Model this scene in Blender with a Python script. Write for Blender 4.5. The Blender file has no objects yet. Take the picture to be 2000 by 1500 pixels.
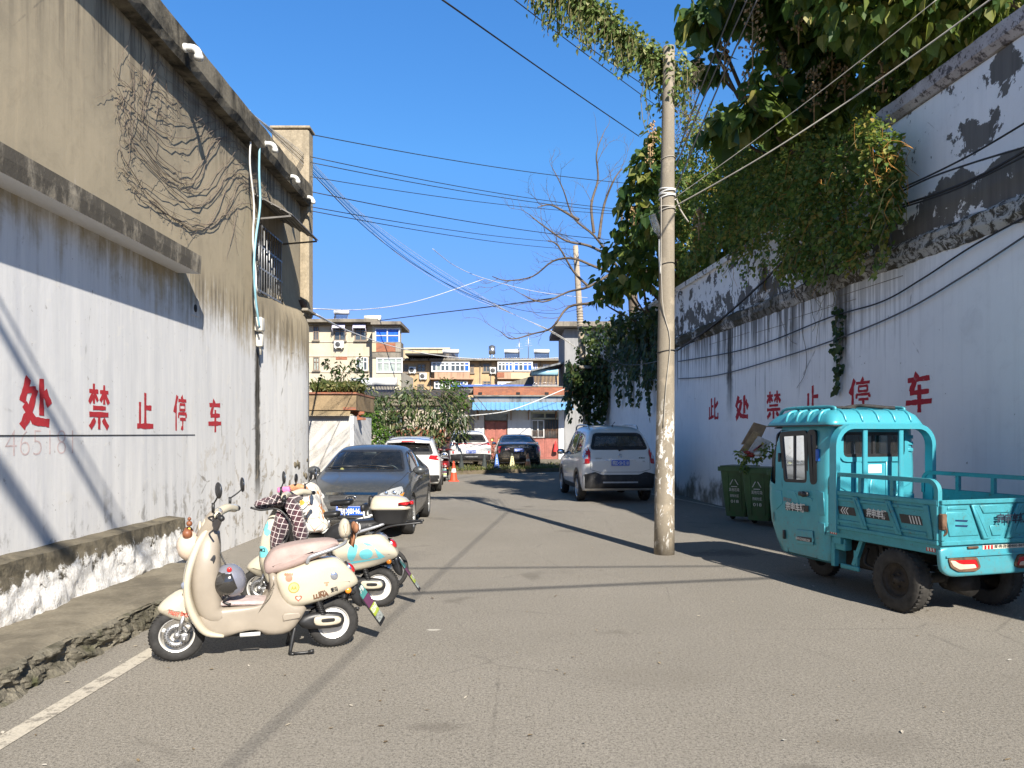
import bpy, bmesh, math, random
from mathutils import Vector, Matrix, Quaternion, geometry as mgeo
from mathutils.bvhtree import BVHTree
SC = bpy.context.scene
COL = SC.collection
R = math.radians
# ---------------------------------------------------------------- camera
CAM_H, HZN, FPX = 1.65, 847.0, 1500.0          # eye height, horizon row and focal length in photo pixels
cd = bpy.data.cameras.new('camera'); cam = bpy.data.objects.new('camera', cd); COL.objects.link(cam)
cam.location = (0, 0, CAM_H); cam.rotation_euler = (R(90), 0, 0)
cd.sensor_width = 36; cd.lens = 27.0; cd.shift_y = (HZN-750)/2000
cd.clip_start = 0.05; cd.clip_end = 3000
SC.camera = cam
# ---------------------------------------------------------------- light
SUN_EL = 35.0; SUN_DX, SUN_DY = -0.34, 0.94    # travel direction of the light on the ground
w = bpy.data.worlds.new('World'); SC.world = w; w.use_nodes = True
nt = w.node_tree; nt.nodes.clear()
out = nt.nodes.new('ShaderNodeOutputWorld'); bg = nt.nodes.new('ShaderNodeBackground')
sky = nt.nodes.new('ShaderNodeTexSky'); sky.sky_type = 'NISHITA'; sky.sun_disc = False
sky.sun_elevation = R(SUN_EL); sky.sun_rotation = math.atan2(-SUN_DX, -SUN_DY)
sky.altitude = 300; sky.air_density = 1.0; sky.dust_density = 0.15; sky.ozone_density = 2.2
bg.inputs[1].default_value = 0.10
hs = nt.nodes.new('ShaderNodeHueSaturation'); hs.inputs['Saturation'].default_value = 1.28; hs.inputs['Value'].default_value = 1.25
nt.links.new(sky.outputs[0], hs.inputs['Color']); gz = nt.nodes.new('ShaderNodeSeparateXYZ'); gt = nt.nodes.new('ShaderNodeTexCoord'); gr = nt.nodes.new('ShaderNodeValToRGB'); gm = nt.nodes.new('ShaderNodeMix'); gm.data_type = 'RGBA'; gm.blend_type = 'MULTIPLY'; gm.inputs[0].default_value = 1
nt.links.new(gt.outputs['Generated'], gz.inputs[0]); nt.links.new(gz.outputs[2], gr.inputs[0])   # clear autumn sky: less glare near the horizon, bright overhead
for _e, (_p, _c) in zip([gr.color_ramp.elements[0], gr.color_ramp.elements.new(.16), gr.color_ramp.elements.new(.34), gr.color_ramp.elements.new(.5), gr.color_ramp.elements[-1]], ((0, (.33, .34, .49)), (.16, (.41, .40, .60)), (.34, (.65, .73, .80)), (.5, (.74, .81, .91)), (.66, (.50, .45, .38)))):
    _e.position = _p; _e.color = _c+(1,)
nt.links.new(hs.outputs[0], gm.inputs[6]); nt.links.new(gr.outputs[0], gm.inputs[7]); nt.links.new(gm.outputs[2], bg.inputs[0]); nt.links.new(bg.outputs[0], out.inputs[0])
sl = bpy.data.lights.new('sun', 'SUN'); sl.energy = 5.0; sl.angle = R(0.5); sl.color = (1, 0.93, 0.82)
so = bpy.data.objects.new('sun', sl); COL.objects.link(so)
_n = math.hypot(SUN_DX, SUN_DY)
_d = Vector((SUN_DX/_n*math.cos(R(SUN_EL)), SUN_DY/_n*math.cos(R(SUN_EL)), -math.sin(R(SUN_EL))))
so.rotation_euler = _d.to_track_quat('-Z', 'Y').to_euler(); so.location = (5, -10, 20)
vs = SC.view_settings; vs.view_transform = 'Standard'; vs.look = 'None'; vs.gamma = 1.0; vs.exposure = 1.0
SC.cycles.max_bounces = 6; SC.cycles.transparent_max_bounces = 12
SC.cycles.caustics_reflective = False; SC.cycles.caustics_refractive = False
# ---------------------------------------------------------------- geometry of the place
def P(u, v, Y):                                 # photo pixel at a distance Y
    return Vector(((u-1000)/FPX*Y, Y, CAM_H-(v-HZN)/FPX*Y))
def GP(u, v, z=0.0):                            # photo pixel on ground of height z
    return P(u, v, (CAM_H-z)*FPX/(v-HZN))
RW0, RWS = 6.35, -0.09                          # boundary wall face: x = RW0 + RWS*y
def RWX(Y): return RW0+RWS*Y
def RW(u, v, off=0.0):
    Y = (RW0-off)/((u-1000)/FPX-RWS); return P(u, v, Y)
LWX0 = -4.05                                    # warehouse wall face
def LW(u, v, off=0.0):
    Y = (LWX0+off)/((u-1000)/FPX); return P(u, v, Y)
# ---------------------------------------------------------------- scene graph helpers
def thing(name, label, cat, loc=(0, 0, 0), rz=0.0, group=None):
    o = bpy.data.objects.new(name, None); COL.objects.link(o); o.empty_display_size = 0.1
    o.location = loc; o.rotation_euler = (0, 0, rz); o['label'] = label; o['category'] = cat
    if group: o['group'] = group
    return o
def tag(o, label=None, cat=None, group=None, kind=None):
    if label: o['label'] = label
    if cat: o['category'] = cat
    if group: o['group'] = group
    if kind: o['kind'] = kind
    return o
def copy_tree(o, parent=None):
    c = o.copy(); COL.objects.link(c); c.parent = parent
    for ch in list(o.children): copy_tree(ch, c)
    return c
def heading(fx, fy): return math.atan2(fy, fx)  # rotation that turns local +x to (fx, fy)
# ---------------------------------------------------------------- mesh builder
def inset_poly(poly, d):
    n = len(poly); out = []
    a = sum(poly[i][0]*poly[(i+1) % n][1]-poly[(i+1) % n][0]*poly[i][1] for i in range(n))
    s = 1 if a > 0 else -1
    for i in range(n):
        p0, p1, p2 = Vector(poly[i-1]), Vector(poly[i]), Vector(poly[(i+1) % n])
        e1, e2 = (p1-p0), (p2-p1)
        if e1.length < 1e-9 or e2.length < 1e-9: out.append(tuple(p1)); continue
        e1.normalize(); e2.normalize()
        n1 = Vector((-e1.y, e1.x))*s; n2 = Vector((-e2.y, e2.x))*s
        b = n1+n2
        if b.length < 1e-6: b = n1
        b.normalize(); k = d/max(0.5, b.dot(n1))
        out.append((p1.x+b.x*k, p1.y+b.y*k))
    return out
def smooth_poly(pts, n=4, closed=True):         # Catmull-Rom through the points
    pts = [Vector(p) for p in pts]; m = len(pts); out = []
    rng = range(m) if closed else range(m-1)
    for i in rng:
        if closed: p0, p1, p2, p3 = pts[i-1], pts[i], pts[(i+1) % m], pts[(i+2) % m]
        else: p0, p1, p2, p3 = pts[max(i-1, 0)], pts[i], pts[i+1], pts[min(i+2, m-1)]
        for k in range(n):
            t = k/n
            out.append(0.5*((2*p1)+(p2-p0)*t+(2*p0-5*p1+4*p2-p3)*t*t+(3*p1-p0-3*p2+p3)*t**3))
    if not closed: out.append(pts[-1])
    return [tuple(p) for p in out]
def round_poly(pts, r, n=3):                    # rounded corners
    m = len(pts); out = []
    for i in range(m):
        p0, p1, p2 = Vector(pts[i-1]), Vector(pts[i]), Vector(pts[(i+1) % m])
        a, b = p0-p1, p2-p1
        rr = min(r, a.length*.45, b.length*.45)
        a = p1+a.normalized()*rr; b = p1+b.normalized()*rr
        for k in range(n+1):
            t = k/n; out.append(tuple((1-t)**2*a+2*t*(1-t)*p1+t*t*b))
    return out
class MB:
    def __init__(s): s.v = []; s.f = []; s.mi = []; s.sm = []; s.mat = 0; s.T = Matrix.Identity(4); s.sx = 1
    def add(s, verts, faces, smooth=False, mat=None):
        b = len(s.v); T = s.T
        s.v += [tuple(T @ Vector(p)) for p in verts]
        for f in faces:
            s.f.append([b+i for i in f]); s.mi.append(s.mat if mat is None else mat); s.sm.append(smooth)
        return s
    def at(s, loc=(0, 0, 0), rz=0, ry=0, rx=0, sc=1):
        s.T = Matrix.Translation(loc) @ Matrix.Rotation(rz, 4, 'Z') @ Matrix.Rotation(ry, 4, 'Y') @ Matrix.Rotation(rx, 4, 'X') @ Matrix.Scale(sc, 4); return s
    def box(s, c, d, bev=0.0, rz=0.0, R3=None, seg=2, mat=None):
        hx, hy, hz = d[0]/2, d[1]/2, d[2]/2
        M = Matrix.Translation(c) @ (R3.to_4x4() if R3 else Matrix.Rotation(rz, 4, 'Z'))
        if bev <= 0:
            vs_ = [M @ Vector((x*hx, y*hy, z*hz)) for z in (-1, 1) for y in (-1, 1) for x in (-1, 1)]
            return s.add(vs_, [(0, 2, 3, 1), (4, 5, 7, 6), (0, 1, 5, 4), (2, 6, 7, 3), (0, 4, 6, 2), (1, 3, 7, 5)], False, mat)
        bm = bmesh.new(); bmesh.ops.create_cube(bm, size=1)
        for v in bm.verts: v.co = (v.co.x*d[0], v.co.y*d[1], v.co.z*d[2])
        bmesh.ops.bevel(bm, geom=bm.edges[:], offset=min(bev, min(d)*.49), segments=seg, affect='EDGES', profile=.5)
        bm.verts.index_update()
        s.add([M @ v.co for v in bm.verts], [[v.index for v in f.verts] for f in bm.faces], seg > 1, mat); bm.free(); return s
    def bar(s, a, b, w, h=None, bev=0, up=(0, 0, 1), mat=None):   # square bar from a to b
        a, b = Vector(a), Vector(b); d = b-a; L = d.length
        if L < 1e-6: return s
        x = d/L; u = Vector(up); y = u.cross(x)
        if y.length < 1e-4: y = Vector((0, 1, 0)).cross(x)
        y.normalize(); z = x.cross(y)
        return s.box((a+b)/2, (L, w, h or w), bev, R3=Matrix((x, y, z)).transposed(), seg=1 if bev else 2, mat=mat)
    def tube(s, pts, r, n=8, cap=True, smooth=True, mat=None, closed=False):
        pts = [Vector(p) for p in pts]; m = len(pts)
        rs = r if isinstance(r, (list, tuple)) else [r]*m
        rings = []; ref = None
        for i in range(m):
            t = (pts[(i+1) % m]-pts[i-1]) if closed else (pts[min(i+1, m-1)]-pts[max(i-1, 0)])
            if t.length < 1e-9: t = Vector((0, 0, 1))
            t.normalize()
            if ref is None: ref = Vector((0, 0, 1)) if abs(t.z) < .9 else Vector((1, 0, 0))
            a = ref-t*ref.dot(t)
            if a.length < 1e-5: a = t.orthogonal()
            a.normalize(); ref = a; b = t.cross(a)
            rings.append([pts[i]+(a*math.cos(2*math.pi*k/n)+b*math.sin(2*math.pi*k/n))*rs[i] for k in range(n)])
        return s.loft(rings, cap and not closed, smooth, mat, closed)
    def loft(s, rings, cap=True, smooth=True, mat=None, loop=False, closed_ring=True):
        n = len(rings[0]); vs_ = [p for r_ in rings for p in r_]; fs = []
        m = len(rings)
        for i in range(m if loop else m-1):
            j = (i+1) % m
            for k in range(n if closed_ring else n-1):
                l = (k+1) % n; fs.append((i*n+k, i*n+l, j*n+l, j*n+k))
        if cap and closed_ring:
            fs.append(list(range(n))[::-1]); fs.append([(m-1)*n+k for k in range(n)])
        return s.add(vs_, fs, smooth, mat)
    def lathe(s, prof, n=24, M=None, smooth=True, mat=None, cap=False):
        M = M or Matrix.Identity(4)
        rings = [[M @ Vector((r_*math.cos(2*math.pi*k/n), r_*math.sin(2*math.pi*k/n), z)) for k in range(n)] for r_, z in prof]
        return s.loft(rings, cap, smooth, mat)
    def prism(s, poly, y0, y1, ax='y', smooth=False, mat=None):   # poly in (x,z) for ax y, (x,y) for ax z, (y,z) for ax x
        def to(p, h): return (p[0], h, p[1]) if ax == 'y' else (p[0], p[1], h) if ax == 'z' else (h, p[0], p[1])
        n = len(poly)
        a = [to(p, y0) for p in poly]; b = [to(p, y1) for p in poly]
        fs = [(i, (i+1) % n, n+(i+1) % n, n+i) for i in range(n)]
        s.add(a+b, fs, smooth, mat)
        return s.add(a+b, [list(range(n))[::-1], [n+i for i in range(n)]], False, mat)
    def pad(s, poly, y0, y1, r, ax='y', seg=4, mat=None, bulge=0.0):   # prism with rounded rims
        def to(p, h): return (p[0], h, p[1]) if ax == 'y' else (p[0], p[1], h) if ax == 'z' else (h, p[0], p[1])
        r = min(r, abs(y1-y0)/2); sg = 1 if y1 > y0 else -1; flat = [list(poly)]; n = len(poly)
        for k in range(1, seg+1):
            q = inset_poly(flat[-1], r*(math.cos(math.pi/2*(k-1)/seg)-math.cos(math.pi/2*k/seg)))
            if n > 14:
                for _ in range(2): q = [((q[i-1][0]+2*q[i][0]+q[(i+1) % n][0])/4, (q[i-1][1]+2*q[i][1]+q[(i+1) % n][1])/4) for i in range(n)]
            flat.append(q)
        dp = [r*(1-math.sin(math.pi/2*k/seg)) for k in range(seg+1)]
        lo = [[to(p, y0+sg*dp[k]) for p in flat[k]] for k in range(seg+1)]; hi = [[to(p, y1-sg*dp[k]) for p in flat[k]] for k in range(seg+1)]
        allr = lo[::-1]+hi
        s.loft(allr, False, True, mat)
        def capface(ring, flip):
            c = sum((Vector(p) for p in ring), Vector())/n
            ins = [Vector(p)*.55+c*.45 for p in ring]
            if bulge:
                off = Vector(to((0, 0), 1)) * bulge * (-sg if flip else sg)
                ins = [p+off for p in ins]; c = c+off*1.25
            fs = [(i, (i+1) % n, n+(i+1) % n, n+i) for i in range(n)]+[(n+i, n+(i+1) % n, 2*n) for i in range(n)]
            s.add(list(ring)+ins+[c], fs, True, mat)
        capface(allr[0], True); capface(allr[-1], False); return s
    def quad(s, a, b, c, d, mat=None): return s.add([a, b, c, d], [(0, 1, 2, 3)], False, mat)
    def poly(s, pts, mat=None): return s.add(pts, [list(range(len(pts)))], False, mat)
    def sphere(s, c, r, nu=16, nv=10, sc=(1, 1, 1), mat=None, M=None, z0=-1.0, z1=1.0):
        rings = []
        M = M or Matrix.Identity(3)
        a0, a1 = math.asin(max(-.9995, z0)), math.asin(min(.9995, z1))
        for i in range(nv+1):
            a = a0+(a1-a0)*i/nv
            rings.append([Vector(c)+M @ Vector((r*sc[0]*math.cos(a)*math.cos(2*math.pi*k/nu), r*sc[1]*math.cos(a)*math.sin(2*math.pi*k/nu), r*sc[2]*math.sin(a))) for k in range(nu)])
        return s.loft(rings, True, True, mat)
    def sweep(s, path, n=20, e=2.5, cap=True, mat=None):   # path of (x, z, half_width_y, half_thickness); superellipse sections in the plane normal to the path
        rings = []; m = len(path)
        for i in range(m):
            a, b = path[max(i-1, 0)], path[min(i+1, m-1)]
            t = Vector((b[0]-a[0], 0, b[1]-a[1])).normalized(); nn = Vector((-t.z, 0, t.x))
            x, z, hy, hn = path[i]; ring = []
            for k in range(n):
                q = 2*math.pi*k/n; c, sn = math.cos(q), math.sin(q)
                cy = math.copysign(abs(c)**(2/e), c)*hy; cn = math.copysign(abs(sn)**(2/e), sn)*hn
                ring.append(Vector((x, 0, z))+Vector((0, cy, 0))+nn*cn)
            rings.append(ring)
        return s.loft(rings, cap, True, mat)
    def build(s, name, mats, parent=None, label=None, auto=None, fixn=True):
        me = bpy.data.meshes.new(name); me.from_pydata(s.v, [], s.f)
        for m in (mats if isinstance(mats, (list, tuple)) else [mats]): me.materials.append(m)
        me.polygons.foreach_set('material_index', s.mi); me.polygons.foreach_set('use_smooth', s.sm)
        if fixn and len(s.f) < 60000:
            bm = bmesh.new(); bm.from_mesh(me)
            bmesh.ops.remove_doubles(bm, verts=bm.verts, dist=1e-5)
            bmesh.ops.recalc_face_normals(bm, faces=bm.faces); bm.to_mesh(me); bm.free()
        me.update()
        if auto is not None: me.set_sharp_from_angle(angle=R(auto))
        o = bpy.data.objects.new(name, me); COL.objects.link(o); o.parent = parent
        if label: o['label'] = label
        return o
def sweep3(path, n): return smooth_poly(path, n, False)
def text_geo(txt, size, bold=0.0, align='CENTER'):   # flat glyph triangles in the xy plane
    cu = bpy.data.curves.new('glyphs', 'FONT'); cu.body = txt; cu.size = size; cu.offset = bold; cu.align_x = align; cu.resolution_u = 3
    ob = bpy.data.objects.new('glyphs', cu); COL.objects.link(ob)
    dg = bpy.context.evaluated_depsgraph_get(); dg.update()
    me = bpy.data.meshes.new_from_object(ob.evaluated_get(dg))
    vs_ = [tuple(v.co) for v in me.vertices]; fs = [list(p.vertices) for p in me.polygons]
    bpy.data.objects.remove(ob); bpy.data.curves.remove(cu); bpy.data.meshes.remove(me)
    return vs_, fs
def add_text(mb, txt, size, M, bold=0.0, align='CENTER', width=None, mat=None):
    vs_, fs = text_geo(txt, size, bold, align)
    if not vs_: return mb
    k = 1.0
    if width:
        xs = [v[0] for v in vs_]; k = width/max(1e-6, max(xs)-min(xs))
    return mb.add([M @ Vector((v[0]*k, v[1], 0)) for v in vs_], fs, False, mat)
def frame(o, x, y):                             # matrix whose local x,y axes run along the given vectors
    x = Vector(x).normalized(); z = x.cross(Vector(y)).normalized(); y = z.cross(x)
    M = Matrix((x, y, z)).transposed().to_4x4(); M.translation = Vector(o); return M
# ================================================================ materials
class NT:
    def __init__(s, name):
        s.m = bpy.data.materials.new(name); s.m.use_nodes = True; s.t = s.m.node_tree; s.t.nodes.clear()
        s.out = s.n('ShaderNodeOutputMaterial'); s.b = s.n('ShaderNodeBsdfPrincipled')
        s.t.links.new(s.b.outputs[0], s.out.inputs[0])
    def n(s, k, **kw):
        x = s.t.nodes.new(k)
        for a, b in kw.items(): setattr(x, a, b)
        return x
    def L(s, a, b):
        if isinstance(a, (int, float)): b.default_value = a
        elif isinstance(a, (tuple, list)): b.default_value = tuple(a)+((1,) if len(a) == 3 and len(b.default_value) == 4 else ())
        else: s.t.links.new(a, b)
    def pos(s): return s.n('ShaderNodeNewGeometry').outputs['Position']
    def obj(s): return s.n('ShaderNodeTexCoord').outputs['Object']
    def rnd(s): return s.n('ShaderNodeNewGeometry').outputs['Random Per Island']
    def xyz(s, v): x = s.n('ShaderNodeSeparateXYZ'); s.L(v, x.inputs[0]); return x.outputs
    def comb(s, x, y, z):
        c = s.n('ShaderNodeCombineXYZ')
        for a, i in zip((x, y, z), c.inputs): s.L(a, i)
        return c.outputs[0]
    def scl(s, v, k): x = s.n('ShaderNodeVectorMath', operation='MULTIPLY'); s.L(v, x.inputs[0]); s.L(k, x.inputs[1]); return x.outputs[0]
    def noise(s, v, sc, det=4, rough=.55, dist=0.0):
        x = s.n('ShaderNodeTexNoise'); s.L(v, x.inputs['Vector']); x.inputs['Scale'].default_value = sc; x.inputs['Detail'].default_value = det
        x.inputs['Roughness'].default_value = rough; x.inputs['Distortion'].default_value = dist; return x.outputs[0]
    def voro(s, v, sc, feat='F1', out='Distance'):
        x = s.n('ShaderNodeTexVoronoi', feature=feat); s.L(v, x.inputs['Vector']); x.inputs['Scale'].default_value = sc; return x.outputs[out]
    def math(s, op, a, b=0.0, c=0.0, clamp=False):
        x = s.n('ShaderNodeMath', operation=op, use_clamp=clamp); s.L(a, x.inputs[0]); s.L(b, x.inputs[1]); s.L(c, x.inputs[2]); return x.outputs[0]
    def rng(s, v, a, b, c=0.0, d=1.0):
        x = s.n('ShaderNodeMapRange'); s.L(v, x.inputs[0]); s.L(a, x.inputs[1]); s.L(b, x.inputs[2]); s.L(c, x.inputs[3]); s.L(d, x.inputs[4]); return x.outputs[0]
    def step(s, v, a, b):
        x = s.n('ShaderNodeMapRange', interpolation_type='SMOOTHSTEP'); s.L(v, x.inputs[0]); s.L(a, x.inputs[1]); s.L(b, x.inputs[2]); return x.outputs[0]
    def mix(s, f, a, b):
        x = s.n('ShaderNodeMix', data_type='RGBA'); s.L(f, x.inputs[0]); s.L(a, x.inputs[6]); s.L(b, x.inputs[7]); return x.outputs[2]
    def ramp(s, f, stops):
        x = s.n('ShaderNodeValToRGB'); s.L(f, x.inputs[0]); e = x.color_ramp.elements
        while len(e) < len(stops): e.new(.5)
        for i, (p, c) in enumerate(stops): e[i].position = p; e[i].color = tuple(c)+(1,)
        return x.outputs[0]
    def bump(s, h, k=.3, d=.02, nrm=None):
        x = s.n('ShaderNodeBump'); s.L(h, x.inputs['Height']); x.inputs['Strength'].default_value = k; x.inputs['Distance'].default_value = d
        if nrm is not None: s.t.links.new(nrm, x.inputs['Normal'])
        return x.outputs[0]
    def set(s, col=None, rough=None, metal=None, nrm=None, **kw):
        I = s.b.inputs
        if col is not None: s.L(col, I['Base Color'])
        if rough is not None: s.L(rough, I['Roughness'])
        if metal is not None: s.L(metal, I['Metallic'])
        if nrm is not None: s.t.links.new(nrm, I['Normal'])
        for k, v in kw.items(): s.L(v, I[k.replace('_', ' ')])
        return s.m
def vary(c, k): return tuple(min(1, x*k) for x in c)
def plain(name, c, rough=.5, metal=0.0, var=.18, sc=6.0, bump=0.0, bsc=60.0, **kw):   # one colour broken up by soft noise
    t = NT(name); o = t.obj(); n = t.noise(o, sc, 5, .6)
    t.set(t.mix(t.rng(n, .3, .7), vary(c, 1-var), vary(c, 1+var)), t.rng(t.noise(o, sc*2.3, 3), .2, .8, max(.02, rough-.1), min(1, rough+.1)), metal, **kw)
    if bump: t.set(nrm=t.bump(t.noise(o, bsc, 4), bump, .01))
    return t.m
def paint(name, c, flake=0.0, dust=.12, dustc=(.30, .26, .20), coat=.6, rough=.28, metal=0.0):   # car paint with road dust low down
    t = NT(name); o = t.obj(); z = t.xyz(o)[2]
    n = t.noise(o, 7, 5, .65); n2 = t.noise(o, 40, 3)
    low = t.math('MULTIPLY', t.rng(z, 0.75, 0.2), t.rng(n, .3, .75))
    f = t.math('ADD', t.math('MULTIPLY', low, .55), t.math('MULTIPLY', t.rng(n2, .45, .8), dust), clamp=True)
    t.set(t.mix(f, c, dustc), t.rng(f, 0, .6, rough, .75), metal, Coat_Weight=coat, Coat_Roughness=.06)
    return t.m
def leafmat(name, stops, trans=.35, rough=.5):
    t = NT(name); c = t.ramp(t.rnd(), stops)
    n = t.noise(t.obj(), 9, 3); c = t.mix(t.rng(n, .35, .7, 0, .45), c, vary(stops[0][1], .7))
    t.set(c, rough, 0.0, Specular_IOR_Level=.35)
    tr = t.n('ShaderNodeBsdfTranslucent'); t.L(t.mix(.5, c, (.25, .32, .04)), tr.inputs[0])
    mx = t.n('ShaderNodeMixShader'); mx.inputs[0].default_value = trans
    t.t.links.new(t.b.outputs[0], mx.inputs[1]); t.t.links.new(tr.outputs[0], mx.inputs[2]); t.t.links.new(mx.outputs[0], t.out.inputs[0])
    return t.m
def glassmat(name, tint=(.5, .58, .58), op=0.0, dirt=.0):
    t = NT(name); t.t.nodes.remove(t.b)
    tr = t.n('ShaderNodeBsdfTransparent'); tr.inputs[0].default_value = tint+(1,)
    gl = t.n('ShaderNodeBsdfGlossy'); gl.inputs['Roughness'].default_value = .03; gl.inputs[0].default_value = (.9, .95, 1, 1)
    fr = t.n('ShaderNodeFresnel'); fr.inputs[0].default_value = 1.5
    mx = t.n('ShaderNodeMixShader'); t.L(t.math('MULTIPLY', fr.outputs[0], 1.6, clamp=True), mx.inputs[0])
    t.t.links.new(tr.outputs[0], mx.inputs[1]); t.t.links.new(gl.outputs[0], mx.inputs[2])
    last = mx.outputs[0]
    if dirt:
        df = t.n('ShaderNodeBsdfDiffuse'); df.inputs[0].default_value = (.45, .43, .4, 1)
        m2 = t.n('ShaderNodeMixShader'); t.L(t.rng(t.noise(t.obj(), 5, 6, .7), .35, .8, dirt*.3, dirt*1.5), m2.inputs[0])
        t.t.links.new(last, m2.inputs[1]); t.t.links.new(df.outputs[0], m2.inputs[2]); last = m2.outputs[0]
    t.t.links.new(last, t.out.inputs[0]); return t.m
def asphalt():
    t = NT('asphalt'); p = t.pos(); big = t.noise(p, .35, 5, .6); mid = t.noise(p, 2.2, 6, .65, .4); fine = t.noise(p, 120, 3, .75); grit = t.voro(p, 170); coarse = t.noise(p, 14, 5, .7)
    c = t.mix(t.rng(big, .3, .7), (.232, .212, .181), (.284, .26, .224))
    c = t.mix(t.rng(mid, .5, .8, 0, .4), c, (.20, .182, .155))
    c = t.mix(t.rng(coarse, .45, .7, 0, .35), c, (.19, .172, .145)); c = t.mix(t.math('MULTIPLY', t.step(fine, .50, .60), .8), c, (.085, .078, .066)); c = t.mix(t.rng(grit, .0, .22, .5, 0), c, (.48, .45, .39))
    g2 = t.noise(p, 52, 3, .75); c = t.mix(t.math('MULTIPLY', t.step(g2, .535, .60), .62), c, (.075, .069, .06)); c = t.mix(t.math('MULTIPLY', t.step(g2, .42, .36), .35), c, (.42, .39, .34))
    blot = t.noise(p, .9, 3, .5, .6); c = t.mix(t.math('MULTIPLY', t.step(blot, .64, .70), .55), c, (.12, .108, .092)); wv = t.noise(t.scl(p, (1.6, .22, 1)), 1.0, 4, .6); c = t.mix(t.rng(wv, .5, .75, 0, .35), c, (.20, .185, .16))
    crk = t.voro(t.scl(p, (1, 1, 0)), .55, 'DISTANCE_TO_EDGE'); wob = t.noise(p, 6, 4)
    cm = t.math('MULTIPLY', t.step(t.math('ADD', crk, t.math('MULTIPLY', wob, .03)), .024, .013), t.step(big, .46, .56)); c = t.mix(t.math('MULTIPLY', cm, .34), c, (.06, .055, .05))
    xy = t.xyz(p); jag = t.math('ADD', t.math('MULTIPLY', t.math('SUBTRACT', mid, .5), 2.2), t.math('MULTIPLY', t.math('SUBTRACT', coarse, .5), 1.6))
    for bx, by, rx, ry, col, k in ((-.43, 4.32, .20, .10, (.10, .088, .075), .5), (-.66, 6.46, .07, .03, (.55, .52, .46), .7), (3.0, 10.6, .55, .35, (.06, .055, .05), .55), (.9, 5.2, .6, .3, (.15, .135, .112), .25), (1.9, 4.1, .35, .2, (.14, .125, .105), .3), (-1.6, 10.4, .6, .6, (.12, .11, .10), .35)):
        dd = t.math('ADD', t.math('POWER', t.math('DIVIDE', t.math('SUBTRACT', xy[0], bx), rx), 2), t.math('POWER', t.math('DIVIDE', t.math('SUBTRACT', xy[1], by), ry), 2))
        c = t.mix(t.math('MULTIPLY', t.step(t.math('ADD', dd, t.math('MULTIPLY', jag, 1.6)), 1.1, .1), k), c, col)
    h = t.math('ADD', t.math('MULTIPLY', fine, .6), grit)
    return t.set(c, .93, 0, t.bump(h, .35, .004), Specular_IOR_Level=.25)
def concrete(name, c=(.30, .27, .22), dark=(.06, .055, .045), amt=.5, sc=1.0, vert=True, bump=.35, moss=0.0):
    t = NT(name); p = t.pos()
    n = t.noise(p, 1.6*sc, 7, .65, .3); f = t.noise(p, 28*sc, 4, .7); v = t.noise(t.scl(p, (5*sc, 5*sc, .45*sc) if vert else (1, 1, 1)), 1.2, 5, .6)
    col = t.mix(t.rng(f, .35, .7), vary(c, .82), vary(c, 1.15))
    col = t.mix(t.math('MULTIPLY', t.step(n, .42, .68), amt), col, dark); col = t.mix(t.math('MULTIPLY', t.step(v, .5, .75), amt*.9), col, dark)
    if moss:
        g = t.noise(p, 3.5*sc, 5); col = t.mix(t.math('MULTIPLY', t.step(g, .52, .7), moss), col, (.07, .085, .02))
    return t.set(col, .95, 0, t.bump(t.math('ADD', f, t.math('MULTIPLY', n, 1.5)), bump, .02), Specular_IOR_Level=.2)
def brickmat(name, c1=(.38, .13, .06), c2=(.26, .09, .05), mortar=(.22, .19, .16), sc=4.0, ax='x', dirt=.4):
    t = NT(name); p = t.pos(); x = t.xyz(p); v = t.comb(x[0] if ax == 'x' else x[1], x[2], 0)
    b = t.n('ShaderNodeTexBrick'); t.L(v, b.inputs[0]); b.inputs['Scale'].default_value = sc; t.L(c1, b.inputs['Color1']); t.L(c2, b.inputs['Color2']); t.L(mortar, b.inputs['Mortar'])
    b.inputs['Mortar Size'].default_value = .018; b.inputs['Row Height'].default_value = .27; b.inputs['Brick Width'].default_value = .95
    n = t.noise(p, 2.5, 6, .7); c = t.mix(t.rng(n, .45, .75, 0, dirt), b.outputs[0], (.07, .055, .045))
    return t.set(c, .93, 0, t.bump(t.math('SUBTRACT', 1, b.outputs['Fac']), .5, .02))
M = {}
M['asphalt'] = asphalt()
M['concrete'] = concrete('worn_concrete'); M['concrete_dark'] = concrete('blackened_concrete', (.20, .175, .13), (.018, .016, .013), .95)
M['pole'] = concrete('pole_concrete', (.40, .34, .26), (.16, .13, .10), .3, 1.2, True, .3)
M['sidewalk'] = concrete('sidewalk_concrete', (.21, .185, .14), (.075, .065, .05), .65, 1.2, False, .5)
M['kerbstone'] = concrete('mossy_kerb_stone', (.20, .18, .14), (.05, .047, .03), .75, 1.4, True, .9, .55)
M['brick'] = brickmat('red_brick'); M['rubber'] = plain('tyre_rubber', (.022, .021, .02), .8, 0, .5, 14, .4, 50)
M['blackplastic'] = plain('black_plastic', (.018, .018, .019), .42, 0, .4, 9); M['blackmatte'] = plain('matte_black', (.012, .012, .012), .8)
M['darkgrey'] = plain('dark_grey_plastic', (.05, .05, .052), .6, 0, .3); M['steel'] = plain('steel', (.5, .5, .5), .35, .9, .2)
M['chrome'] = plain('chrome', (.75, .75, .76), .12, 1.0, .05); M['alloy'] = plain('alloy_rim', (.48, .48, .47), .35, .7, .15, 12)
M['white'] = plain('white_plastic', (.64, .64, .61), .5, 0, .08); M['offwhite'] = plain('off_white', (.62, .59, .52), .6, 0, .12)
M['rust'] = plain('rusty_iron', (.13, .075, .045), .85, .2, .5, 12, .3); M['wire_black'] = plain('black_cable', (.016, .016, .017), .6)
M['wire_white'] = plain('white_cable', (.62, .61, .58), .55); M['wire_grey'] = plain('grey_rope', (.36, .33, .28), .8)
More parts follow.
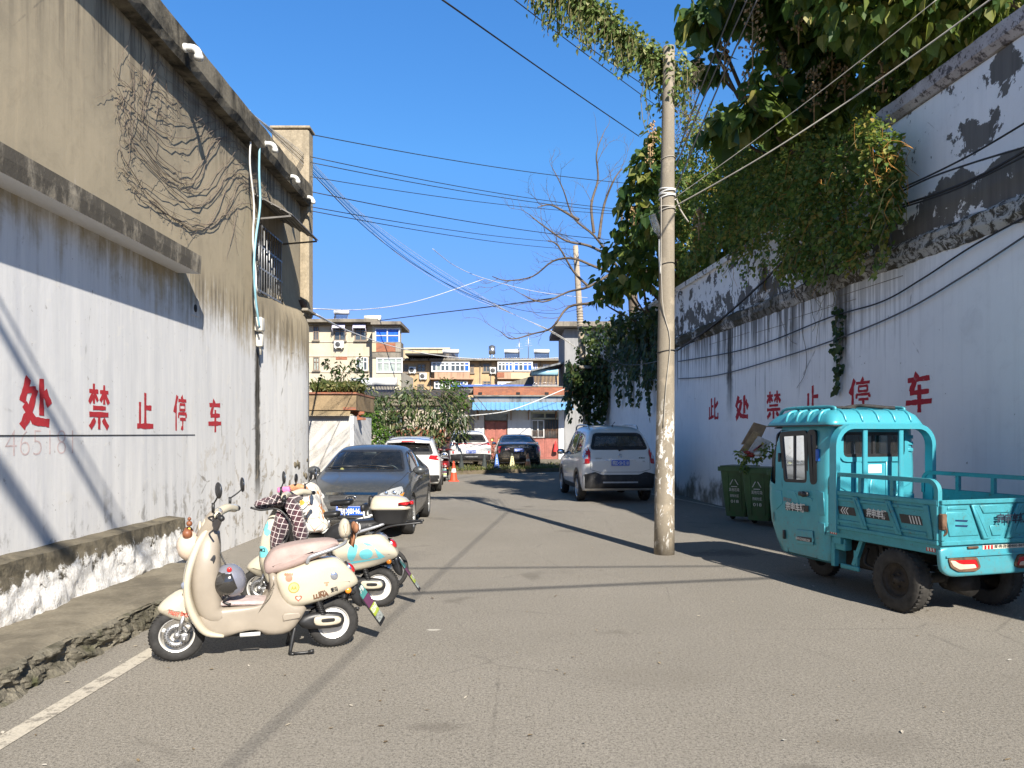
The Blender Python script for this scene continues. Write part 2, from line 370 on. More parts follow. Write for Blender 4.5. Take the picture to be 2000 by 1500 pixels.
M['red_lens'] = plain('red_lens', (.42, .012, .014), .15, 0, .2, 20, Coat_Weight=.6); M['amber_lens'] = plain('amber_lens', (.75, .25, .02), .15, 0, .15, Coat_Weight=.6)
M['clear_lens'] = plain('clear_lens', (.55, .56, .56), .1, .4, .15, 25, Coat_Weight=1.0); M['plate_blue'] = plain('plate_blue', (.012, .09, .52), .35, 0, .08)
M['plate_green'] = plain('plate_green', (.06, .32, .22), .4, 0, .1); M['glass_car'] = glassmat('car_glass', (.34, .40, .40), 0, .04); M['glass_tint'] = glassmat('tinted_car_glass', (.07, .08, .085), 0, .03)
M['glass_clear'] = glassmat('windscreen_glass', (.72, .80, .78), 0, .03); M['glass_dusty'] = glassmat('dusty_car_glass', (.25, .28, .28), 0, .22)
M['mirror'] = plain('mirror_glass', (.75, .77, .8), .03, 1.0, .02); M['interior'] = plain('car_interior', (.035, .033, .032), .8, 0, .3)
M['soil'] = concrete('bare_soil', (.16, .13, .09), (.07, .055, .04), .6, 1.5, False, .8, .25)
# ================================================================ ground, road, pavement
def sheet(name, pts, z, mat, kind='structure', label=None):
    mb = MB(); mb.poly([(x, y, z) for x, y in pts]); o = mb.build(name, mat); o['kind'] = kind
    if label: o['label'] = label
    return o
sheet('ground', [(-900, -300), (900, -300), (900, 1500), (-900, 1500)], -0.012, M['soil'])
sheet('road', [(-4.3, -30), (9.5, -30), (9.5, 4), (6.2, 4), (3.3, 33), (9, 36), (30, 37), (30, 41), (-14, 41), (-14, 32), (-4.6, 26), (-4.3, 12)], 0.0, M['asphalt'])
def linemat():
    t = NT('worn_road_paint'); p = t.pos(); n = t.noise(p, 9, 6, .75); f = t.noise(p, 70, 3)
    c = t.mix(t.step(n, .50, .62), (.44, .40, .33), (.20, .18, .15)); c = t.mix(t.rng(f, .5, .7, 0, .5), c, (.17, .155, .13))
    return t.set(c, .85, 0, t.bump(f, .4, .005))
M['roadpaint'] = linemat()
sheet('road_line', [(-2.79, 3.0), (-2.665, 3.0), (-2.665, 7.6), (-2.79, 7.6)], 0.004, M['roadpaint'])
a, b = GP(1432, 996), GP(1314, 973)
d = (b-a).normalized(); nrm = Vector((-d.y, d.x, 0))*.055; a = a-d*1.2; b = b+d*2
sheet('road_line', [tuple((a-nrm)[:2]), tuple((a+nrm)[:2]), tuple((b+nrm)[:2]), tuple((b-nrm)[:2])], 0.004, M['roadpaint'])
random.seed(3)
# pavement slab with a rough stone kerb along the warehouse
def kerb_x(y): return -3.12+.03*math.sin(y*2.1)
mb = MB(); ys = [2.5+i*.07 for i in range(88)]
from mathutils import noise as mn
mb.mat = 0
rows = []
for y in ys:
    r_ = []
    for k in range(13):
        x = -4.25+(kerb_x(y)+4.25)*k/12
        z = .205+.018*mn.noise(Vector((x*2, y*1.3, 0)))+.008*mn.noise(Vector((x*9, y*9, 4)))+(.012 if k < 3 else 0)
        if k == 12: x += .03*mn.noise(Vector((0, y*4, 1))); z -= .025+.03*max(0, mn.noise(Vector((3, y*3, 1))))
        r_.append((x, y, z))
    rows.append(r_)
mb.loft(rows, False, True, 0, False, False)
o = mb.build('pavement', M['sidewalk']); o['kind'] = 'structure'
mb = MB(); rows = []
for y in [2.5+i*.035 for i in range(175)]:
    r_ = []
    top = .205+.018*mn.noise(Vector((kerb_x(y)*2, y*1.3, 0)))-.012
    for k in range(15):
        t_ = k/14; z = top*(1-t_)-.01*t_
        st = mn.voronoi(Vector((y*1.9, t_*1.1, 2.2)))[0]; e = (st[1]-st[0])
        x = kerb_x(y)+.015+.05*t_**2+.06*min(1, e*3.2)-.035+.025*mn.noise(Vector((y*9, t_*4, 0)))+.022*mn.noise(Vector((y*21, t_*9, 5)))+.012*mn.noise(Vector((y*45, t_*18, 9)))
        if k == 0: x = kerb_x(y)-.02
        r_.append((x, y, z))
    rows.append(r_)
mb.loft(rows, False, False, 0, False, False)
o = mb.build('kerb', M['kerbstone']); o['kind'] = 'structure'
# raised verge in front of the parked pair of cars
mb = MB(); vp = [(-7, 31.6), (-2.4, 30.9), (.0, 32.3), (2.4, 33.4), (4.6, 35.2), (4.6, 46), (-7, 46)]
mb.prism(vp, 0.0, .15, 'z'); o = mb.build('verge', M['soil']); o['kind'] = 'structure'
sheet('forecourt', [(-3.2, 38.6), (4.55, 38.6), (4.55, 45.4), (-3.2, 45.4)], .156, M['sidewalk'])
# ================================================================ warehouse on the left
def wallmat_left():
    t = NT('warehouse_plaster'); p = t.pos(); s = t.xyz(p)
    n = t.noise(p, .9, 6, .6); m = t.noise(p, 4.5, 6, .7, .5); f = t.noise(p, 45, 4, .7); v = t.noise(t.scl(p, (3, 3, .28)), 2.0, 5, .65); v2 = t.noise(t.scl(p, (8, 8, .5)), 1.2, 4, .7)
    beige = t.mix(t.rng(n, .3, .72), (.43, .36, .25), (.345, .292, .205)); beige = t.mix(t.rng(m, .5, .8, 0, .45), beige, (.22, .185, .13))
    beige = t.mix(t.math('MULTIPLY', t.step(v, .52, .7), .35), beige, (.52, .42, .28))
    big = t.noise(p, .42, 6, .62, .5); beige = t.mix(t.math('MULTIPLY', t.step(big, .50, .66), .55), beige, (.19, .165, .125)); beige = t.mix(t.math('MULTIPLY', t.math('MULTIPLY', t.step(v2, .5, .66), t.rng(s[2], 4.2, 6.2, .1, .7)), .5), beige, (.13, .112, .085))
    white = t.mix(t.rng(v, .35, .7), (.75, .74, .72), (.60, .60, .60)); white = t.mix(t.rng(v2, .52, .78, 0, .3), white, (.50, .51, .58))
    white = t.mix(t.math('MULTIPLY', t.step(m, .58, .66), .35), white, (.80, .77, .70)); white = t.mix(t.math('MULTIPLY', t.step(t.noise(p, 13, 5, .7), .64, .70), .55), white, (.30, .27, .24))
    edge = t.math('ADD', s[2], t.math('ADD', t.math('MULTIPLY', t.math('SUBTRACT', v, .5), 1.7), t.math('MULTIPLY', t.math('SUBTRACT', m, .5), .8)))
    edge = t.math('ADD', edge, t.math('MULTIPLY', t.math('SUBTRACT', s[1], 9.0), .06))
    k = t.step(edge, 3.72, 3.0)
    c = t.mix(k, beige, white)
    # black run-off marks under the roof edge, below the drain box and along the foot
    top = t.math('MULTIPLY', t.rng(s[2], 5.0, 6.1), t.step(v2, .42, .62)); c = t.mix(t.math('MULTIPLY', top, .7), c, (.06, .05, .04))
    dy = t.math('ABSOLUTE', t.math('ADD', t.math('SUBTRACT', s[1], 12.22), t.math('MULTIPLY', t.math('SUBTRACT', m, .5), .16)))
    st = t.math('MULTIPLY', t.step(dy, .16, .07), t.math('MULTIPLY', t.step(s[2], 3.15, 2.9), t.step(s[2], .35, 1.1)))
    c = t.mix(t.math('MULTIPLY', st, t.rng(v2, .25, .55, .6, 1.0)), c, (.035, .03, .022))
    lowd = t.math('MULTIPLY', t.rng(s[2], 1.15, .6), t.step(t.math('ADD', t.math('MULTIPLY', v, .4), t.math('MULTIPLY', m, .6)), .52, .62)); c = t.mix(t.math('MULTIPLY', lowd, .8), c, (.10, .085, .06))
    bare = t.math('MULTIPLY', t.math('MULTIPLY', t.rng(s[2], 2.3, 1.1), t.rng(s[1], 9.0, 11.2)), t.step(m, .55, .62)); c = t.mix(t.math('MULTIPLY', bare, .55), c, (.33, .27, .19))
    under = t.math('MULTIPLY', t.math('MULTIPLY', t.step(s[2], 3.9, 3.55), t.step(s[2], 2.9, 3.4)), t.math('MULTIPLY', t.rng(s[1], 8.8, 10.0), t.step(v2, .45, .62))); c = t.mix(t.math('MULTIPLY', under, .6), c, (.09, .075, .055))
    crk = t.voro(t.comb(0, s[1], s[2]), .45, 'DISTANCE_TO_EDGE'); cm = t.step(t.math('ADD', crk, t.math('MULTIPLY', t.noise(p, 5, 4), .05)), .029, .022); c = t.mix(t.math('MULTIPLY', t.math('MULTIPLY', cm, t.step(n, .5, .6)), .6), c, (.16, .14, .11))
    h = t.math('ADD', t.math('MULTIPLY', f, .25), t.math('MULTIPLY', m, .9))
    return t.set(c, .95, 0, t.bump(h, .16, .02), Specular_IOR_Level=.2)
M['wall_left'] = wallmat_left()
def plinthmat():
    t = NT('whitewashed_rubble'); p = t.pos(); s = t.xyz(p); m = t.noise(p, 5, 7, .7, .6); f = t.noise(p, 38, 5, .7); b = t.noise(p, 1.7, 4)
    top = t.rng(s[2], .40, .66); k = t.step(t.math('SUBTRACT', t.math('ADD', m, t.math('MULTIPLY', b, .35)), t.math('MULTIPLY', top, .42)), .49, .56)
    c = t.mix(k, t.mix(t.rng(m, .3, .6), (.05, .043, .03), (.17, .145, .10)), t.mix(t.rng(f, .4, .65), (.80, .79, .77), (.58, .55, .50)))
    return t.set(c, .95, 0, t.bump(t.math('ADD', t.math('MULTIPLY', k, .4), t.math('MULTIPLY', f, .5)), .8, .03))
M['plinth'] = plinthmat()
WY0, WY1 = -6.0, 15.0
wh = thing('warehouse', 'beige and whitewashed plaster warehouse with dry creeper along the left side of the road', 'warehouse', (0, 0, 0))
def lwx(y, z):                                   # wall face, with the swelling at its far foot
    x = LWX0
    if z < 4.2 and y > 12.3: x += .17*min(1, (y-12.3)/2.0)*min(1, (4.2-z)/.5)
    if y > 14.6: x -= ((y-14.6)/.4)**2*.12
    return x
mb = MB(); rows = []
zs = [0, .5, 1, 1.5, 2, 2.5, 3, 3.4, 3.7, 3.9, 4.2, 4.7, 5.0, 5.6, 6.3]
ysl = [WY0, -2, 0, 2, 4, 6, 8, 10, 11.0, 12.16, 12.3, 12.8, 13.42, 13.8, 14.2, 14.6, 14.75, 14.9, 15.0]
WINY = (12.16, 13.42); WINZ = (3.9, 5.0)
for i in range(len(ysl)-1):
    for j in range(len(zs)-1):
        y0, y1, z0, z1 = ysl[i], ysl[i+1], zs[j], zs[j+1]
        if y0 >= WINY[0]-1e-6 and y1 <= WINY[1]+1e-6 and z0 >= WINZ[0]-1e-6 and z1 <= WINZ[1]+1e-6: continue
        if z0 >= 3.9 and y1 > 14.9: continue
        q = [(lwx(y, z), y, z) for y, z in ((y0, z0), (y1, z0), (y1, z1), (y0, z1))]; mb.add(q, [(0, 1, 2, 3)], True)
# window reveal, end faces, back
for (y0, z0, y1, z1) in ((WINY[0], WINZ[0], WINY[0], WINZ[1]), (WINY[1], WINZ[0], WINY[1], WINZ[1]), (WINY[0], WINZ[0], WINY[1], WINZ[0]), (WINY[0], WINZ[1], WINY[1], WINZ[1])):
    mb.quad((LWX0, y0, z0), (LWX0, y1, z1), (LWX0-.24, y1, z1), (LWX0-.24, y0, z0))
mb.box((-8.2, 4.5, 3.1), (7.8, 21.0, 6.2)); mb.box((-4.26, 14.97, 3.2), (.3, .03, 6.3))
wall = mb.build('wall', M['wall_left'], wh, auto=40)
# lower end of the wall is a rounded stub up to the little ledge
mb = MB(); rings = []
for z in (0, 1, 2, 3, 3.9):
    rings.append([(lwx(y, z), y, z) for y in (14.6, 14.75, 14.9, 15.0)]+[(-4.15, 15.05, z), (-4.6, 15.05, z), (-4.6, 14.6, z)])
mb.loft(rings, True, False); mb.build('wall_end', M['wall_left'], wh)
# pier standing taller than the roof
mb = MB(); mb.box((-4.28, 14.98, 5.72), (.72, .34, 3.62), .03, seg=1); mb.box((-4.28, 14.98, 7.56), (.78, .40, .05), .01, seg=1)
mb.build('pier', concrete('pier_plaster', (.37, .31, .22), (.10, .085, .06), .55, .8), wh)
mb = MB(); mb.box((-4.06, 14.75, 3.99), (.44, .62, .05), .008, seg=1); mb.box((-4.1, 14.75, 3.93), (.34, .5, .08), .01, seg=1); mb.build('ledge', M['concrete'], wh)
mb = MB(); mb.box((-4.1, 14.66, 4.12), (.3, .25, .13), .02); mb.build('rusty_tray', M['rust'], wh)
# roof parapet with a weathered overhang
mb = MB(); rows = []
for y in [WY0+i*.25 for i in range(int((14.9-WY0)/.25)+1)]:
    j = lambda k: .02*mn.noise(Vector((k, y*1.8, 0)))+.012*mn.noise(Vector((k, y*7, 2)))
    rows.append([(LWX0-.02, y, 6.02), (-3.88+j(1), y, 6.02+j(2)), (-3.84+j(3), y, 6.12+j(4)), (-3.85+j(5), y, 6.40+j(6)), (-4.02, y, 6.46+j(7)), (-4.5, y, 6.46)])
mb.loft(rows, True, False); mb.build('parapet', M['concrete_dark'], wh)
# canopy slab
mb = MB(); rows = []
for y in [WY0+i*.2 for i in range(int((9.25-WY0)/.2)+1)]+[9.3]:
    j = lambda k: .008*mn.noise(Vector((k, y*5, 7)))
    rows.append([(LWX0-.05, y, 3.60), (-3.77+j(1), y, 3.58+j(2)), (-3.76+j(1), y, 3.70+j(3)), (-3.765+j(4), y, 3.80+j(5)), (LWX0-.05, y, 3.84)])
mb.loft(rows, True, False)
def slabmat():
    t = NT('canopy_concrete'); p = t.pos(); s = t.xyz(p); v = t.noise(t.scl(p, (3, 3, 1.2)), 1.7, 7, .75, .5); m = t.noise(p, 9, 6, .75)
    c = t.mix(t.rng(m, .3, .7), (.24, .205, .15), (.36, .32, .25)); c = t.mix(t.math('MULTIPLY', t.step(t.math('ADD', t.math('MULTIPLY', v, .7), t.math('MULTIPLY', m, .3)), .36, .52), .9), c, (.05, .043, .033))
    nz = t.xyz(t.n('ShaderNodeNewGeometry').outputs['Normal'])[2]; c = t.mix(t.step(nz, -.6, -.8), c, (.66, .65, .63))   # whitewashed soffit
    return t.set(c, .95, 0, t.bump(m, .4, .02))
mb.build('canopy', slabmat(), wh)
mb = MB(); mb.box((LWX0, 9.8, 3.27), (.02, .24, .24), .006, seg=1); mb.tube([(LWX0-.1, 9.8, 3.25), (LWX0+.014, 9.8, 3.25)], .05, 14, mat=1); mb.build('vent_hole', [M['wall_left'], M['blackmatte']], wh)
# plinth of whitewashed rubble
mb = MB(); rows = []
for y in [2.0+i*.03 for i in range(237)]:
    r_ = []
    for k in range(15):
        t_ = k/14; z = .66-.48*t_
        c0 = mn.voronoi(Vector((y*2.6, t_*2.0, 5)))[0]; e = min(1, (c0[1]-c0[0])*2.5)
        amp = .008+.035*max(0, t_-.3)
        x = -3.875+.06*t_+amp*(e-.4)+.02*mn.noise(Vector((y*9, t_*6, 1)))+.014*mn.noise(Vector((y*22, t_*14, 1)))+.04*mn.noise(Vector((y*2, t_*2, 8)))*t_
        r_.append((x, y, z+.008*mn.noise(Vector((y*3, 0, 3)))))
    rows.append([(LWX0-.02, y, .685+.012*mn.noise(Vector((y*3, 0, 3))))]+r_)
mb.loft(rows, False, True, 0, False, False); n_ = len(rows[-1])
mb.poly([rows[-1][0]]+rows[-1][1:]+[(LWX0-.02, y, .18)]); mb.build('plinth', M['plinth'], wh, auto=50)
# crumbling stones at the far foot of the wall
random.seed(5)
for i in range(26):
    mb = MB(); y = random.uniform(13.6, 15.0); z = random.uniform(0, 1.15); s_ = random.uniform(.05, .11)
    mb.sphere((lwx(y, z)-.01, y, z), s_, 6, 4, (.35, 1.1, .7), M=Matrix.Rotation(random.random()*3, 3, 'X')); mb.build('loose_stone', M['plinth'], wh)
# window, bars, awning
win = MB(); win.box((LWX0-.2, 12.79, 4.45), (.02, 1.26, 1.1)); wo = win.build('window', plain('dark_window', (.02, .023, .028), .12), wh)
mb = MB()
for y in (12.18, 12.79, 13.40): mb.box((LWX0-.17, y, 4.45), (.05, .05, 1.1))
for z in (3.93, 4.97): mb.box((LWX0-.17, 12.79, z), (.048, 1.26, .05))
mb.build('window_frame', M['offwhite'], wo)
mb = MB()
for i in range(10): mb.tube([(LWX0+.03, 12.2+i*.13, 3.92), (LWX0+.03, 12.2+i*.13, 5.0)], .011, 6)
for z in (3.93, 4.3, 4.65, 4.99): mb.bar((LWX0+.028, 12.14, z), (LWX0+.028, 13.44, z), .012, .03)
mb.build('window_bars', plain('galvanised_bars', (.34, .35, .36), .45, .6), wo)
mb = MB(); aw0, aw1 = 11.98, 13.6
mb.add([(LWX0, aw0, 5.42), (LWX0+.62, aw0, 5.08), (LWX0+.62, aw1, 5.08), (LWX0, aw1, 5.42), (LWX0, aw0, 5.40), (LWX0+.62, aw0, 5.06), (LWX0+.62, aw1, 5.06), (LWX0, aw1, 5.40)], [(0, 1, 2, 3), (7, 6, 5, 4), (1, 5, 6, 2), (0, 4, 5, 1), (3, 2, 6, 7)])
for y in (aw0+.02, aw1-.02): mb.bar((LWX0, y, 5.0), (LWX0+.6, y, 5.05), .025); 
for i in range(5): mb.bar((LWX0+.02+.14*i, aw0, 5.385-.0768*i), (LWX0+.02+.14*i, aw1, 5.385-.0768*i), .02)
mb.build('awning', plain('weathered_tin', (.16, .15, .14), .6, .3, .3), wh)
def elbow(y, z, r=.055, L=.28, drop=.13):
    mb = MB(); x0 = -3.86
    pts = [(x0-.1, y, z), (x0+L-.1, y, z)]+[(x0+L-.1+.09*math.sin(a), y, z-.09+.09*math.cos(a)) for a in (.4, .8, 1.2, 1.57)]+[(x0+L-.01, y, z-drop)]
    mb.tube(pts, r, 12); mb.tube([(x0+L-.01, y, z-drop+.03), (x0+L-.01, y, z-drop-.02)], r*1.15, 12); mb.tube([(x0+L-.2, y, z), (x0+L-.15, y, z)], r*1.15, 12)
    mb.build('drain_spout', M['white'], wh)
elbow(9.0, 6.17, .045, .2, .12); elbow(12.0, 6.18, .038, .17, .11); elbow(13.35, 6.12, .035, .15, .1); elbow(14.45, 6.1, .035, .13, .1)
# cables that come down beside the window to a junction box
mb = MB()
def lwp(pts, off=.04): return [LW(u, v, off) for u, v in pts]
def smooth3(pts, n=5): return [Vector(p) for p in smooth_poly(pts, n, False)]
mb.tube(smooth3(lwp([(487, 215), (490, 260), (488, 320), (496, 400), (494, 470), (500, 540), (498, 590), (505, 625)], .14)), .014, 6)
mb.build('down_cable', M['wire_white'], wh)
mb = MB(); mb.tube(smooth3(lwp([(508, 250), (506, 330), (508, 400), (499, 470), (496, 530), (500, 590), (507, 640)], .16)), .018, 6); mb.build('down_cable', plain('pale_blue_hose', (.22, .42, .50), .5), wh)
mb = MB(); mb.tube(smooth3(lwp([(497, 360), (510, 440), (508, 500), (497, 560), (503, 600), (506, 632)], .1)), .01, 6); mb.build('down_cable', M['wire_black'], wh)
mb = MB(); c = LW(507, 640, .08); mb.box((c.x, c.y, c.z+.05), (.12, .16, .22), .02); mb.box((c.x, c.y+.02, c.z-.2), (.1, .12, .2), .02); mb.tube([(c.x, c.y, c.z-.1), (c.x, c.y+.05, c.z-.42)], .02, 6); mb.build('junction_box', M['offwhite'], wh)
# shadow line of the scored plaster, put in as a thin black bar
mb = MB(); mb.box((LWX0+.001, 7.6, 1.635), (.008, 4.4, .009)); mb.build('groove_shadow', M['blackmatte'], wh)
# ---------------------------------------------------------------- painted characters
GLYPH = {   # brush strokes in a unit square: x0,y0,x1,y1,width
 'ci': [(.10,.60,.10,.16,.10),(.30,.97,.30,.18,.11),(.30,.62,.50,.62,.09),(.0,.10,.54,.20,.10),(.96,.78,.66,.56,.10),(.64,.98,.64,.14,.11),(.60,.12,1.0,.12,.11),(.96,.12,.96,.34,.09)],
 'chu': [(.24,.98,.02,.50,.13),(.20,.74,.50,.76,.12),(.48,.76,.30,.34,.13),(.32,.36,.02,.02,.14),(.10,.46,.44,.14,.12),(.42,.14,1.0,.10,.14),(.70,.98,.70,.24,.15),(.80,.74,1.0,.46,.13)],
 'jin': [(.04,.83,.46,.83,.08),(.25,.99,.25,.56,.09),(.24,.80,.03,.58,.08),(.27,.80,.44,.62,.07),(.54,.83,.97,.83,.08),(.75,.99,.75,.56,.09),(.74,.80,.56,.62,.07),(.77,.80,.98,.58,.08),(.2,.475,.82,.475,.08),(.03,.33,.97,.33,.10),(.5,.33,.5,.01,.11),(.31,.23,.07,.04,.09),(.69,.23,.93,.04,.09)],
 'zhi': [(.50,.98,.50,.12,.12),(.50,.58,.90,.58,.12),(.17,.72,.17,.12,.12),(.0,.08,1.0,.08,.13)],
 'ting': [(.26,.99,.02,.52,.10),(.16,.74,.16,.0,.10),(.60,1.0,.68,.90,.10),(.34,.865,1.0,.865,.09),(.46,.75,.46,.58,.07),(.88,.75,.88,.58,.07),(.44,.755,.90,.755,.07),(.44,.595,.90,.595,.07),(.37,.50,.35,.37,.08),(.36,.49,1.0,.49,.08),(.99,.49,.96,.38,.08),(.46,.33,.94,.33,.08),(.69,.33,.69,.04,.09),(.70,.05,.56,.09,.08)],
 'che': [(.08,.84,.92,.86,.11),(.46,1.0,.20,.52,.12),(.16,.51,.90,.53,.11),(.0,.26,1.0,.28,.12),(.53,.70,.53,.0,.13)],
}
def redmat():
    t = NT('red_wall_paint'); p = t.pos(); n = t.noise(p, 11, 5, .7); f = t.noise(p, 60, 3)
    c = t.mix(t.rng(n, .3, .7), (.50, .025, .035), (.36, .018, .028)); c = t.mix(t.math('MULTIPLY', t.step(n, .60, .70), .35), c, (.62, .40, .38))
    return t.set(c, .9)
M['redpaint'] = redmat()
def strokes(mb, key, M4, w, h, rnd):
    for q, (x0, y0, x1, y1, wd) in enumerate(GLYPH[key]):
        a, b = Vector((x0*w, y0*h)), Vector((x1*w, y1*h)); d = b-a; L = d.length; d.normalize(); nn = Vector((-d.y, d.x)); k = max(2, int(L/(.03)))
        hw = wd*.5*(abs(nn.x)*w+abs(nn.y)*h)*1.12; le, ri = [], []
        for i in range(k+1):
            t_ = i/k; c = a+d*(L*t_); e = hw*(1+.10*math.sin(t_*9+q)+rnd.uniform(-.09, .09))
            le.append(c+nn*e+d*(rnd.uniform(-.2, .2)*hw if i in (0, k) else 0)); ri.append(c-nn*e+d*(rnd.uniform(-.2, .2)*hw if i in (0, k) else 0))
        z = .00015*q
        vs_ = [M4 @ Vector((p.x, p.y, z)) for p in le]+[M4 @ Vector((p.x, p.y, z)) for p in ri]
        mb.add(vs_, [(i, i+1, k+2+i, k+1+i) for i in range(k)])
rnd = random.Random(8)
for key, u0, u1, v0, v1 in (('chu', 42, 97, 737, 836), ('jin', 173, 213, 750, 839), ('zhi', 268, 299, 766, 838), ('ting', 340, 364, 773, 841), ('che', 407, 432, 782, 844)):
    a = LW(u0, v1, .002); b = LW(u1, v1, .002); c = LW((u0+u1)/2, v0, .002); c2 = LW((u0+u1)/2, v1, .002)
    mb = MB(); strokes(mb, key, frame((a.x, a.y, c2.z), (0, 1, 0), (0, 0, 1)), (b-a).length, c.z-c2.z, rnd)
    mb.build('painted_character', M['redpaint'], wh, fixn=False)
mb = MB(); a = LW(8, 893, .0015); add_text(mb, '465181', .33, frame(a, (0, 1, 0), (0, 0, 1)), -.008, 'LEFT', .95); mb.build('chalked_number', plain('faded_red_chalk', (.60, .48, .46), .95, 0, .25, 12), wh)
# ================================================================ boundary wall on the right
def wallmat_right():
    t = NT('boundary_wall_plaster'); p = t.pos(); s = t.xyz(p)
    yz = t.comb(s[1], s[2], 0)
    n = t.noise(p, .8, 5, .6); m = t.noise(p, 3.2, 7, .68, .4); f = t.noise(p, 40, 4, .7); v = t.noise(t.comb(t.math('MULTIPLY', s[1], 4.5), t.math('MULTIPLY', s[2], .22), 0), 1.5, 5, .7); v2 = t.noise(t.comb(t.math('MULTIPLY', s[1], 11), t.math('MULTIPLY', s[2], .35), 3), 1.0, 4, .7)
    c = t.mix(t.rng(n, .3, .7), (.89, .88, .86), (.81, .80, .79)); c = t.mix(t.rng(m, .55, .78, 0, .3), c, (.55, .53, .51)); c = t.mix(t.rng(v, .5, .75, 0, .25), c, (.58, .57, .55))
    c = t.mix(t.math('MULTIPLY', t.step(t.noise(p, 12, 4, .6), .70, .74), .7), c, (.25, .22, .19))
    # black run-off below the ledge, heavier farther along
    far = t.rng(s[1], 9.5, 13.5); dep = t.math('SUBTRACT', 4.05, s[2])
    drip = t.math('MULTIPLY', t.step(t.math('SUBTRACT', v2, t.math('MULTIPLY', dep, .13)), .36, .56), t.math('MULTIPLY', far, t.step(dep, -.05, .05)))
    drip = t.math('MULTIPLY', drip, t.rng(s[1], 22, 30, 1, .6)); c = t.mix(t.math('MULTIPLY', drip, .82), c, (.045, .04, .034))
    def streak(y0, w_, z0, z1, c, k=.9):
        wob = t.math('MULTIPLY', t.math('SUBTRACT', t.noise(p, 2.5, 4, .6), .5), w_*1.4); d = t.math('ABSOLUTE', t.math('ADD', t.math('SUBTRACT', s[1], y0), wob))
        g = t.math('MULTIPLY', t.step(d, w_, w_*.25), t.math('MULTIPLY', t.rng(s[2], z0, z0+1.0), t.step(s[2], z1+.1, z1-.1))); g = t.math('MULTIPLY', g, t.rng(v2, .25, .5, .55, 1))
        return t.mix(t.math('MULTIPLY', g, k), c, (.035, .032, .026))
    c = streak(17.0, .26, 1.9, 4.15, c); c = streak(12.2, .34, 2.1, 4.1, c, .85); c = streak(13.9, .2, 2.6, 4.1, c, .7)
    # peeled render on the upper panels
    isl = t.math('ADD', t.math('MULTIPLY', m, .8), t.math('MULTIPLY', t.noise(p, 1.5, 5, .65), .5))
    band = t.math('MULTIPLY', t.step(s[2], 4.2, 4.34), t.step(s[2], 5.0, 4.68)); blob = t.math('SUBTRACT', 1, t.math('ADD', t.math('POWER', t.math('DIVIDE', t.math('SUBTRACT', s[1], 9.15), .75), 2), t.math('POWER', t.math('DIVIDE', t.math('SUBTRACT', s[2], 5.25), .32), 2)))
    blob = t.math('MAXIMUM', blob, t.math('SUBTRACT', 1, t.math('ADD', t.math('POWER', t.math('DIVIDE', t.math('SUBTRACT', s[1], 8.7), .35), 2), t.math('POWER', t.math('DIVIDE', t.math('SUBTRACT', s[2], 5.75), .45), 2))))
    up = t.step(s[2], 4.15, 4.3)
    pk = t.math('ADD', isl, t.math('ADD', t.math('MULTIPLY', band, t.rng(s[1], 10.5, 15, .19, .10)), t.math('MULTIPLY', t.math('MAXIMUM', blob, 0), .22))); pk = t.math('ADD', pk, t.math('MULTIPLY', t.rng(s[1], 12, 16), .06))
    peel = t.math('MULTIPLY', up, t.step(pk, .76, .785)); c = t.mix(peel, c, t.mix(t.rng(v, .3, .7), (.115, .108, .10), (.19, .178, .16)))
    lowm = t.step(t.math('ADD', s[2], t.math('MULTIPLY', t.math('SUBTRACT', m, .5), .9)), .72, .45); lowm = t.math('MULTIPLY', lowm, t.step(n, .36, .5)); c = t.mix(t.math('MULTIPLY', lowm, .85), c, t.mix(t.rng(f, .35, .65), (.13, .115, .075), (.07, .065, .035)))
    crk = t.voro(yz, .5, 'DISTANCE_TO_EDGE'); cm = t.step(t.math('ADD', crk, t.math('MULTIPLY', t.noise(p, 5, 4), .05)), .028, .022); c = t.mix(t.math('MULTIPLY', t.math('MULTIPLY', cm, t.step(n, .52, .6)), .5), c, (.16, .14, .12))
    h = t.math('ADD', t.math('MULTIPLY', f, .3), t.math('SUBTRACT', m, t.math('MULTIPLY', peel, .8)))
    return t.set(c, .93, 0, t.bump(h, .35, .02), Specular_IOR_Level=.2)
M['wall_right'] = wallmat_right()
def ledgemat():
    t = NT('crumbling_ledge'); p = t.pos(); m = t.noise(p, 7, 7, .75, .6); f = t.noise(p, 30, 4, .7); b = t.noise(p, 1.5, 3); s = t.xyz(p)
    c = t.mix(t.step(m, .44, .54), (.085, .072, .052), (.60, .58, .54)); c = t.mix(t.math('MULTIPLY', t.rng(s[1], 9, 17), t.step(b, .38, .56)), c, (.07, .062, .04)); c = t.mix(t.math('MULTIPLY', t.step(f, .6, .7), .5), c, (.03, .028, .02))
    return t.set(c, .95, 0, t.bump(t.math('ADD', m, f), 1.0, .04))
M['ledge'] = ledgemat()
def capmat():
    t = NT('wall_coping'); p = t.pos(); m = t.noise(p, 9, 6, .75); f = t.noise(p, 50, 4); b = t.noise(p, 2, 4)
    c = t.mix(t.rng(b, .35, .65), (.50, .46, .45), (.34, .30, .29)); c = t.mix(t.step(m, .52, .60), c, (.10, .085, .085)); c = t.mix(t.math('MULTIPLY', t.step(f, .6, .66), .6), c, (.06, .05, .05))
    return t.set(c, .95, 0, t.bump(m, .5, .02))
bw = thing('boundary_wall', 'tall stained white boundary wall with peeling upper panels along the right side of the road', 'wall', (0, 0, 0))
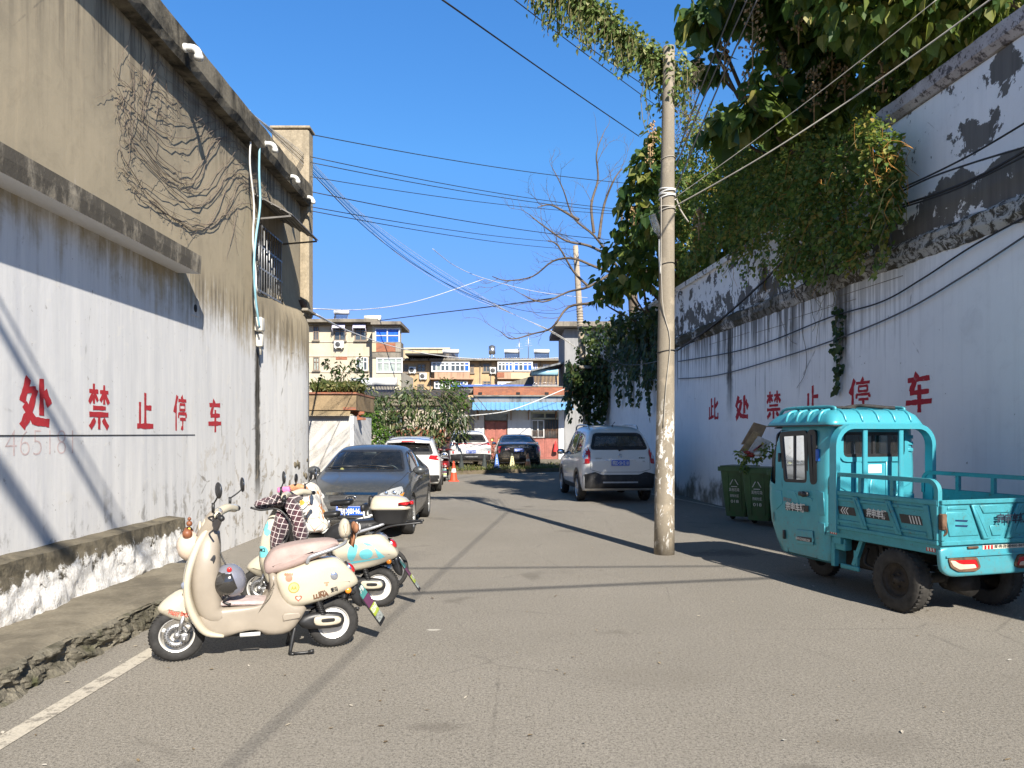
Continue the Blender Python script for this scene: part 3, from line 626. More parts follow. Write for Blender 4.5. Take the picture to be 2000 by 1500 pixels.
def wbox(mb, y0, y1, z0, z1, out, th=.25, mat=None):   # box on the wall line, standing out towards the road by `out`
    pts = []
    for z in (z0, z1):
        for y, o_ in ((y0, -out), (y1, -out), (y1, th), (y0, th)): pts.append((RWX(y)+o_, y, z))
    return mb.add(pts, [(0, 3, 2, 1), (4, 5, 6, 7), (0, 1, 5, 4), (1, 2, 6, 5), (2, 3, 7, 6), (3, 0, 4, 7)], False, mat)
mb = MB(); wbox(mb, -14, 2.2, 0, 2.6, 0); wbox(mb, 2.2, 33, 0, 4.05, 0); mb.build('lower_wall', M['wall_right'], bw)
WT0, WT1 = 4.6, 11.25
mb = MB(); wbox(mb, WT0, WT1, 4.05, 6.02, -.012); wbox(mb, WT1, 33, 4.05, 5.5, -.04); wbox(mb, WT1-.36, WT1-.002, 4.05, 6.0, .012, .2); wbox(mb, 15.2, 15.5, 4.3, 5.62, .02, .2); wbox(mb, 20.5, 20.8, 4.3, 5.62, .02, .2); wbox(mb, 26, 26.3, 4.3, 5.62, .02, .2)
mb.build('upper_wall', M['wall_right'], bw)
mb = MB(); wbox(mb, WT1+.02, 33, 5.5, 5.62, .04, .3); wbox(mb, WT1+.02, 15.18, 5.4, 5.5, .0, .2); mb.build('panel_coping', M['wall_right'], bw)
mb = MB(); rows = []
for y in [WT0+i*.15 for i in range(int((WT1-WT0)/.15)+1)]:
    j = lambda k: .012*mn.noise(Vector((k, y*4, 0)))
    x = RWX(y); rows.append([(x+.25, y, 6.03), (x-.03, y, 6.03), (x-.10+j(1), y, 6.10), (x-.11+j(2), y, 6.26+j(3)), (x+.25, y, 6.28)])
mb.loft(rows, True, False); mb.build('coping', capmat(), bw)
mb = MB(); rows = []
for y in [2.2+i*.07 for i in range(440)]:
    x = RWX(y); j = lambda k, a=.03: a*mn.noise(Vector((k*3.7, y*3.2, 0)))+a*.6*mn.noise(Vector((k*3.7, y*9, 2)))
    rows.append([(x+.05, y, 3.95), (x-.02+j(0, .02), y, 3.97+j(1)), (x-.05+j(2), y, 4.03+j(3)), (x-.09+j(4), y, 4.08+j(5)), (x-.08+j(6), y, 4.15+j(7)), (x-.10+j(8), y, 4.21+j(9)), (x-.03+j(10), y, 4.27+j(11)), (x+.05, y, 4.29)])
mb.loft(rows, True, False); mb.build('ledge', M['ledge'], bw, auto=20)
mb = MB()
for a_, b_, z in ((11.8, 14.1, 3.72), (14.2, 15.6, 3.68), (15.9, 18.3, 3.75), (10.6, 12.3, 3.83)):
    mb.bar((RWX(a_)-.002, a_, z), (RWX(b_)-.002, b_, z+.02), .006, .007)
mb.build('hairline_joint', M['concrete_dark'], bw)
rnd = random.Random(4)
for key, u0, u1, v0, v1 in (('ci', 1384, 1403, 776, 822), ('chu', 1437, 1461, 772, 819), ('jin', 1497, 1525, 763, 818), ('zhi', 1574, 1601, 752, 806), ('ting', 1659, 1699, 740, 800), ('che', 1769, 1820, 729, 806)):
    a = RW(u0, v1, .003); b = RW(u1, v1, .003); c = RW((u0+u1)/2, v0, .003); c2 = RW((u0+u1)/2, v1, .003); d = b-a; d.z = 0
    mb = MB(); strokes(mb, key, frame((a.x, a.y, c2.z), d, (0, 0, 1)), d.length, c.z-c2.z, rnd)
    mb.build('painted_character', M['redpaint'], bw, fixn=False)
# ================================================================ houses at the end of the road
M['blue_sheet'] = plain('blue_sheet_metal', (.15, .36, .62), .4, .1, .12); M['winframe'] = plain('white_window_frame', (.60, .60, .59), .5, 0, .06)
M['pane'] = plain('dim_pane', (.06, .075, .085), .1, 0, .4, 3, Specular_IOR_Level=.7); M['pane_light'] = plain('curtained_pane', (.30, .34, .31), .2, 0, .35, 3)
M['curtain_blue'] = plain('blue_curtain_pane', (.02, .11, .55), .25, 0, .35, 5); M['red_door'] = plain('faded_red_door', (.30, .10, .075), .6, 0, .25, 5); M['dark_door'] = plain('brown_red_door', (.085, .028, .02), .55, 0, .3, 4)
def stucco(name, c, dark=(.13, .11, .08), amt=.4, sc=1.0):
    t = NT(name); p = t.pos(); v = t.noise(t.scl(p, (2.2*sc, 2.2*sc, .3*sc)), 1.3, 5, .65); n = t.noise(p, 1.1*sc, 5, .6); f = t.noise(p, 9, 4, .7)
    col = t.mix(t.rng(n, .3, .7), vary(c, .88), vary(c, 1.1)); col = t.mix(t.math('MULTIPLY', t.step(v, .5, .68), amt), col, dark); col = t.mix(t.math('MULTIPLY', t.step(f, .6, .7), amt*.5), col, dark)
    return t.set(col, .92, 0, t.bump(f, .2, .02))
M['cream'] = stucco('cream_stucco', (.47, .42, .32), (.34, .29, .21), .45); M['tan'] = stucco('tan_stucco', (.43, .30, .165), (.25, .18, .11), .55); M['pale_tan'] = stucco('pale_tan_stucco', (.50, .41, .26), (.45, .37, .24), .3)
M['whitewash'] = stucco('white_house_wall', (.60, .60, .60), (.42, .42, .42), .3); M['grey_block'] = stucco('grey_block_wall', (.26, .26, .26), (.09, .09, .09), .5); M['roofslab'] = concrete('roof_slab', (.24, .215, .175), (.06, .055, .05), .6, .6)
M['fascia'] = stucco('grey_fascia', (.20, .21, .22), (.04, .04, .04), .7)
class Fac:                                       # a facade facing the road: pixel boxes at a set distance
    def __init__(s, Y): s.Y = Y
    def r(s, u0, u1, v0, v1): a = P(u0, v1, s.Y); b = P(u1, v0, s.Y); return a.x, b.x, a.z, b.z
    def box(s, mb, u0, u1, v0, v1, d0, d1, mat=None):   # d: metres in front (+) or behind (-) of the facade
        x0, x1, z0, z1 = s.r(u0, u1, v0, v1); return mb.box(((x0+x1)/2, s.Y-(d0+d1)/2, (z0+z1)/2), (x1-x0, abs(d1-d0), z1-z0), mat=mat)
    def window(s, parent, u0, u1, v0, v1, cols=2, rows=(.33,), glass=None, frame=None, d=.0, fw=.07, sill=True, lights=None):
        x0, x1, z0, z1 = s.r(u0, u1, v0, v1); Y = s.Y-d; mb = MB()
        mb.box(((x0+x1)/2, Y-.01, z0+fw/2), (x1-x0, .09, fw)); mb.box(((x0+x1)/2, Y-.01, z1-fw/2), (x1-x0, .09, fw))
        for k in range(cols+1):
            x = x0+fw/2+(x1-x0-fw)*k/cols; mb.box((x, Y-.012, (z0+z1)/2), (fw, .085, z1-z0-2*fw-.004))
        for q in rows: mb.box(((x0+x1)/2, Y-.008, z1-(z1-z0)*q), (x1-x0-.01, .075, fw*.8))
        o = mb.build('window', frame or M['winframe'], parent)
        g = MB(); rn = random.Random(int(u0*7+v0)); gl = glass if isinstance(glass, list) else [glass or M['pane']]
        for k in range(cols):
            a = x0+(x1-x0)*k/cols; b = x0+(x1-x0)*(k+1)/cols; g.quad((a, Y+.015, z0+.02), (b, Y+.015, z0+.02), (b, Y+.015, z1-.02), (a, Y+.015, z1-.02), mat=(lights[k] if lights else rn.randrange(len(gl))))
        g.build('pane', gl, o)
        if sill:
            m = MB(); m.box(((x0+x1)/2, Y-.06, z0-.05), (x1-x0+.16, .2, .08)); m.build('sill', M['roofslab'], o)
        return o
def ac_unit(F, parent, u, v, w=.8, h=.58):
    c = P(u, v, F.Y); mb = MB(); mb.box((c.x, F.Y-.22, c.z), (w, .3, h), .03)
    for k in (-.3, .3): mb.box((c.x+k*w, F.Y-.2, c.z-h/2-.05), (.05, .4, .06))
    o = mb.build('air_conditioner', M['white'], parent)
    g = MB(); g.lathe([(.0, 0), (h*.36, 0), (h*.40, .015), (h*.40, .03)], 18, Matrix.Translation((c.x-.1*w, F.Y-.373, c.z)) @ Matrix.Rotation(R(-90), 4, 'X')); g.build('fan_grille', M['darkgrey'], o)
    return o
def heater(loc, w=1.6, tank=(.72, .72, .70), name_label='', group=None, tilt=45, s=1.0, parent=None, rz=0):
    """evacuated tube solar water heater: a horizontal tank over a slanting bank of tubes"""
    t = thing('water_heater', name_label, 'water heater', loc, rz, group) if parent is None else None
    pr = t or parent; b = Vector((0, 0, 0)) if t else Vector(loc)
    mb = MB(); mb.tube([b+Vector((-w/2, .35*s, .95*s)), b+Vector((w/2, .35*s, .95*s))], .24*s, 18); [mb.tube([b+Vector((k*w/2-.02*k, .35*s, .95*s)), b+Vector((k*w/2+.02*k, .35*s, .95*s))], .255*s, 18) for k in (-1, 1)]
    mb.build('tank', plain('heater_tank', tank, .3, .2, .1), pr)
    mb = MB(); n = int(w/.085)
    for k in range(n):
        x = -w/2+.08+(w-.16)*k/(n-1); mb.tube([b+Vector((x, .30*s, .85*s)), b+Vector((x, -.5*s, .10*s))], .029*s, 6)
    mb.build('tube_bank', plain('heater_tubes', (.02, .026, .05), .15, .2, .3), pr)
    mb = MB()
    for x in (-w/2+.1, w/2-.1):
        mb.bar(b+Vector((x, .3*s, 0)), b+Vector((x, .3*s, .85*s)), .04); mb.bar(b+Vector((x, -.52*s, 0)), b+Vector((x, .36*s, .80*s)), .04); mb.bar(b+Vector((x, -.55*s, .01)), b+Vector((x, .4*s, .01)), .04)
    mb.bar(b+Vector((-w/2, -.51*s, .07*s)), b+Vector((w/2, -.51*s, .07*s)), .06); mb.build('stand', M['steel'], pr)
    return t
# ---------------------------------------------------------------- single-storey house with the blue awning
F = Fac(45.0); hs_ = thing('house', 'white single-storey house with brick parapet and long blue sheet awning', 'house', (0, 0, 0))
mb = MB(); x0, x1, z0, z1 = F.r(927, 1102, 700, 905); zt = P(0, 772, 45).z
D1 = F.r(946, 991, 808, 898); D2 = F.r(1037, 1091, 805, 898)
xs = [x0, D1[0], D1[1], D2[0], D2[1], x1]
for i in (0, 2, 4): mb.box(((xs[i]+xs[i+1])/2, 45.15, zt/2), (xs[i+1]-xs[i], .3, zt))
for d in (D1, D2): mb.box(((d[0]+d[1])/2, 45.15, (d[3]+zt)/2), (d[1]-d[0], .3, zt-d[3]))
mb.box(((x0+x1)/2, 48.6, zt/2), (x1-x0-.02, 6.4, zt)); mb.build('wall', M['whitewash'], hs_)
mb = MB(); a = F.r(900, 926.6, 745, 905); mb.box(((a[0]+a[1])/2, 46.9, 1.9), (a[1]-a[0], 3.0, 3.8)); mb.build('side_wall', M['whitewash'], hs_)
mb = MB(); F.box(mb, 925, 1124, 756, 772, -3.0, .12); mb.build('brick_parapet', M['brick'], hs_)
mb = MB(); F.box(mb, 924, 1125, 754.5, 756, -3.0, .15); F.box(mb, 924, 1125, 772, 774.5, -1, .22); F.box(mb, 898, 925, 757, 765, -4.0, -1.0); mb.build('coping', M['roofslab'], hs_)
mb = MB(); F.box(mb, 926.5, 1122, 774.6, 787, -.02, .05); mb.build('fascia', M['fascia'], hs_)
for q in (938, 1012, 1068): mb = MB(); c = P(q, 768, 44.87); mb.box((c.x, 44.86, c.z), (.22, .05, .12)); mb.build('drain_hole', M['blackmatte'], hs_)
def awning_sheet(xa, xb, ya, za, yb, zb):
    mb = MB(); n = int((xb-xa)/.045); rings = []
    for i in range(n+1):
        x = xa+(xb-xa)*i/n; q = .03*(1 if (i//2) % 3 == 0 else 0); rings.append([(x, ya, za+q), (x, yb, zb+q)])
    mb.loft(rings, False, False, None, False, False); return mb
a = P(924, 786, 45); b = P(1118, 786, 45); zb_ = P(0, 801, 43.6).z
aw = awning_sheet(a.x, b.x, 44.9, a.z, 43.6, zb_).build('awning', M['blue_sheet'], hs_, fixn=False)
for q in (934, 998, 1032, 1085):
    mb = MB(); c = P(q, 812, 45); mb.bar((c.x, 44.9, c.z-.25), (c.x, 44.9, c.z+.35), .05); mb.bar((c.x, 44.88, c.z-.2), (c.x, 43.75, zb_-.03), .045); mb.build('awning_bracket', M['rust'], aw)
mb = MB(); F.box(mb, 946, 991, 808, 822, -.14, -.08, 1); F.box(mb, 945.6, 947, 808, 898, -.14, .0, 0); F.box(mb, 990, 991.6, 808, 898, -.14, .0, 0); F.box(mb, 947, 990, 821, 823, -.13, -.04, 0)
fr_ = mb.build('door_frame', [M['rust'], M['pane']], hs_)
for u0, u1 in ((947.2, 968.2), (968.8, 990)):
    mb = MB(); F.box(mb, u0, u1, 823, 898, -.15, -.09); F.box(mb, u0+3, u1-3, 829, 856, -.1, -.075); F.box(mb, u0+3, u1-3, 862, 892, -.1, -.075); dd = mb.build('door', M['red_door'], hs_, label='dull red wooden door leaf beneath the awning')
    c = P((u0 if u0 > 960 else u1), 858, 44.9); k = MB(); k.lathe([(.0, 0), (.1, 0), (.11, .03)], 12, Matrix.Translation((c.x+(.2 if u0 > 960 else -.2), 45.08, c.z)) @ Matrix.Rotation(R(90), 4, 'X')); k.build('handle', plain('brass_ring', (.5, .3, .12), .4, .7), dd)
F.Y = 45.1
F.window(hs_, 1037, 1091, 805, 819, 2, (), M['pane'], plain('grey_green_frame', (.33, .34, .27), .7), 0, .09, False)
F.window(hs_, 1038, 1063, 820, 855, 2, (), [M['pane'], M['pane_light']], M['winframe'], 0, .06, False)
mb = MB(); F.box(mb, 1064, 1090, 820, 855, -.12, -.1); fr_ = mb.build('window', M['pane'], hs_)
mb = MB()
for k in range(11): c = F.r(1064+k*2.5, 1064+k*2.5, 838 if k % 2 else 822, 856); mb.tube([(c[0], 45.05, c[2]), (c[0], 45.05, c[3])], .018, 5)
for k in range(9): c = F.r(1040+k*2.6, 1040, 840, 856); mb.tube([(c[0], 45.02, c[2]), (c[0], 45.02, c[3])], .014, 5)
mb.build('window_bars', M['rust'], fr_)
for u0, u1 in ((1038, 1064), (1064.5, 1090.5)):
    mb = MB(); F.box(mb, u0, u1, 856, 897, -.1, -.02); F.box(mb, u0+3, u1-3, 860, 894, -.03, .0); mb.build('door', M['red_door'], hs_, label='faded red lower door panel below the barred window')
F.Y = 45.0
mb = MB(); a = P(1085, 872, 44.9); mb.lathe([(.16, 0), (.1, .3), (.02, .62)], 8, Matrix.Translation((a.x, 44.85, a.z-.3))); tag(mb.build('pennant', plain('red_cloth', (.55, .03, .03), .8)), 'small folded red pennant beside the pale red door', 'pennant')
mb = MB(); a0, a1 = P(880, 758, 47), P(1052, 749, 47); mb.box(((a0.x+a1.x)/2, 51, a1.z-.1), (a1.x-a0.x, 7, .12)); mb.build('roof', plain('blue_roof_sheet', (.07, .14, .48), .45), hs_)
mb = MB(); q = [P(975, 754, 49), P(1040, 735, 49), P(1045, 754, 49)]; mb.prism([(p.x, p.z) for p in q], 48.5, 53); mb.build('roof_shed', M['concrete_dark'], hs_)
c = P(1065, 755, 45.9); heater((c.x, 46.2, c.z), 1.55, (.35, .60, .72), 'pale blue tank solar water heater behind the brick parapet of the white house', 'solar water heaters on roofs', s=.95)
# ---------------------------------------------------------------- dark low houses behind the tree
F = Fac(40.0); dh = thing('shed', 'dark low brick house with tiled roof half hidden behind the broad-leaved tree', 'house', (0, 0, 0))
mb = MB(); F.box(mb, 700, 905, 792, 905, -5, 0); mb.build('wall', stucco('grimy_wall', (.42, .36, .28), (.10, .08, .06), .7), dh)
mb = MB(); F.box(mb, 690, 912, 775, 792, -5, .3); mb.build('eaves', M['concrete_dark'], dh)
mb = MB(); n = 120; a0, a1 = P(686, 780, 40), P(914, 780, 40)
rings = [[(a0.x+(a1.x-a0.x)*i/n, 39.6, P(0, 778, 40).z+.05*abs(math.sin(i*.9))), (a0.x+(a1.x-a0.x)*i/n, 43, P(0, 760, 42).z+.05*abs(math.sin(i*.9)))] for i in range(n+1)]
mb.loft(rings, False, True, None, False, False); mb.build('roof', plain('black_tile', (.045, .042, .04), .9, 0, .5, 5), dh)
F.window(dh, 760, 790, 803, 830, 2, (), M['pane'], M['rust'], .02, .08)
for u, tk, lb in ((706, (.62, .63, .64), 'silver tank solar water heater on the dark roof, left of the white one'), (750, (.74, .74, .72), 'white tank solar water heater on the dark roof behind the tree')):
    c = P(u, 774, 42); o = heater((c.x, 42, c.z-.15), 1.25, tk, lb, 'solar water heaters on roofs')
bwl = thing('garden_wall', 'low crumbling brick and plaster garden wall under the broad-leaved tree', 'wall', (0, 0, 0))
mb = MB(); random.seed(9); F2 = Fac(36.5)
F2.box(mb, 735, 772, 838, 905, -.3, 0); mb.build('plaster_panel', M['whitewash'], bwl)
mb = MB(); F2.box(mb, 772.5, 868, 842, 905, -.28, .0)
for k in range(24):
    u = 775+k*4; F2.box(mb, u, u+random.uniform(2, 4), 842-random.uniform(2, 9), 842, -.26, -.02)
mb.build('brick_panel', M['brick'], bwl)
# ---------------------------------------------------------------- outbuilding on the left
F = Fac(24.0); ob = thing('outbuilding', 'small white outbuilding with a brown weed-grown flat roof beside the warehouse', 'outbuilding', (0, 0, 0))
mb = MB(); F.box(mb, 590, 683, 812, 952, -.3, 0); mb.build('wall', stucco('pale_rough_wall', (.50, .48, .445), (.33, .30, .26), .5), ob)
mb = MB(); F.box(mb, 683.3, 691, 812, 952, -3, -.0); mb.build('corner_post', M['whitewash'], ob)
mb = MB(); F.box(mb, 585, 697, 770, 801, -3, .1); mb.build('parapet', concrete('brown_parapet', (.30, .22, .13), (.09, .07, .045), .6, 1), ob)
mb = MB(); rings = []
for i in range(60):
    x = P(585, 0, 24).x+(P(686, 0, 24).x-P(585, 0, 24).x)*i/59; rings.append([(x, 23.9, P(0, 803, 24).z), (x, 23.78, P(0, 813, 23.78).z+.03*abs(math.sin(i*1.3)))])
mb.loft(rings, False, True, None, False, False); mb.build('tiled_eave', concrete('mossy_tiles', (.26, .20, .12), (.09, .075, .05), .7, 1.5), ob)
mb = MB(); F.box(mb, 583, 698, 766.5, 770, -3, .16); F.box(mb, 672, 697, 796, 801, .1, .14); mb.build('coping', M['brick'], ob)
mb = MB()
for k in range(9):
    c = P(691+random.uniform(-2, 14), 806+random.uniform(0, 12), 24.6); mb.box(c, (.24, .2, .09), rz=random.uniform(-.4, .4))
mb.build('broken_bricks', M['brick'], ob)
mb = MB(); c = P(690, 868, 26); mb.sphere((P(688, 0, 26).x, 26, .9), .5, 14, 8, (1.0, .7, .5)); mb.box((P(688, 0, 26).x, 26, .35), (.9, .6, .75), .1); tag(mb.build('covered_box', plain('old_canvas', (.46, .42, .33), .9, 0, .2, 4, .4, 8)), 'beige canvas covered box behind the white car', 'box')
# ---------------------------------------------------------------- apartment block with three storeys
F = Fac(60.0); ap = thing('apartment_building', 'cream three-storey apartment block with flat concrete roof above the warehouse corner', 'apartment block', (0, 0, 0))
mb = MB(); F.box(mb, 520, 733, 636, 905, -9, 0); mb.build('wall', M['cream'], ap)
mb = MB(); F.box(mb, 510, 741, 626, 632, -10, .9); F.box(mb, 515, 737, 632, 636, -9, .35); F.box(mb, 733.2, 790, 634.6, 640.5, -3, 2.0); mb.build('roof', M['roofslab'], ap)
mb = MB(); 
for v in (667, 695, 726): F.box(mb, 520, 733, v, v+1.6, 0, .06)
mb.build('string_course', stucco('stained_band', (.52, .46, .35), (.3, .24, .17), .6), ap)
for (u0, u1, v0, v1, g) in ((612, 623, 637.5, 665, 'pane'), (652.5, 675.5, 637.5, 665.5, None), (693, 716.5, 638, 665.5, None), (612, 624, 697.5, 724, 'pane_light')):
    F.window(ap, u0, u1, v0, v1, 2, (.36,), [M['pane'], M['pane_light']] if g is None else M[g], plain('brown_window_frame', (.20, .15, .11), .7), .02, .07)
for (u0, u1, v0, v1) in ((696, 718, 698, 724),): F.window(ap, u0, u1, v0, v1, 3, (.34,), [M['pane_light'], M['pane']], M['winframe'], .02, .07)
for u in (652, 692):
    mb = MB(); x0, x1, z0, z1 = F.r(u, u+25, 637, 640); rings = []
    for k in range(7): a_ = k/6*1.45; rings.append([(x0, 60-.7*math.sin(a_), z1+.25-.55*(1-math.cos(a_))), (x1, 60-.7*math.sin(a_), z1+.25-.55*(1-math.cos(a_)))])
    mb.loft(rings, False, True, None, False, False)
    for x in (x0, x1): mb.tube([(x, 59.95, z1-.6), (x, 59.5, z1-.5), (x, 59.32, z1-.25)], .025, 5)
    mb.build('window_awning', plain('lilac_sheet', (.45, .43, .55), .5), ap)
ac_unit(F, ap, 663.5, 673.5, .75, .56)
mb = MB(); F.box(mb, 656, 678, 696.5, 702.5, 0, .03); mb.build('brick_patch', M['brick'], ap)
# glazed balconies
mb = MB(); F.box(mb, 733.2, 788, 672, 702, 0, 1.4); mb.build('balcony_slab', M['roofslab'], ap)
mb = MB(); F.box(mb, 733.4, 741, 674.5, 691, 1.4, 1.46, 0); F.box(mb, 741, 778, 674.5, 691, 1.4, 1.45, 1); F.box(mb, 778, 788.2, 674.5, 691, 1.4, 1.46, 2); mb.build('balcony_parapet', [M['pale_tan'], M['brick'], M['concrete']], ap)
mb = MB(); F.box(mb, 733.2, 784, 640.8, 672, 0, 1.3); F.box(mb, 733.2, 786, 702, 728, 0, 1.3); F.box(mb, 733.2, 788, 728, 905, -6, 1.3); mb.build('bay', M['cream'], ap)
F.Y = 58.68
def fp(u, y=60.0): return 1000+(u-1000)*y/58.68   # same spot seen on the nearer plane
F.window(ap, 732.5, 781, 641, 671.5, 2, (.48,), [M['curtain_blue'], M['pane']], M['winframe'], .02, .09, False, [0, 0])
F.window(ap, 735, 786.5, 698.5, 728, 4, (.35,), M['pane_light'], M['winframe'], .02, .09, False)
F.Y = 60.0
c = P(666, 625, 61); heater((c.x, 61, c.z-.1), 1.15, (.62, .63, .65), 'silver tank solar water heater on top of the cream apartment block', 'solar water heaters on roofs', s=.8)
mb = MB(); c = P(728, 621, 60.5); mb.tube([(c.x-.65, 60.5, c.z), (c.x+.65, 60.5, c.z)], .2, 14); [mb.box((c.x+k, 60.5, c.z-.2), (.1, .3, .3)) for k in (-.5, .5)]
tag(mb.build('water_tank', plain('old_white_tank', (.62, .60, .52), .6)), 'old white cylindrical water tank lying on the edge of the cream block roof', 'water tank')
# ---------------------------------------------------------------- low tan block farther back
F = Fac(95.0); tb = thing('apartment_building', 'long tan apartment block with rows of white framed glazed balconies', 'apartment block', (0, 0, 0))
mb = MB(); F.box(mb, 730, 1130, 706, 905, -9, 0); mb.build('wall', M['tan'], tb)
mb = MB(); F.box(mb, 728, 1135, 702, 705.6, -10, 1.0)
for k in range(62): F.box(mb, 790+k*5.2, 792.5+k*5.2, 700.4, 702, -9, .9)
mb.build('roof', M['roofslab'], tb)
M['balc'] = stucco('rusty_balcony', (.42, .27, .18), (.2, .12, .08), .6)
for q in ((850, 918, 728, 740, 0, .9), (972, 1042, 728, 741, 0, .9), (840, 925, 740, 742, 0, 1.1)): mb = MB(); F.box(mb, *q); mb.build('balcony', M['balc'], tb)
mb = MB(); F.box(mb, 971, 985, 729, 738, .9, .95, 0); F.box(mb, 998, 1040, 729, 741, .9, .94, 1); mb.build('balcony_parapet', [M['brick'], M['pale_tan']], tb)
BL, PN, PL = M['curtain_blue'], M['pane'], M['pane_light']
F.window(tb, 844, 880, 708, 727.5, 4, (.34,), [PL, PN], M['winframe'], .9, .17, False); F.window(tb, 880.5, 918, 708, 727.5, 4, (.34,), [BL, PN, PN], M['winframe'], .9, .14, False)
F.window(tb, 972, 1002, 708, 726.5, 4, (.3,), [PN, BL], M['winframe'], .9, .15, False, [0, 0, 1, 1]); F.window(tb, 1003, 1040, 708, 726.5, 4, (.3,), [BL, BL, PN], M['winframe'], .9, .15, False)
for (u0, u1, v0, v1, g) in ((815, 831, 711, 728, PN), (943, 957, 710, 727, PN), (1041, 1050, 709, 726, BL), (1061, 1073, 712, 727, PL), (789, 797, 712, 729, PN), (918, 926, 712, 729, PN), (943, 959, 744, 758, PN), (815, 829, 750, 762, PN)): F.window(tb, u0, u1, v0, v1, 2, (.35,), g, plain('dark_wood_frame', (.2, .16, .12), .7) if g is PN else M['winframe'], .02, .12)
F.window(tb, 849, 880, 745, 760, 4, (.4,), [PL, PN], M['winframe'], .6, .14, False); F.window(tb, 884, 914, 745, 760, 4, (.4,), [BL, PN], M['winframe'], .6, .14, False); F.window(tb, 972, 1004, 746, 760, 4, (.3,), [PL, PN], M['winframe'], .6, .14, False)
for u, v in ((806, 723), (827, 735), (964, 724), (934, 757)): ac_unit(F, tb, u, v, .9, .8)
for u in (840, 937, 958, 1055): mb = MB(); F.box(mb, u, u+1.6, 706, 765, 0, .14); mb.build('downpipe', M['roofslab'], tb)
mb = MB(); F.box(mb, 797, 870, 694, 697.5, -6, 2.5); F.box(mb, 800, 802, 697, 706, 1, 1.2); F.box(mb, 838, 840, 697, 706, 1, 1.2); mb.build('roof_shelter', M['blackmatte'], tb)
for u, w_, lb in ((1000, 1.9, 'small white tank solar water heater, middle one on the tan block roof'), (1058, 1.9, 'small white tank solar water heater, rightmost on the tan block roof'), (880, 2.0, 'small solar water heater at the left end of the tan block roof')):
    c = P(u, 701, 97); heater((c.x, 97, c.z-.1), w_, (.72, .72, .7), lb, 'solar water heaters on roofs', s=1.15)
mb = MB(); c = P(961, 701, 97); mb.tube([(c.x, 97, c.z+.6), (c.x, 97, c.z+1.6)], .42, 14); mb.lathe([(.42, 1.6), (.1, 1.75)], 14, Matrix.Translation((c.x, 97, c.z)), cap=True)
for k in range(4): a = k*math.pi/2+.7; mb.tube([(c.x+.4*math.cos(a), 97+.4*math.sin(a), c.z-.1), (c.x+.3*math.cos(a), 97+.3*math.sin(a), c.z+.6)], .04, 5)
tag(mb.build('water_tank', M['steel']), 'upright stainless steel water tank on legs on the tan block roof', 'water tank')
for u, h, lb in ((1014, 2.6, 'thin roof aerial right of the steel tank, shorter one'), (1032, 3.4, 'thin taller roof aerial between two solar heaters')):
    mb = MB(); c = P(u, 701, 97); mb.tube([(c.x, 97, c.z), (c.x, 97, c.z+h)], .045, 5)
    for k in range(3): mb.bar((c.x-.5+.1*k, 97, c.z+h*.5+.3*k), (c.x+.5-.1*k, 97, c.z+h*.5+.3*k), .03)
    tag(mb.build('aerial', M['steel']), lb, 'aerial')
F = Fac(118.0); bt = thing('tower_block', 'plain pale tan building with windowless top rising behind the tan block', 'building', (0, 0, 0))
mb = MB(); F.box(mb, 770, 877, 682, 905, -14, 0); mb.build('wall', M['pale_tan'], bt)
mb = MB(); F.box(mb, 768, 879, 679, 682, -14.2, .2); mb.build('coping', M['cream'], bt)
mb = MB()
for k in range(6): F.box(mb, 790+k*16, 790.5+k*16, 683, 706, 0, .03)
mb.build('panel_joint', M['roofslab'], bt)
# ---------------------------------------------------------------- grey block building on the right
F = Fac(45.4); gb = thing('grey_building', 'grey block building with a thin projecting roof slab behind the vine-covered pole', 'building', (0, 0, 0))
x0 = P(1103, 0, 45.4).x; mb = MB(); mb.box((x0+4, 48.4, P(0, 642, 45.4).z/2), (8, 6, P(0, 642, 45.4).z)); mb.build('wall', M['grey_block'], gb)
mb = MB(); z = P(0, 636, 45.4).z; mb.box((x0+3.8, 48.2, z), (8.8, 7.2, .28)); mb.build('roof', M['roofslab'], gb)
mb = MB(); mb.box((x0-.9, 48, P(0, 715, 46).z), (2.2, 4, .1), R3=Matrix.Rotation(R(-14), 3, 'Y')); mb.build('lean_to_roof', M['fascia'], gb)
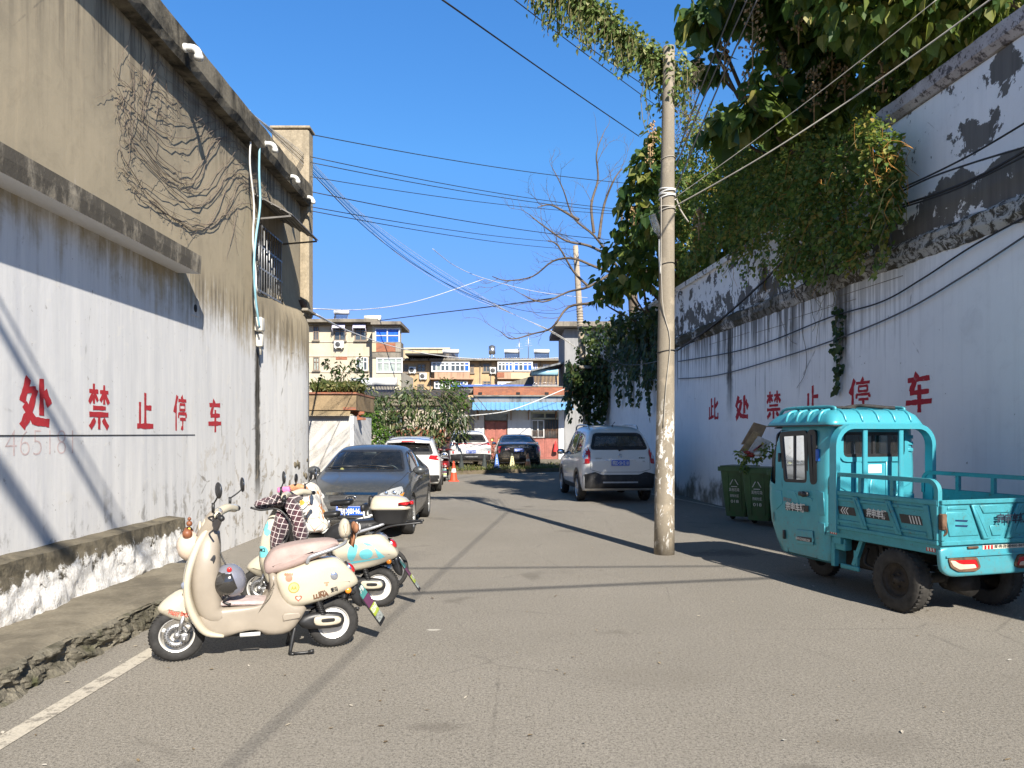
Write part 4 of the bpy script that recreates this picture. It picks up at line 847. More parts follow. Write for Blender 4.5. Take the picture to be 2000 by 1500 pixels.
# ================================================================ trees, creepers and weeds
class Leaves:
    def __init__(s, seed): s.v = []; s.f = []; s.r = random.Random(seed)
    def leaf(s, p, d, n, L, W, fold=.25, droop=.15, kind=0):
        d = d.normalized(); sd = d.cross(n)
        if sd.length < 1e-4: sd = d.orthogonal()
        sd.normalize(); n = sd.cross(d); b = len(s.v); dr = Vector((0, 0, -droop*L))
        if kind == 0:      # heart
            q = [p, p+d*(.12*L)+sd*W*.42+n*fold*W*.3, p+d*(.45*L)+sd*W*.5+n*fold*W*.5+dr*.4, p+d*L+dr, p+d*(.45*L)-sd*W*.5+n*fold*W*.5+dr*.4, p+d*(.12*L)-sd*W*.42+n*fold*W*.3, p+d*(.5*L)+dr*.3]
            s.f += [(b, b+1, b+2, b+6), (b+6, b+2, b+3), (b, b+6, b+4, b+5), (b+6, b+3, b+4)]
        else:              # blade
            q = [p, p+d*(.35*L)+sd*W*.5+n*fold*W*.3+dr*.2, p+d*(.7*L)+sd*W*.36+n*fold*W*.2+dr*.6, p+d*L+dr, p+d*(.7*L)-sd*W*.36+n*fold*W*.2+dr*.6, p+d*(.35*L)-sd*W*.5+n*fold*W*.3+dr*.2]
            s.f += [(b, b+1, b+2, b+3), (b, b+3, b+4, b+5)]
        s.v += [tuple(x) for x in q]
    def rvec(s, up=0.0):
        while True:
            v = Vector((s.r.uniform(-1, 1), s.r.uniform(-1, 1), s.r.uniform(-1, 1)))
            if .05 < v.length < 1: return v.normalized()+Vector((0, 0, up))
    def blob(s, c, r, n, L, asp=.95, sc=(1, 1, 1), hang=.5, fold=.25, droop=.15, kind=0, shell=.35, ok=None, towards=None):
        for _ in range(n):
            q = s.rvec().normalized()*r*(shell+(1-shell)*s.r.random())**.6
            p = Vector((c[0]+q.x*sc[0], c[1]+q.y*sc[1], c[2]+q.z*sc[2]))
            if ok and not ok(p): continue
            o_ = q.normalized(); d = (o_*.55+s.rvec()*.7+Vector((0, 0, -hang))); nn = (o_*.6+s.rvec()*.6+Vector((0, 0, .7)))
            if towards: nn += towards*.4
            l_ = L*s.r.uniform(.6, 1.25); s.leaf(p, d, nn, l_, l_*asp*s.r.uniform(.8, 1.15), fold, droop, kind)
    def build(s, name, mat, parent):
        me = bpy.data.meshes.new(name); me.from_pydata(s.v, [], s.f); me.materials.append(mat)
        o = bpy.data.objects.new(name, me); COL.objects.link(o); o.parent = parent; return o
M['leaf_big'] = leafmat('paulownia_leaf', [(0, (.03, .075, .022)), (.35, (.065, .13, .03)), (.65, (.12, .18, .04)), (.82, (.25, .28, .065)), (1, (.45, .40, .13))], .5)
M['leaf_vine'] = leafmat('creeper_leaf', [(0, (.05, .11, .03)), (.3, (.12, .21, .05)), (.65, (.25, .33, .08)), (.88, (.42, .40, .10)), (1, (.50, .34, .08))], .5)
M['leaf_dark'] = leafmat('dark_ivy_leaf', [(0, (.016, .035, .012)), (.6, (.035, .07, .02)), (1, (.09, .12, .03))], .25)
M['leaf_pole'] = leafmat('pole_vine_leaf', [(0, (.09, .15, .045)), (.5, (.20, .27, .09)), (.85, (.34, .36, .13)), (1, (.50, .46, .24))], .4)
M['leaf_loquat'] = leafmat('loquat_leaf', [(0, (.03, .06, .02)), (.5, (.07, .10, .035)), (.85, (.15, .16, .07)), (1, (.28, .25, .13))], .2, .4)
M['leaf_bright'] = leafmat('bright_shrub_leaf', [(0, (.03, .08, .01)), (.6, (.08, .17, .02)), (1, (.16, .25, .04))], .35)
M['weed'] = leafmat('weed_blade', [(0, (.06, .09, .025)), (.5, (.15, .17, .05)), (1, (.30, .25, .11))], .3)
M['bark'] = plain('grey_brown_bark', (.11, .085, .062), .95, 0, .35, 9, .6, 30); M['twig'] = plain('dry_twig', (.15, .115, .085), .9, 0, .3, 9); M['seed'] = plain('dry_seed_pods', (.36, .24, .12), .85, 0, .35, 15)
M['dodder'] = plain('orange_tendril', (.42, .20, .04), .8, 0, .3); M['stem_green'] = plain('vine_stem', (.16, .14, .06), .85, 0, .35)
def limb(mb, a, b, r0, r1, rn, k=6, wob=.06):
    a, b = Vector(a), Vector(b); L = (b-a).length; pts = []
    for i in range(k+1):
        t = i/k; p = a.lerp(b, t)
        if 0 < i < k: p += Vector((rn.uniform(-1, 1), rn.uniform(-1, 1), rn.uniform(-1, 1)))*wob*L
        pts.append(p)
    pts = smooth3(pts, 2); mb.tube(pts, [r0+(r1-r0)*i/(len(pts)-1) for i in range(len(pts))], 7); return pts
def behind_wall(p): return p.z > 6.45 or p.x > RWX(p.y)+.32 or (p.z > 5.75 and p.y > 11.5)
def paulownia(loc, label, blobs, seed, panicles, limbs_to=None):
    """blobs: (pixel u, v, distance Y, radius m, leaves, leaf length)"""
    t = thing('paulownia_tree', label, 'tree', loc, 0, 'trees beyond the boundary wall'); L0 = Vector(loc); rn = random.Random(seed)
    lv = Leaves(seed); cen = []
    for u, v, Y, r, n, sz in blobs:
        c = P(u, v, Y); cen.append((c, r)); ok = lambda p: behind_wall(p)
        lv.blob(c, r, n, sz, 1.0, (1.05, 1.0, .95), .75, .35, .3, 0, .15, ok)
    lv.v = [(x-L0.x, y-L0.y, z-L0.z) for x, y, z in lv.v]; lv.build('crown', M['leaf_big'], t)
    mb = MB(); zt = sum(c.z for c, r in cen)/len(cen)-1.0; top = Vector((rn.uniform(-.2, .2), rn.uniform(-.2, .2), max(4.5, zt-L0.z)))
    limb(mb, (0, 0, 0), top, .22, .13, rn, 6, .02)
    for c, r in cen:
        s_ = Vector((0, 0, 1))*rn.uniform(.55, .95)*top.z; s_.x = top.x*s_.z/top.z; s_.y = top.y*s_.z/top.z; limb(mb, s_, c-L0, .075, .02, rn, 5, .05)
    mb.build('trunk', M['bark'], t)
    for u, v, Y, h in panicles:
        mb = MB(); c = P(u, v, Y)-L0; mb.tube([c-Vector((0, 0, h*.8)), c+Vector((0, 0, h*.5))], .012, 5)
        for q in range(int(46*h/.6)):
            z = rn.uniform(-.5, .5); w_ = .19*(1-.55*(z+.5))*h/.6; a = rn.uniform(0, 6.28); rr = w_*rn.uniform(.3, 1)
            e = c+Vector((rr*math.cos(a), rr*math.sin(a), z*h)); mb.sphere(e, rn.uniform(.014, .026), 5, 3, (1, 1, 1.3))
            if q % 3 == 0: mb.tube([(c.x, c.y, e.z-.05), e], .005, 3, False)
        mb.build('seed_panicle', M['seed'], t, fixn=False)
    return t
paulownia((9.6, 9.0, 0), 'leafy tree overhanging the tall end of the white wall at the upper right corner', [
 (1880, 10, 10.6, .8, 437, 0.137), (1980, -60, 9.8, .9, 395, 0.137), (1790, -20, 11.4, .85, 417, 0.144), (1950, 40, 10.6, .6, 271, 0.130), (1870, 100, 11.2, .6, 271, 0.137), (1760, 80, 12.0, .75, 343, 0.151), (1690, 10, 12.2, .75, 313, 0.158), (1800, 160, 11.8, .55, 239, 0.144), (1730, 205, 12.2, .5, 197, 0.158), (1640, -60, 12, .9, 291, 0.158), (1900, -140, 10, 1.2, 377, 0.180), (1760, -140, 11.5, 1.2, 377, 0.180),
 (1660, -230, 11.2, 1.1, 551, 0.187), (1560, -190, 12, .9, 406, 0.187), (1850, 60, 13.8, 1.1, 333, 0.187), (1720, 120, 14.2, 1.0, 271, 0.187), (1680, 240, 14.0, .6, 124, 0.187), (1930, 20, 9.9, .35, 166, 0.094), (1840, 20, 10.3, .35, 156, 0.094) , (1802, -25, 10.1, .9, 520, .16), (1700, -30, 10.2, .8, 420, .16), (1620, -70, 10.6, .7, 300, .17)], 11, [(1725, 150, 11.9, .5), (1770, 40, 11.4, .45)])
paulownia((7.6, 15.5, 0), 'broad-leaved tree with tall tan seed spikes leaning over the creeper beside the concrete pole', [
 (1490, 10, 13.4, .55, 120, .26), (1560, 60, 13.6, .65, 170, .26), (1610, 120, 13.4, .6, 150, .27), (1375, 40, 13.5, .36, 50, .28), (1345, 25, 13.6, .2, 18, .28), (1385, 125, 14.2, .32, 45, .24), (1450, -40, 13.4, .8, 170, .28), (1560, -50, 13, .9, 230, .26), (1640, 30, 13.6, .6, 140, .26),
 (1500, 130, 14.6, .4, 50, .24), (1500, 175, 13.0, .32, 34, .30), (1485, 215, 12.9, .32, 36, .31), (1530, 235, 13.2, .40, 60, .28), (1450, 235, 13.1, .32, 36, .30), (1410, 250, 14.0, .36, 46, .28), (1620, 205, 13.3, .42, 60, .32), (1580, 170, 14.0, .4, 50, .28), (1660, 165, 13.6, .5, 90, .28), (1590, 250, 14.4, .45, 60, .32), (1640, 270, 15.2, .6, 110, .28), (1570, 310, 15.6, .6, 110, .28), (1500, 300, 16.6, .55, 80, .30), (1440, 310, 18.0, .6, 70, .32), (1520, 360, 17.0, .8, 150, .28), (1420, 370, 19.0, .8, 120, .28),
 (1340, 350, 21.5, .65, 80, .28), (1350, 430, 21.5, .9, 150, .27), (1365, 510, 21, .9, 170, .26), (1420, 470, 18.6, .75, 140, .27), (1330, 570, 21.8, .65, 110, .25), (1385, 555, 19.8, .5, 80, .26), (1490, 440, 17.0, .8, 150, .28), (1570, 420, 15.8, .7, 130, .28)], 12,
 [(1470, 55, 12.9, .95), (1415, 108, 13.6, .6), (1590, 175, 12.9, .8), (1625, 100, 13.0, .75), (1650, 155, 12.9, .5), (1530, 130, 13.3, .5), (1365, 430, 15.4, .5), (1455, 170, 13, .5), (1560, 20, 12.6, .7)])
paulownia((5.6, 24.0, 0), 'dark broad-leaved tree behind the far wall, reaching past the left side of the concrete pole', [
 (1265, 330, 20.0, .55, 110, .25), (1250, 385, 20.5, .65, 140, .25), (1290, 430, 19.5, .7, 150, .25), (1235, 445, 21.0, .55, 110, .24), (1212, 500, 22, .6, 130, .24), (1260, 510, 21, .8, 190, .24), (1200, 555, 23, .6, 130, .23), (1240, 580, 22, .8, 190, .23), (1182, 595, 24, .5, 100, .23), (1215, 630, 24, .55, 110, .22), (1278, 290, 20, .35, 50, .25), (1290, 610, 21.5, .6, 110, .23), (1268, 262, 20, .22, 18, .24)], 13,
 [(1275, 260, 19.8, .6), (1238, 420, 20.2, .6), (1222, 440, 21, .5), (1270, 300, 19.5, .5), (1225, 540, 22, .5)])
# ---- creeper mass hanging over the wall top
cv = thing('creeper', 'yellow-green creeper with orange tendrils draped over the top of the white wall', 'climbing plant', (0, 0, 0))
lv = Leaves(21)
def face(u, v, off): return RW(u, v, off)
drape = [(1345, 420, 40, 70), (1380, 450, 50, 70), (1420, 400, 50, 70), (1350, 250, 30, 60), (1335, 500, 30, 60), (1420, 440, 40, 50), (1300, 300, 20, 50), (1430, 250, 30, 60), (1395, 250, 30, 60), (1600, 330, 60, 90), (1550, 340, 60, 80), (1480, 370, 60, 90), (1330, 330, 40, 90), (1370, 300, 55, 90), (1420, 290, 50, 80), (1450, 330, 70, 100), (1520, 380, 80, 110), (1590, 390, 80, 110), (1650, 330, 60, 90), (1690, 270, 40, 60), (1720, 330, 60, 100), (1735, 390, 45, 90), (1480, 430, 60, 90), (1560, 460, 60, 90), (1630, 440, 60, 90), (1690, 430, 50, 80), (1540, 510, 40, 70), (1590, 510, 45, 60), (1660, 490, 40, 50), (1440, 470, 30, 50), (1385, 390, 60, 90), (1330, 400, 40, 60), (1725, 300, 30, 50), (1745, 350, 25, 60)]
for u, v, ru, rv in drape:
    c = face(u, v, .42); r = ru/FPX*c.y; n = int(ru*rv*.11); sv = rv/ru*.75
    lv.blob(c, r, n, .078, .85, (.6, 1.0, sv), .45, .2, .1, 0, .2, None)
    lv.blob(c+Vector((0, 0, r*sv*.5)), r*.9, n//4, .06, .7, (.6, 1.1, sv), .1, .2, .1, 0, .4, None)
rn = random.Random(5); mb = MB(); mo = MB()
for i in range(60):
    u = rn.uniform(1345, 1730); L_ = rn.uniform(.2, .6); lv_v = 445-.05*(u-1345)+rn.uniform(0, 60); tp_ = face(u, lv_v, rn.uniform(.08, .6)); q_ = [tp_]; k_ = int(L_/.12)+2
    for j_ in range(k_): q_.append(q_[-1]+Vector((rn.uniform(-.04, .04), rn.uniform(-.05, .05), -L_/k_)))
    mb.tube(q_, .004, 4, False)
    for j_ in range(int(L_*42)):
        p_ = rn.choice(q_)+Vector((rn.uniform(-.06, .06), rn.uniform(-.07, .07), rn.uniform(-.06, .06))); lv.leaf(p_, Vector((rn.uniform(-1, .3), rn.uniform(-1, 1), -1)), Vector((-1, -.8, .5))+lv.rvec()*.5, .08*rn.uniform(.6, 1.2), .065*rn.uniform(.7, 1.1), .2, .1)
lv.build('foliage', M['leaf_vine'], cv)
for i in range(230):
    u, v, ru, rv = rn.choice(drape); a = face(u+rn.uniform(-1, 1)*ru, v+rn.uniform(-1, .6)*rv*.7, rn.uniform(.15, .7)); pts = [a]
    for k in range(5): pts.append(pts[-1]+Vector((rn.uniform(-.12, .12), rn.uniform(-.16, .16), rn.uniform(-.22, .06))))
    (mo if i % 3 else mb).tube(smooth3(pts, 2), .0032 if i % 3 else .005, 4, False)
for i in range(26):                              # loose runners over the face of the wall
    a = face(rn.uniform(1420, 1700), rn.uniform(470, 560), .05); pts = [a]
    for k in range(6): pts.append(pts[-1]+Vector((0, rn.uniform(-.12, .12), rn.uniform(-.22, -.02)))); pts[-1].x = RWX(pts[-1].y)-rn.uniform(.02, .12)
    mb.tube(smooth3(pts, 2), .004, 4, False)
tag(mb.build('stems', M['stem_green'], cv, fixn=False), kind='stuff'); tag(mo.build('tendrils', M['dodder'], cv, fixn=False), kind='stuff')
def strand(lv, mb, top, length, L, n, rn, sway=.05, wall=False):
    pts = [Vector(top)]; k = max(3, int(length/.12))
    for i in range(k):
        q = pts[-1]+Vector((rn.uniform(-sway, sway), rn.uniform(-sway, sway), -length/k))
        if wall: q.x = RWX(q.y)-rn.uniform(.02, .09)
        pts.append(q)
    mb.tube(pts, .005, 4, False)
    for i in range(n):
        p = pts[rn.randrange(len(pts))]+Vector((rn.uniform(-.05, .05), rn.uniform(-.07, .07), rn.uniform(-.06, .06))); lv.leaf(p, Vector((rn.uniform(-1, .3), rn.uniform(-1, 1), -1.2)), Vector((-1, -.7, .5))+lv.rvec()*.5, L*rn.uniform(.6, 1.2), L*rn.uniform(.6, 1.0), .2, .1)
hv = thing('creeper', 'thin leafy strand hanging down the stained middle of the white wall above the painted characters', 'climbing plant', (0, 0, 0))
lv = Leaves(22); mb = MB(); rn = random.Random(22)
strand(lv, mb, RW(1640, 600, .05), 1.35, .10, 60, rn, .025, True); strand(lv, mb, RW(1633, 610, .05), .55, .11, 24, rn, .03, True)
lv.build('foliage', M['leaf_dark'], hv); mb.build('stem', M['stem_green'], hv, fixn=False)
mb = MB(); mb.tube(smooth3([RW(u, v, .03) for u, v in ((1570, 590), (1566, 640), (1575, 690), (1572, 730), (1556, 758))], 4), .005, 4); mb.tube(smooth3([RW(u, v, .03) for u, v in ((1520, 610), (1540, 660), (1556, 672))], 4), .004, 4); mb.build('dry_runner', M['twig'], hv)
# ---- ivy at the far end of the wall and round the second pole
iv = thing('ivy', 'dark ivy hanging in strands over the far end of the wall above the white car', 'climbing plant', (0, 0, 0))
lv = Leaves(23); mb = MB(); rn = random.Random(23)
for i in range(70):
    u = rn.uniform(1165, 1290); v = rn.uniform(600, 690); strand(lv, mb, RW(u, v, rn.uniform(.05, .4)), rn.uniform(.5, 1.9), .15, rn.randint(16, 40), rn, .05)
for u, v, l_ in ((1270, 700, 1.5), (1262, 690, 1.9), (1240, 690, 1.7), (1228, 700, 1.5), (1255, 650, 1.4), (1210, 690, 1.6)): strand(lv, mb, RW(u, v, .15), l_, .15, 60, rn, .04)
for u, v, r, n in ((1180, 660, .8, 160), (1210, 640, .8, 170), (1250, 630, .7, 150), (1280, 610, .6, 110), (1150, 680, .7, 120)): lv.blob(RW(u, v, .3), r, n, .16, .9, (.8, 1.2, .7), .5, .2, .1)
lv.build('foliage', M['leaf_dark'], iv); tag(mb.build('stems', M['stem_green'], iv, fixn=False), kind='stuff')
ip = thing('ivy', 'dark ivy column hanging from the far leaning pole in front of the white house', 'climbing plant', (0, 0, 0))
lv = Leaves(24); mb = MB(); rn = random.Random(24)
for i in range(60):
    u = rn.uniform(1105, 1195); v = rn.uniform(700, 735)+abs(u-1150)*.05; strand(lv, mb, P(u, v, 29.6+rn.uniform(-.5, .5)), rn.uniform(.6, 2.1)*(1 if u < 1185 else .7), .17, rn.randint(18, 36), rn, .05)
for u, v, r, n in ((1140, 735, .6, 130), (1165, 740, .7, 180), (1130, 760, .5, 100), (1160, 790, .5, 150), (1165, 830, .45, 120), (1150, 700, .5, 90), (1148, 650, .35, 60)): lv.blob(P(u, v, 29.6), r, n, .17, .9, (1, 1, 1.2), .5, .2, .1)
lv.build('foliage', M['leaf_dark'], ip); tag(mb.build('stems', M['stem_green'], ip, fixn=False), kind='stuff')
# ---- vine round the top of the near pole, running out along a cable
pv = thing('creeper', 'pale green vine crowning the concrete pole and hanging from the cable at its upper left', 'climbing plant', (0, 0, 0))
lv = Leaves(25); mb = MB(); rn = random.Random(25); YP = 10.67
lv.blob(P(1305, 125, YP),   .30, 220, .07, .8, (1.0, 1.0, .95), .3, .2, .1); lv.blob(P(1320, 140, YP),   .26, 150, .07, .8, (1.1, 1, 1), .3); lv.blob(P(1305, 180, YP-.1), .2, 110, .07, .8, (.8, .8, 1.8), .6)
line = smooth3([P(u, v, y) for u, v, y in ((1300, 125, YP), (1265, 100, 10.6), (1220, 68, 10.4), (1170, 20, 10.2), (1110, -20, 10), (1040, -70, 9.8))], 8)
for i, p in enumerate(line):
    t = i/len(line); r = .12+.1*t
    lv.blob(p, r*1.15, int(20+52*t), .06, .8, (1.2, 1, 1), .4, .2, .1)
    for k in range(int(2+6*t)): strand(lv, mb, p+Vector((rn.uniform(-.15, .15), rn.uniform(-.1, .1), 0)), rn.uniform(.15, .35+.55*t*(1-.4*t)), .07, rn.randint(9, 20), rn, .03)
for k in range(26): strand(lv, mb, P(1300+rn.uniform(-45, 50), 140+rn.uniform(-20, 30), YP+rn.uniform(-.25, .25)), rn.uniform(.2, .75), .065, rn.randint(6, 16), rn, .04)
lv.build('foliage', M['leaf_pole'], pv); mb.tube(line, .03, 6); tag(mb.build('stems', M['stem_green'], pv, fixn=False), kind='stuff')
mb = MB()
for k in range(90):
    p = P(1345+rn.uniform(-28, 22), 190+rn.uniform(-70, 70), YP+rn.uniform(-.2, .3)); pts = [p]
    for q in range(4): pts.append(pts[-1]+Vector((rn.uniform(-.06, .06), rn.uniform(-.06, .06), rn.uniform(-.08, .06))))
    mb.tube(pts, .003, 3, False)
tag(mb.build('dry_tendrils', M['twig'], pv, fixn=False), kind='stuff')
# ---- bare tree
bt_ = thing('bare_tree', 'leafless tree with curling grey twigs between the two concrete poles', 'tree', (4.6, 27.5, 0))
mb = MB(); rn = random.Random(31); L0 = Vector((4.6, 27.5, 0))
def twigs(p, d, L, r, depth):
    pts = [p]; dd = d.normalized()
    for k in range(5):
        dd = (dd+Vector((rn.uniform(-.35, .35), rn.uniform(-.3, .3), rn.uniform(-.2, .3)))).normalized(); pts.append(pts[-1]+dd*L/5)
        if depth > 0 and k > 0 and rn.random() < .75: twigs(pts[-1], dd+Vector((rn.uniform(-.9, .9), rn.uniform(-.6, .6), rn.uniform(-.5, .8))), L*rn.uniform(.4, .65), r*.55, depth-1)
    mb.tube(smooth3(pts, 2), [r*(1-.75*i/10) for i in range(11)], 5, False)
limb(mb, (0, 0, 0), P(1235, 560, 27.5)-L0, .24, .17, rn, 6, .015)
paths = [[(1235, 560), (1190, 500), (1160, 460), (1120, 425), (1100, 370), (1080, 330)], [(1160, 455), (1155, 400), (1168, 350), (1165, 300), (1178, 262)], [(1190, 500), (1150, 480), (1105, 470), (1060, 440), (1035, 420)], [(1215, 540), (1160, 520), (1120, 505), (1080, 510), (1040, 540), (990, 548), (962, 540)], [(1200, 530), (1150, 560), (1110, 570), (1060, 590), (1020, 575)], [(1215, 560), (1160, 590), (1110, 600), (1078, 640), (1040, 652), (1000, 662), (978, 648)], [(1170, 465), (1180, 400), (1200, 350), (1215, 330)], [(1200, 490), (1215, 420), (1205, 370)], [(1130, 430), (1105, 415), (1075, 400), (1050, 405)], [(1150, 560), (1120, 530), (1090, 480), (1070, 470)]]
for q in paths:
    pts = smooth3([P(u, v, 27.5+rn.uniform(-.5, .5))-L0 for u, v in q], 4); n = len(pts); mb.tube(pts, [.05*(1-.85*i/n)+.006 for i in range(n)], 6, False)
    for i in range(4, n, 3): twigs(pts[i], (pts[i]-pts[i-3])+Vector((rn.uniform(-.3, .3), rn.uniform(-.3, .3), rn.uniform(-.15, .3))), rn.uniform(.5, 1.3), .013, 2)
mb.build('trunk', M['bark'], bt_, fixn=False)
# ---- loquat in the middle and shrubs round it
lq = thing('loquat_tree', 'wide bushy tree with long grey-green leaves in front of the dark low house', 'tree', (P(805, 0, 34).x, 34.0, .1)); L0 = lq.location.copy()
lv = Leaves(41)
for u, v, r, n in ((760, 800, 1.1, 230), (810, 790, 1.1, 240), (860, 800, 1.1, 240), (740, 790, .7, 120), (890, 815, .8, 170), (780, 830, 1.0, 210), (840, 830, 1.0, 210), (800, 765, .7, 110), (880, 780, .7, 110), (745, 825, .7, 130), (770, 850, .5, 70), (850, 855, .5, 60), (898, 840, .5, 60)): lv.blob(P(u, v, 34)-L0, r, n, .30, .30, (1, .9, .8), .55, .3, .2, 1, .2)
lv.build('crown', M['leaf_loquat'], lq); mb = MB(); rn = random.Random(41)
for k in range(9): limb(mb, (rn.uniform(-.2, .2), rn.uniform(-.2, .2), 0), (rn.uniform(-2, 2), rn.uniform(-.7, .7), rn.uniform(1.3, 2.6)), .07, .025, rn)
for k in range(7):
    a = P(800+k*14, 775, 33.2)-L0; mb.tube(smooth3([a, a+Vector((.5, -.2, .25)), a+Vector((1.1, -.2, -.1)), a+Vector((1.5, -.1, -.6))], 3), .012, 4)
mb.build('trunk', M['bark'], lq, fixn=False)
def shrub(label, blobs, Y, L, asp, mat, seed, kind=0, name='shrub'):
    c0 = P(sum(b[0] for b in blobs)/len(blobs), 0, Y); t = thing(name, label, 'shrub' if name == 'shrub' else 'tree', (c0.x, Y, 0)); lv = Leaves(seed); mb = MB(); rn = random.Random(seed)
    for u, v, r, n in blobs: c = P(u, v, Y)-Vector((c0.x, Y, 0)); lv.blob(c, r, n, L, asp, (1, .8, 1), .3, .2, .1, kind, .2); limb(mb, (rn.uniform(-.2, .2), 0, 0), c, .03, .012, rn, 4, .04)
    lv.build('foliage', mat, t); mb.build('stem', M['bark'], t, fixn=False); return t
shrub('bright green shrub beside the white corner post of the outbuilding', [(712, 835, .7, 420), (700, 860, .6, 330), (728, 865, .7, 400), (718, 815, .5, 200), (745, 850, .4, 160)], 30, .13, .6, M['leaf_bright'], 42)
shrub('tangled olive shrub climbing above the outbuilding roof edge', [(705, 790, .7, 230), (725, 800, .7, 230), (715, 770, .5, 130), (740, 815, .5, 150), (700, 750, .4, 90)], 32, .13, .5, M['leaf_loquat'], 43)
shrub('green shrub growing beside the roof end of the white house', [(892, 765, .6, 170), (880, 755, .45, 110), (905, 785, .5, 120), (866, 748, .3, 60)], 39, .16, .6, M['leaf_bright'], 44)
shrub('low weedy bush between the white hatchback and the dark red doors', [(862, 880, .6, 220), (845, 870, .6, 200), (955, 880, .5, 120), (960, 895, .4, 120)], 39.5, .14, .4, M['weed'], 45, 1)
# ---- weeds and a sapling on the outbuilding roof
sp = thing('sapling', 'dark-leaved sapling growing out of the outbuilding roof', 'tree', (P(660, 0, 24.6).x, 24.6, P(0, 768, 24.6).z)); L0 = sp.location.copy(); lv = Leaves(46); mb = MB(); rn = random.Random(46)
for q in ([(660, 768), (665, 740), (680, 715), (705, 698)], [(660, 768), (655, 735), (640, 712), (636, 704)], [(660, 768), (680, 750), (700, 742), (712, 740)], [(660, 765), (640, 745), (622, 738)], [(666, 740), (690, 722), (706, 722)], [(660, 750), (655, 730), (662, 712)]):
    pts = smooth3([P(u, v, 24.6+rn.uniform(-.2, .2))-L0 for u, v in q], 4); mb.tube(pts, .014, 5)
    for p in pts[3:]:
        for k in range(5): lv.leaf(p+lv.rvec()*.08, lv.rvec(-.3), lv.rvec(1), .17*rn.uniform(.7, 1.2), .07, .2, .2, 1)
lv.build('crown', M['leaf_dark'], sp); mb.build('trunk', M['twig'], sp)
def weeds(name, label, pts_fn, n, h, seed, mat=None):
    lv = Leaves(seed)
    for i in range(n):
        p = pts_fn(lv.r); k = lv.r.uniform(.4, 1.2); lv.leaf(p, Vector((lv.r.uniform(-.6, .6), lv.r.uniform(-.6, .6), 1)), lv.rvec(), h*k, h*.11, .1, lv.r.uniform(0, .5), 1)
        if i % 6 == 0: lv.blob(p+Vector((0, 0, h*.4)), h*.3, 5, h*.35, .5, (1, 1, 1), .1)
    o = lv.build(name, mat or M['weed'], None); tag(o, label, kind='stuff'); return o
za = P(0, 767, 24).z
weeds('grass', 'wild weeds covering the outbuilding roof', lambda r: Vector((r.uniform(P(608, 0, 24).x, P(696, 0, 24).x), r.uniform(23.9, 25.5), za+r.uniform(0, .1))), 1300, .42, 51)
def verge_pt(r):
    x = r.uniform(-6, 3.9); ye = 31.6-.15*(x+7) if x < -2.4 else 30.9+.55*(x+2.4)
    if r.random() < .6: return Vector((x, ye+abs(r.gauss(0, .35)), .14))
    return Vector((x, ye+r.uniform(0, 5), .14))
weeds('grass', 'rough grass and weeds along the edge of the verge by the cones', verge_pt, 2600, .22, 52)
# ---- dead creeper stems on the warehouse wall
dc = thing('dead_creeper', 'web of leafless creeper stems clinging to the beige upper wall of the warehouse', 'climbing plant', (0, 0, 0)); mb = MB(); rn = random.Random(61)
def stem(pts, r, jit=3.0, n=7):
    q = smooth_poly(pts, n, False); out = []; ph = rn.uniform(0, 9)
    for i, (u, v) in enumerate(q):
        u += jit*mn.noise(Vector((i*.35, ph, 0))); v += jit*1.3*mn.noise(Vector((i*.35, ph, 5)))
        out.append(LW(u, v, .012+rn.uniform(0, .02)))
    r *= .44; mb.tube(out, [r*(1-.65*abs(2*i/len(out)-1)**3) for i in range(len(out))], 5, False, mat=0)
    return q
cord = []
for i in range(14):                              # swags from the left web to the window corner
    t = i/13; x0, y0 = 232+35*t+rn.uniform(-12, 12), 150+245*t+rn.uniform(-18, 18); x1, y1 = 440+70*min(1, t*1.2)+rn.uniform(-15, 15), 235+150*t+rn.uniform(-18, 18); sag = 40+35*math.sin(t*3)+rn.uniform(-15, 20)
    a = stem([(x0-rn.uniform(0, 20), y0-rn.uniform(5, 40)), (x0, y0), (x0+(x1-x0)*.35, y0+(y1-y0)*.4+sag), (x0+(x1-x0)*.62, y0+(y1-y0)*.62+sag*1.15), (x0+(x1-x0)*.85, y1+rn.uniform(-14, 10)), (x1, y1), (x1+rn.uniform(10, 45), y1+rn.uniform(-10, 30))], rn.uniform(.006, .012), 6); cord.append(a)
for i in range(16):                              # climbing lines out of the web to the parapet
    x0, y0 = rn.uniform(240, 330), rn.uniform(150, 330); stem([(x0, y0), (x0-rn.uniform(0, 14), y0-40), (x0+rn.uniform(-15, 15), y0-80), (x0+rn.uniform(-10, 30), y0-130)], rn.uniform(.004, .008), 5)
for i in range(16):
    x0, y0 = rn.uniform(330, 480), rn.uniform(200, 290); k = (x0-330)/150; stem([(x0, y0), (x0-25, y0-30), (x0-60, y0-55), (x0-85-rn.uniform(0, 30), y0-95)], rn.uniform(.004, .008), 6)
for i in range(22):                              # right of the web, above the window
    x0, y0 = rn.uniform(455, 545), rn.uniform(250, 360); stem([(x0, y0), (x0+18, y0+20), (x0+30, y0+rn.uniform(30, 45)), (x0+42, y0+rn.uniform(40, 70))], rn.uniform(.004, .007), 5)
for i in range(90):
    a = rn.choice(cord); p = rn.choice(a); stem([p, (p[0]+rn.uniform(-14, 14), p[1]+rn.uniform(-20, 25)), (p[0]+rn.uniform(-28, 28), p[1]+rn.uniform(-25, 45))], .004, 3)
for i in range(5): stem([(rn.uniform(430, 470), 370), (rn.uniform(440, 475), 410), (rn.uniform(440, 480), rn.uniform(440, 520))], .005, 4)
tag(mb.build('stems', plain('dead_creeper_stem', (.16, .125, .10), .9, 0, .3), dc, fixn=False), kind='stuff')
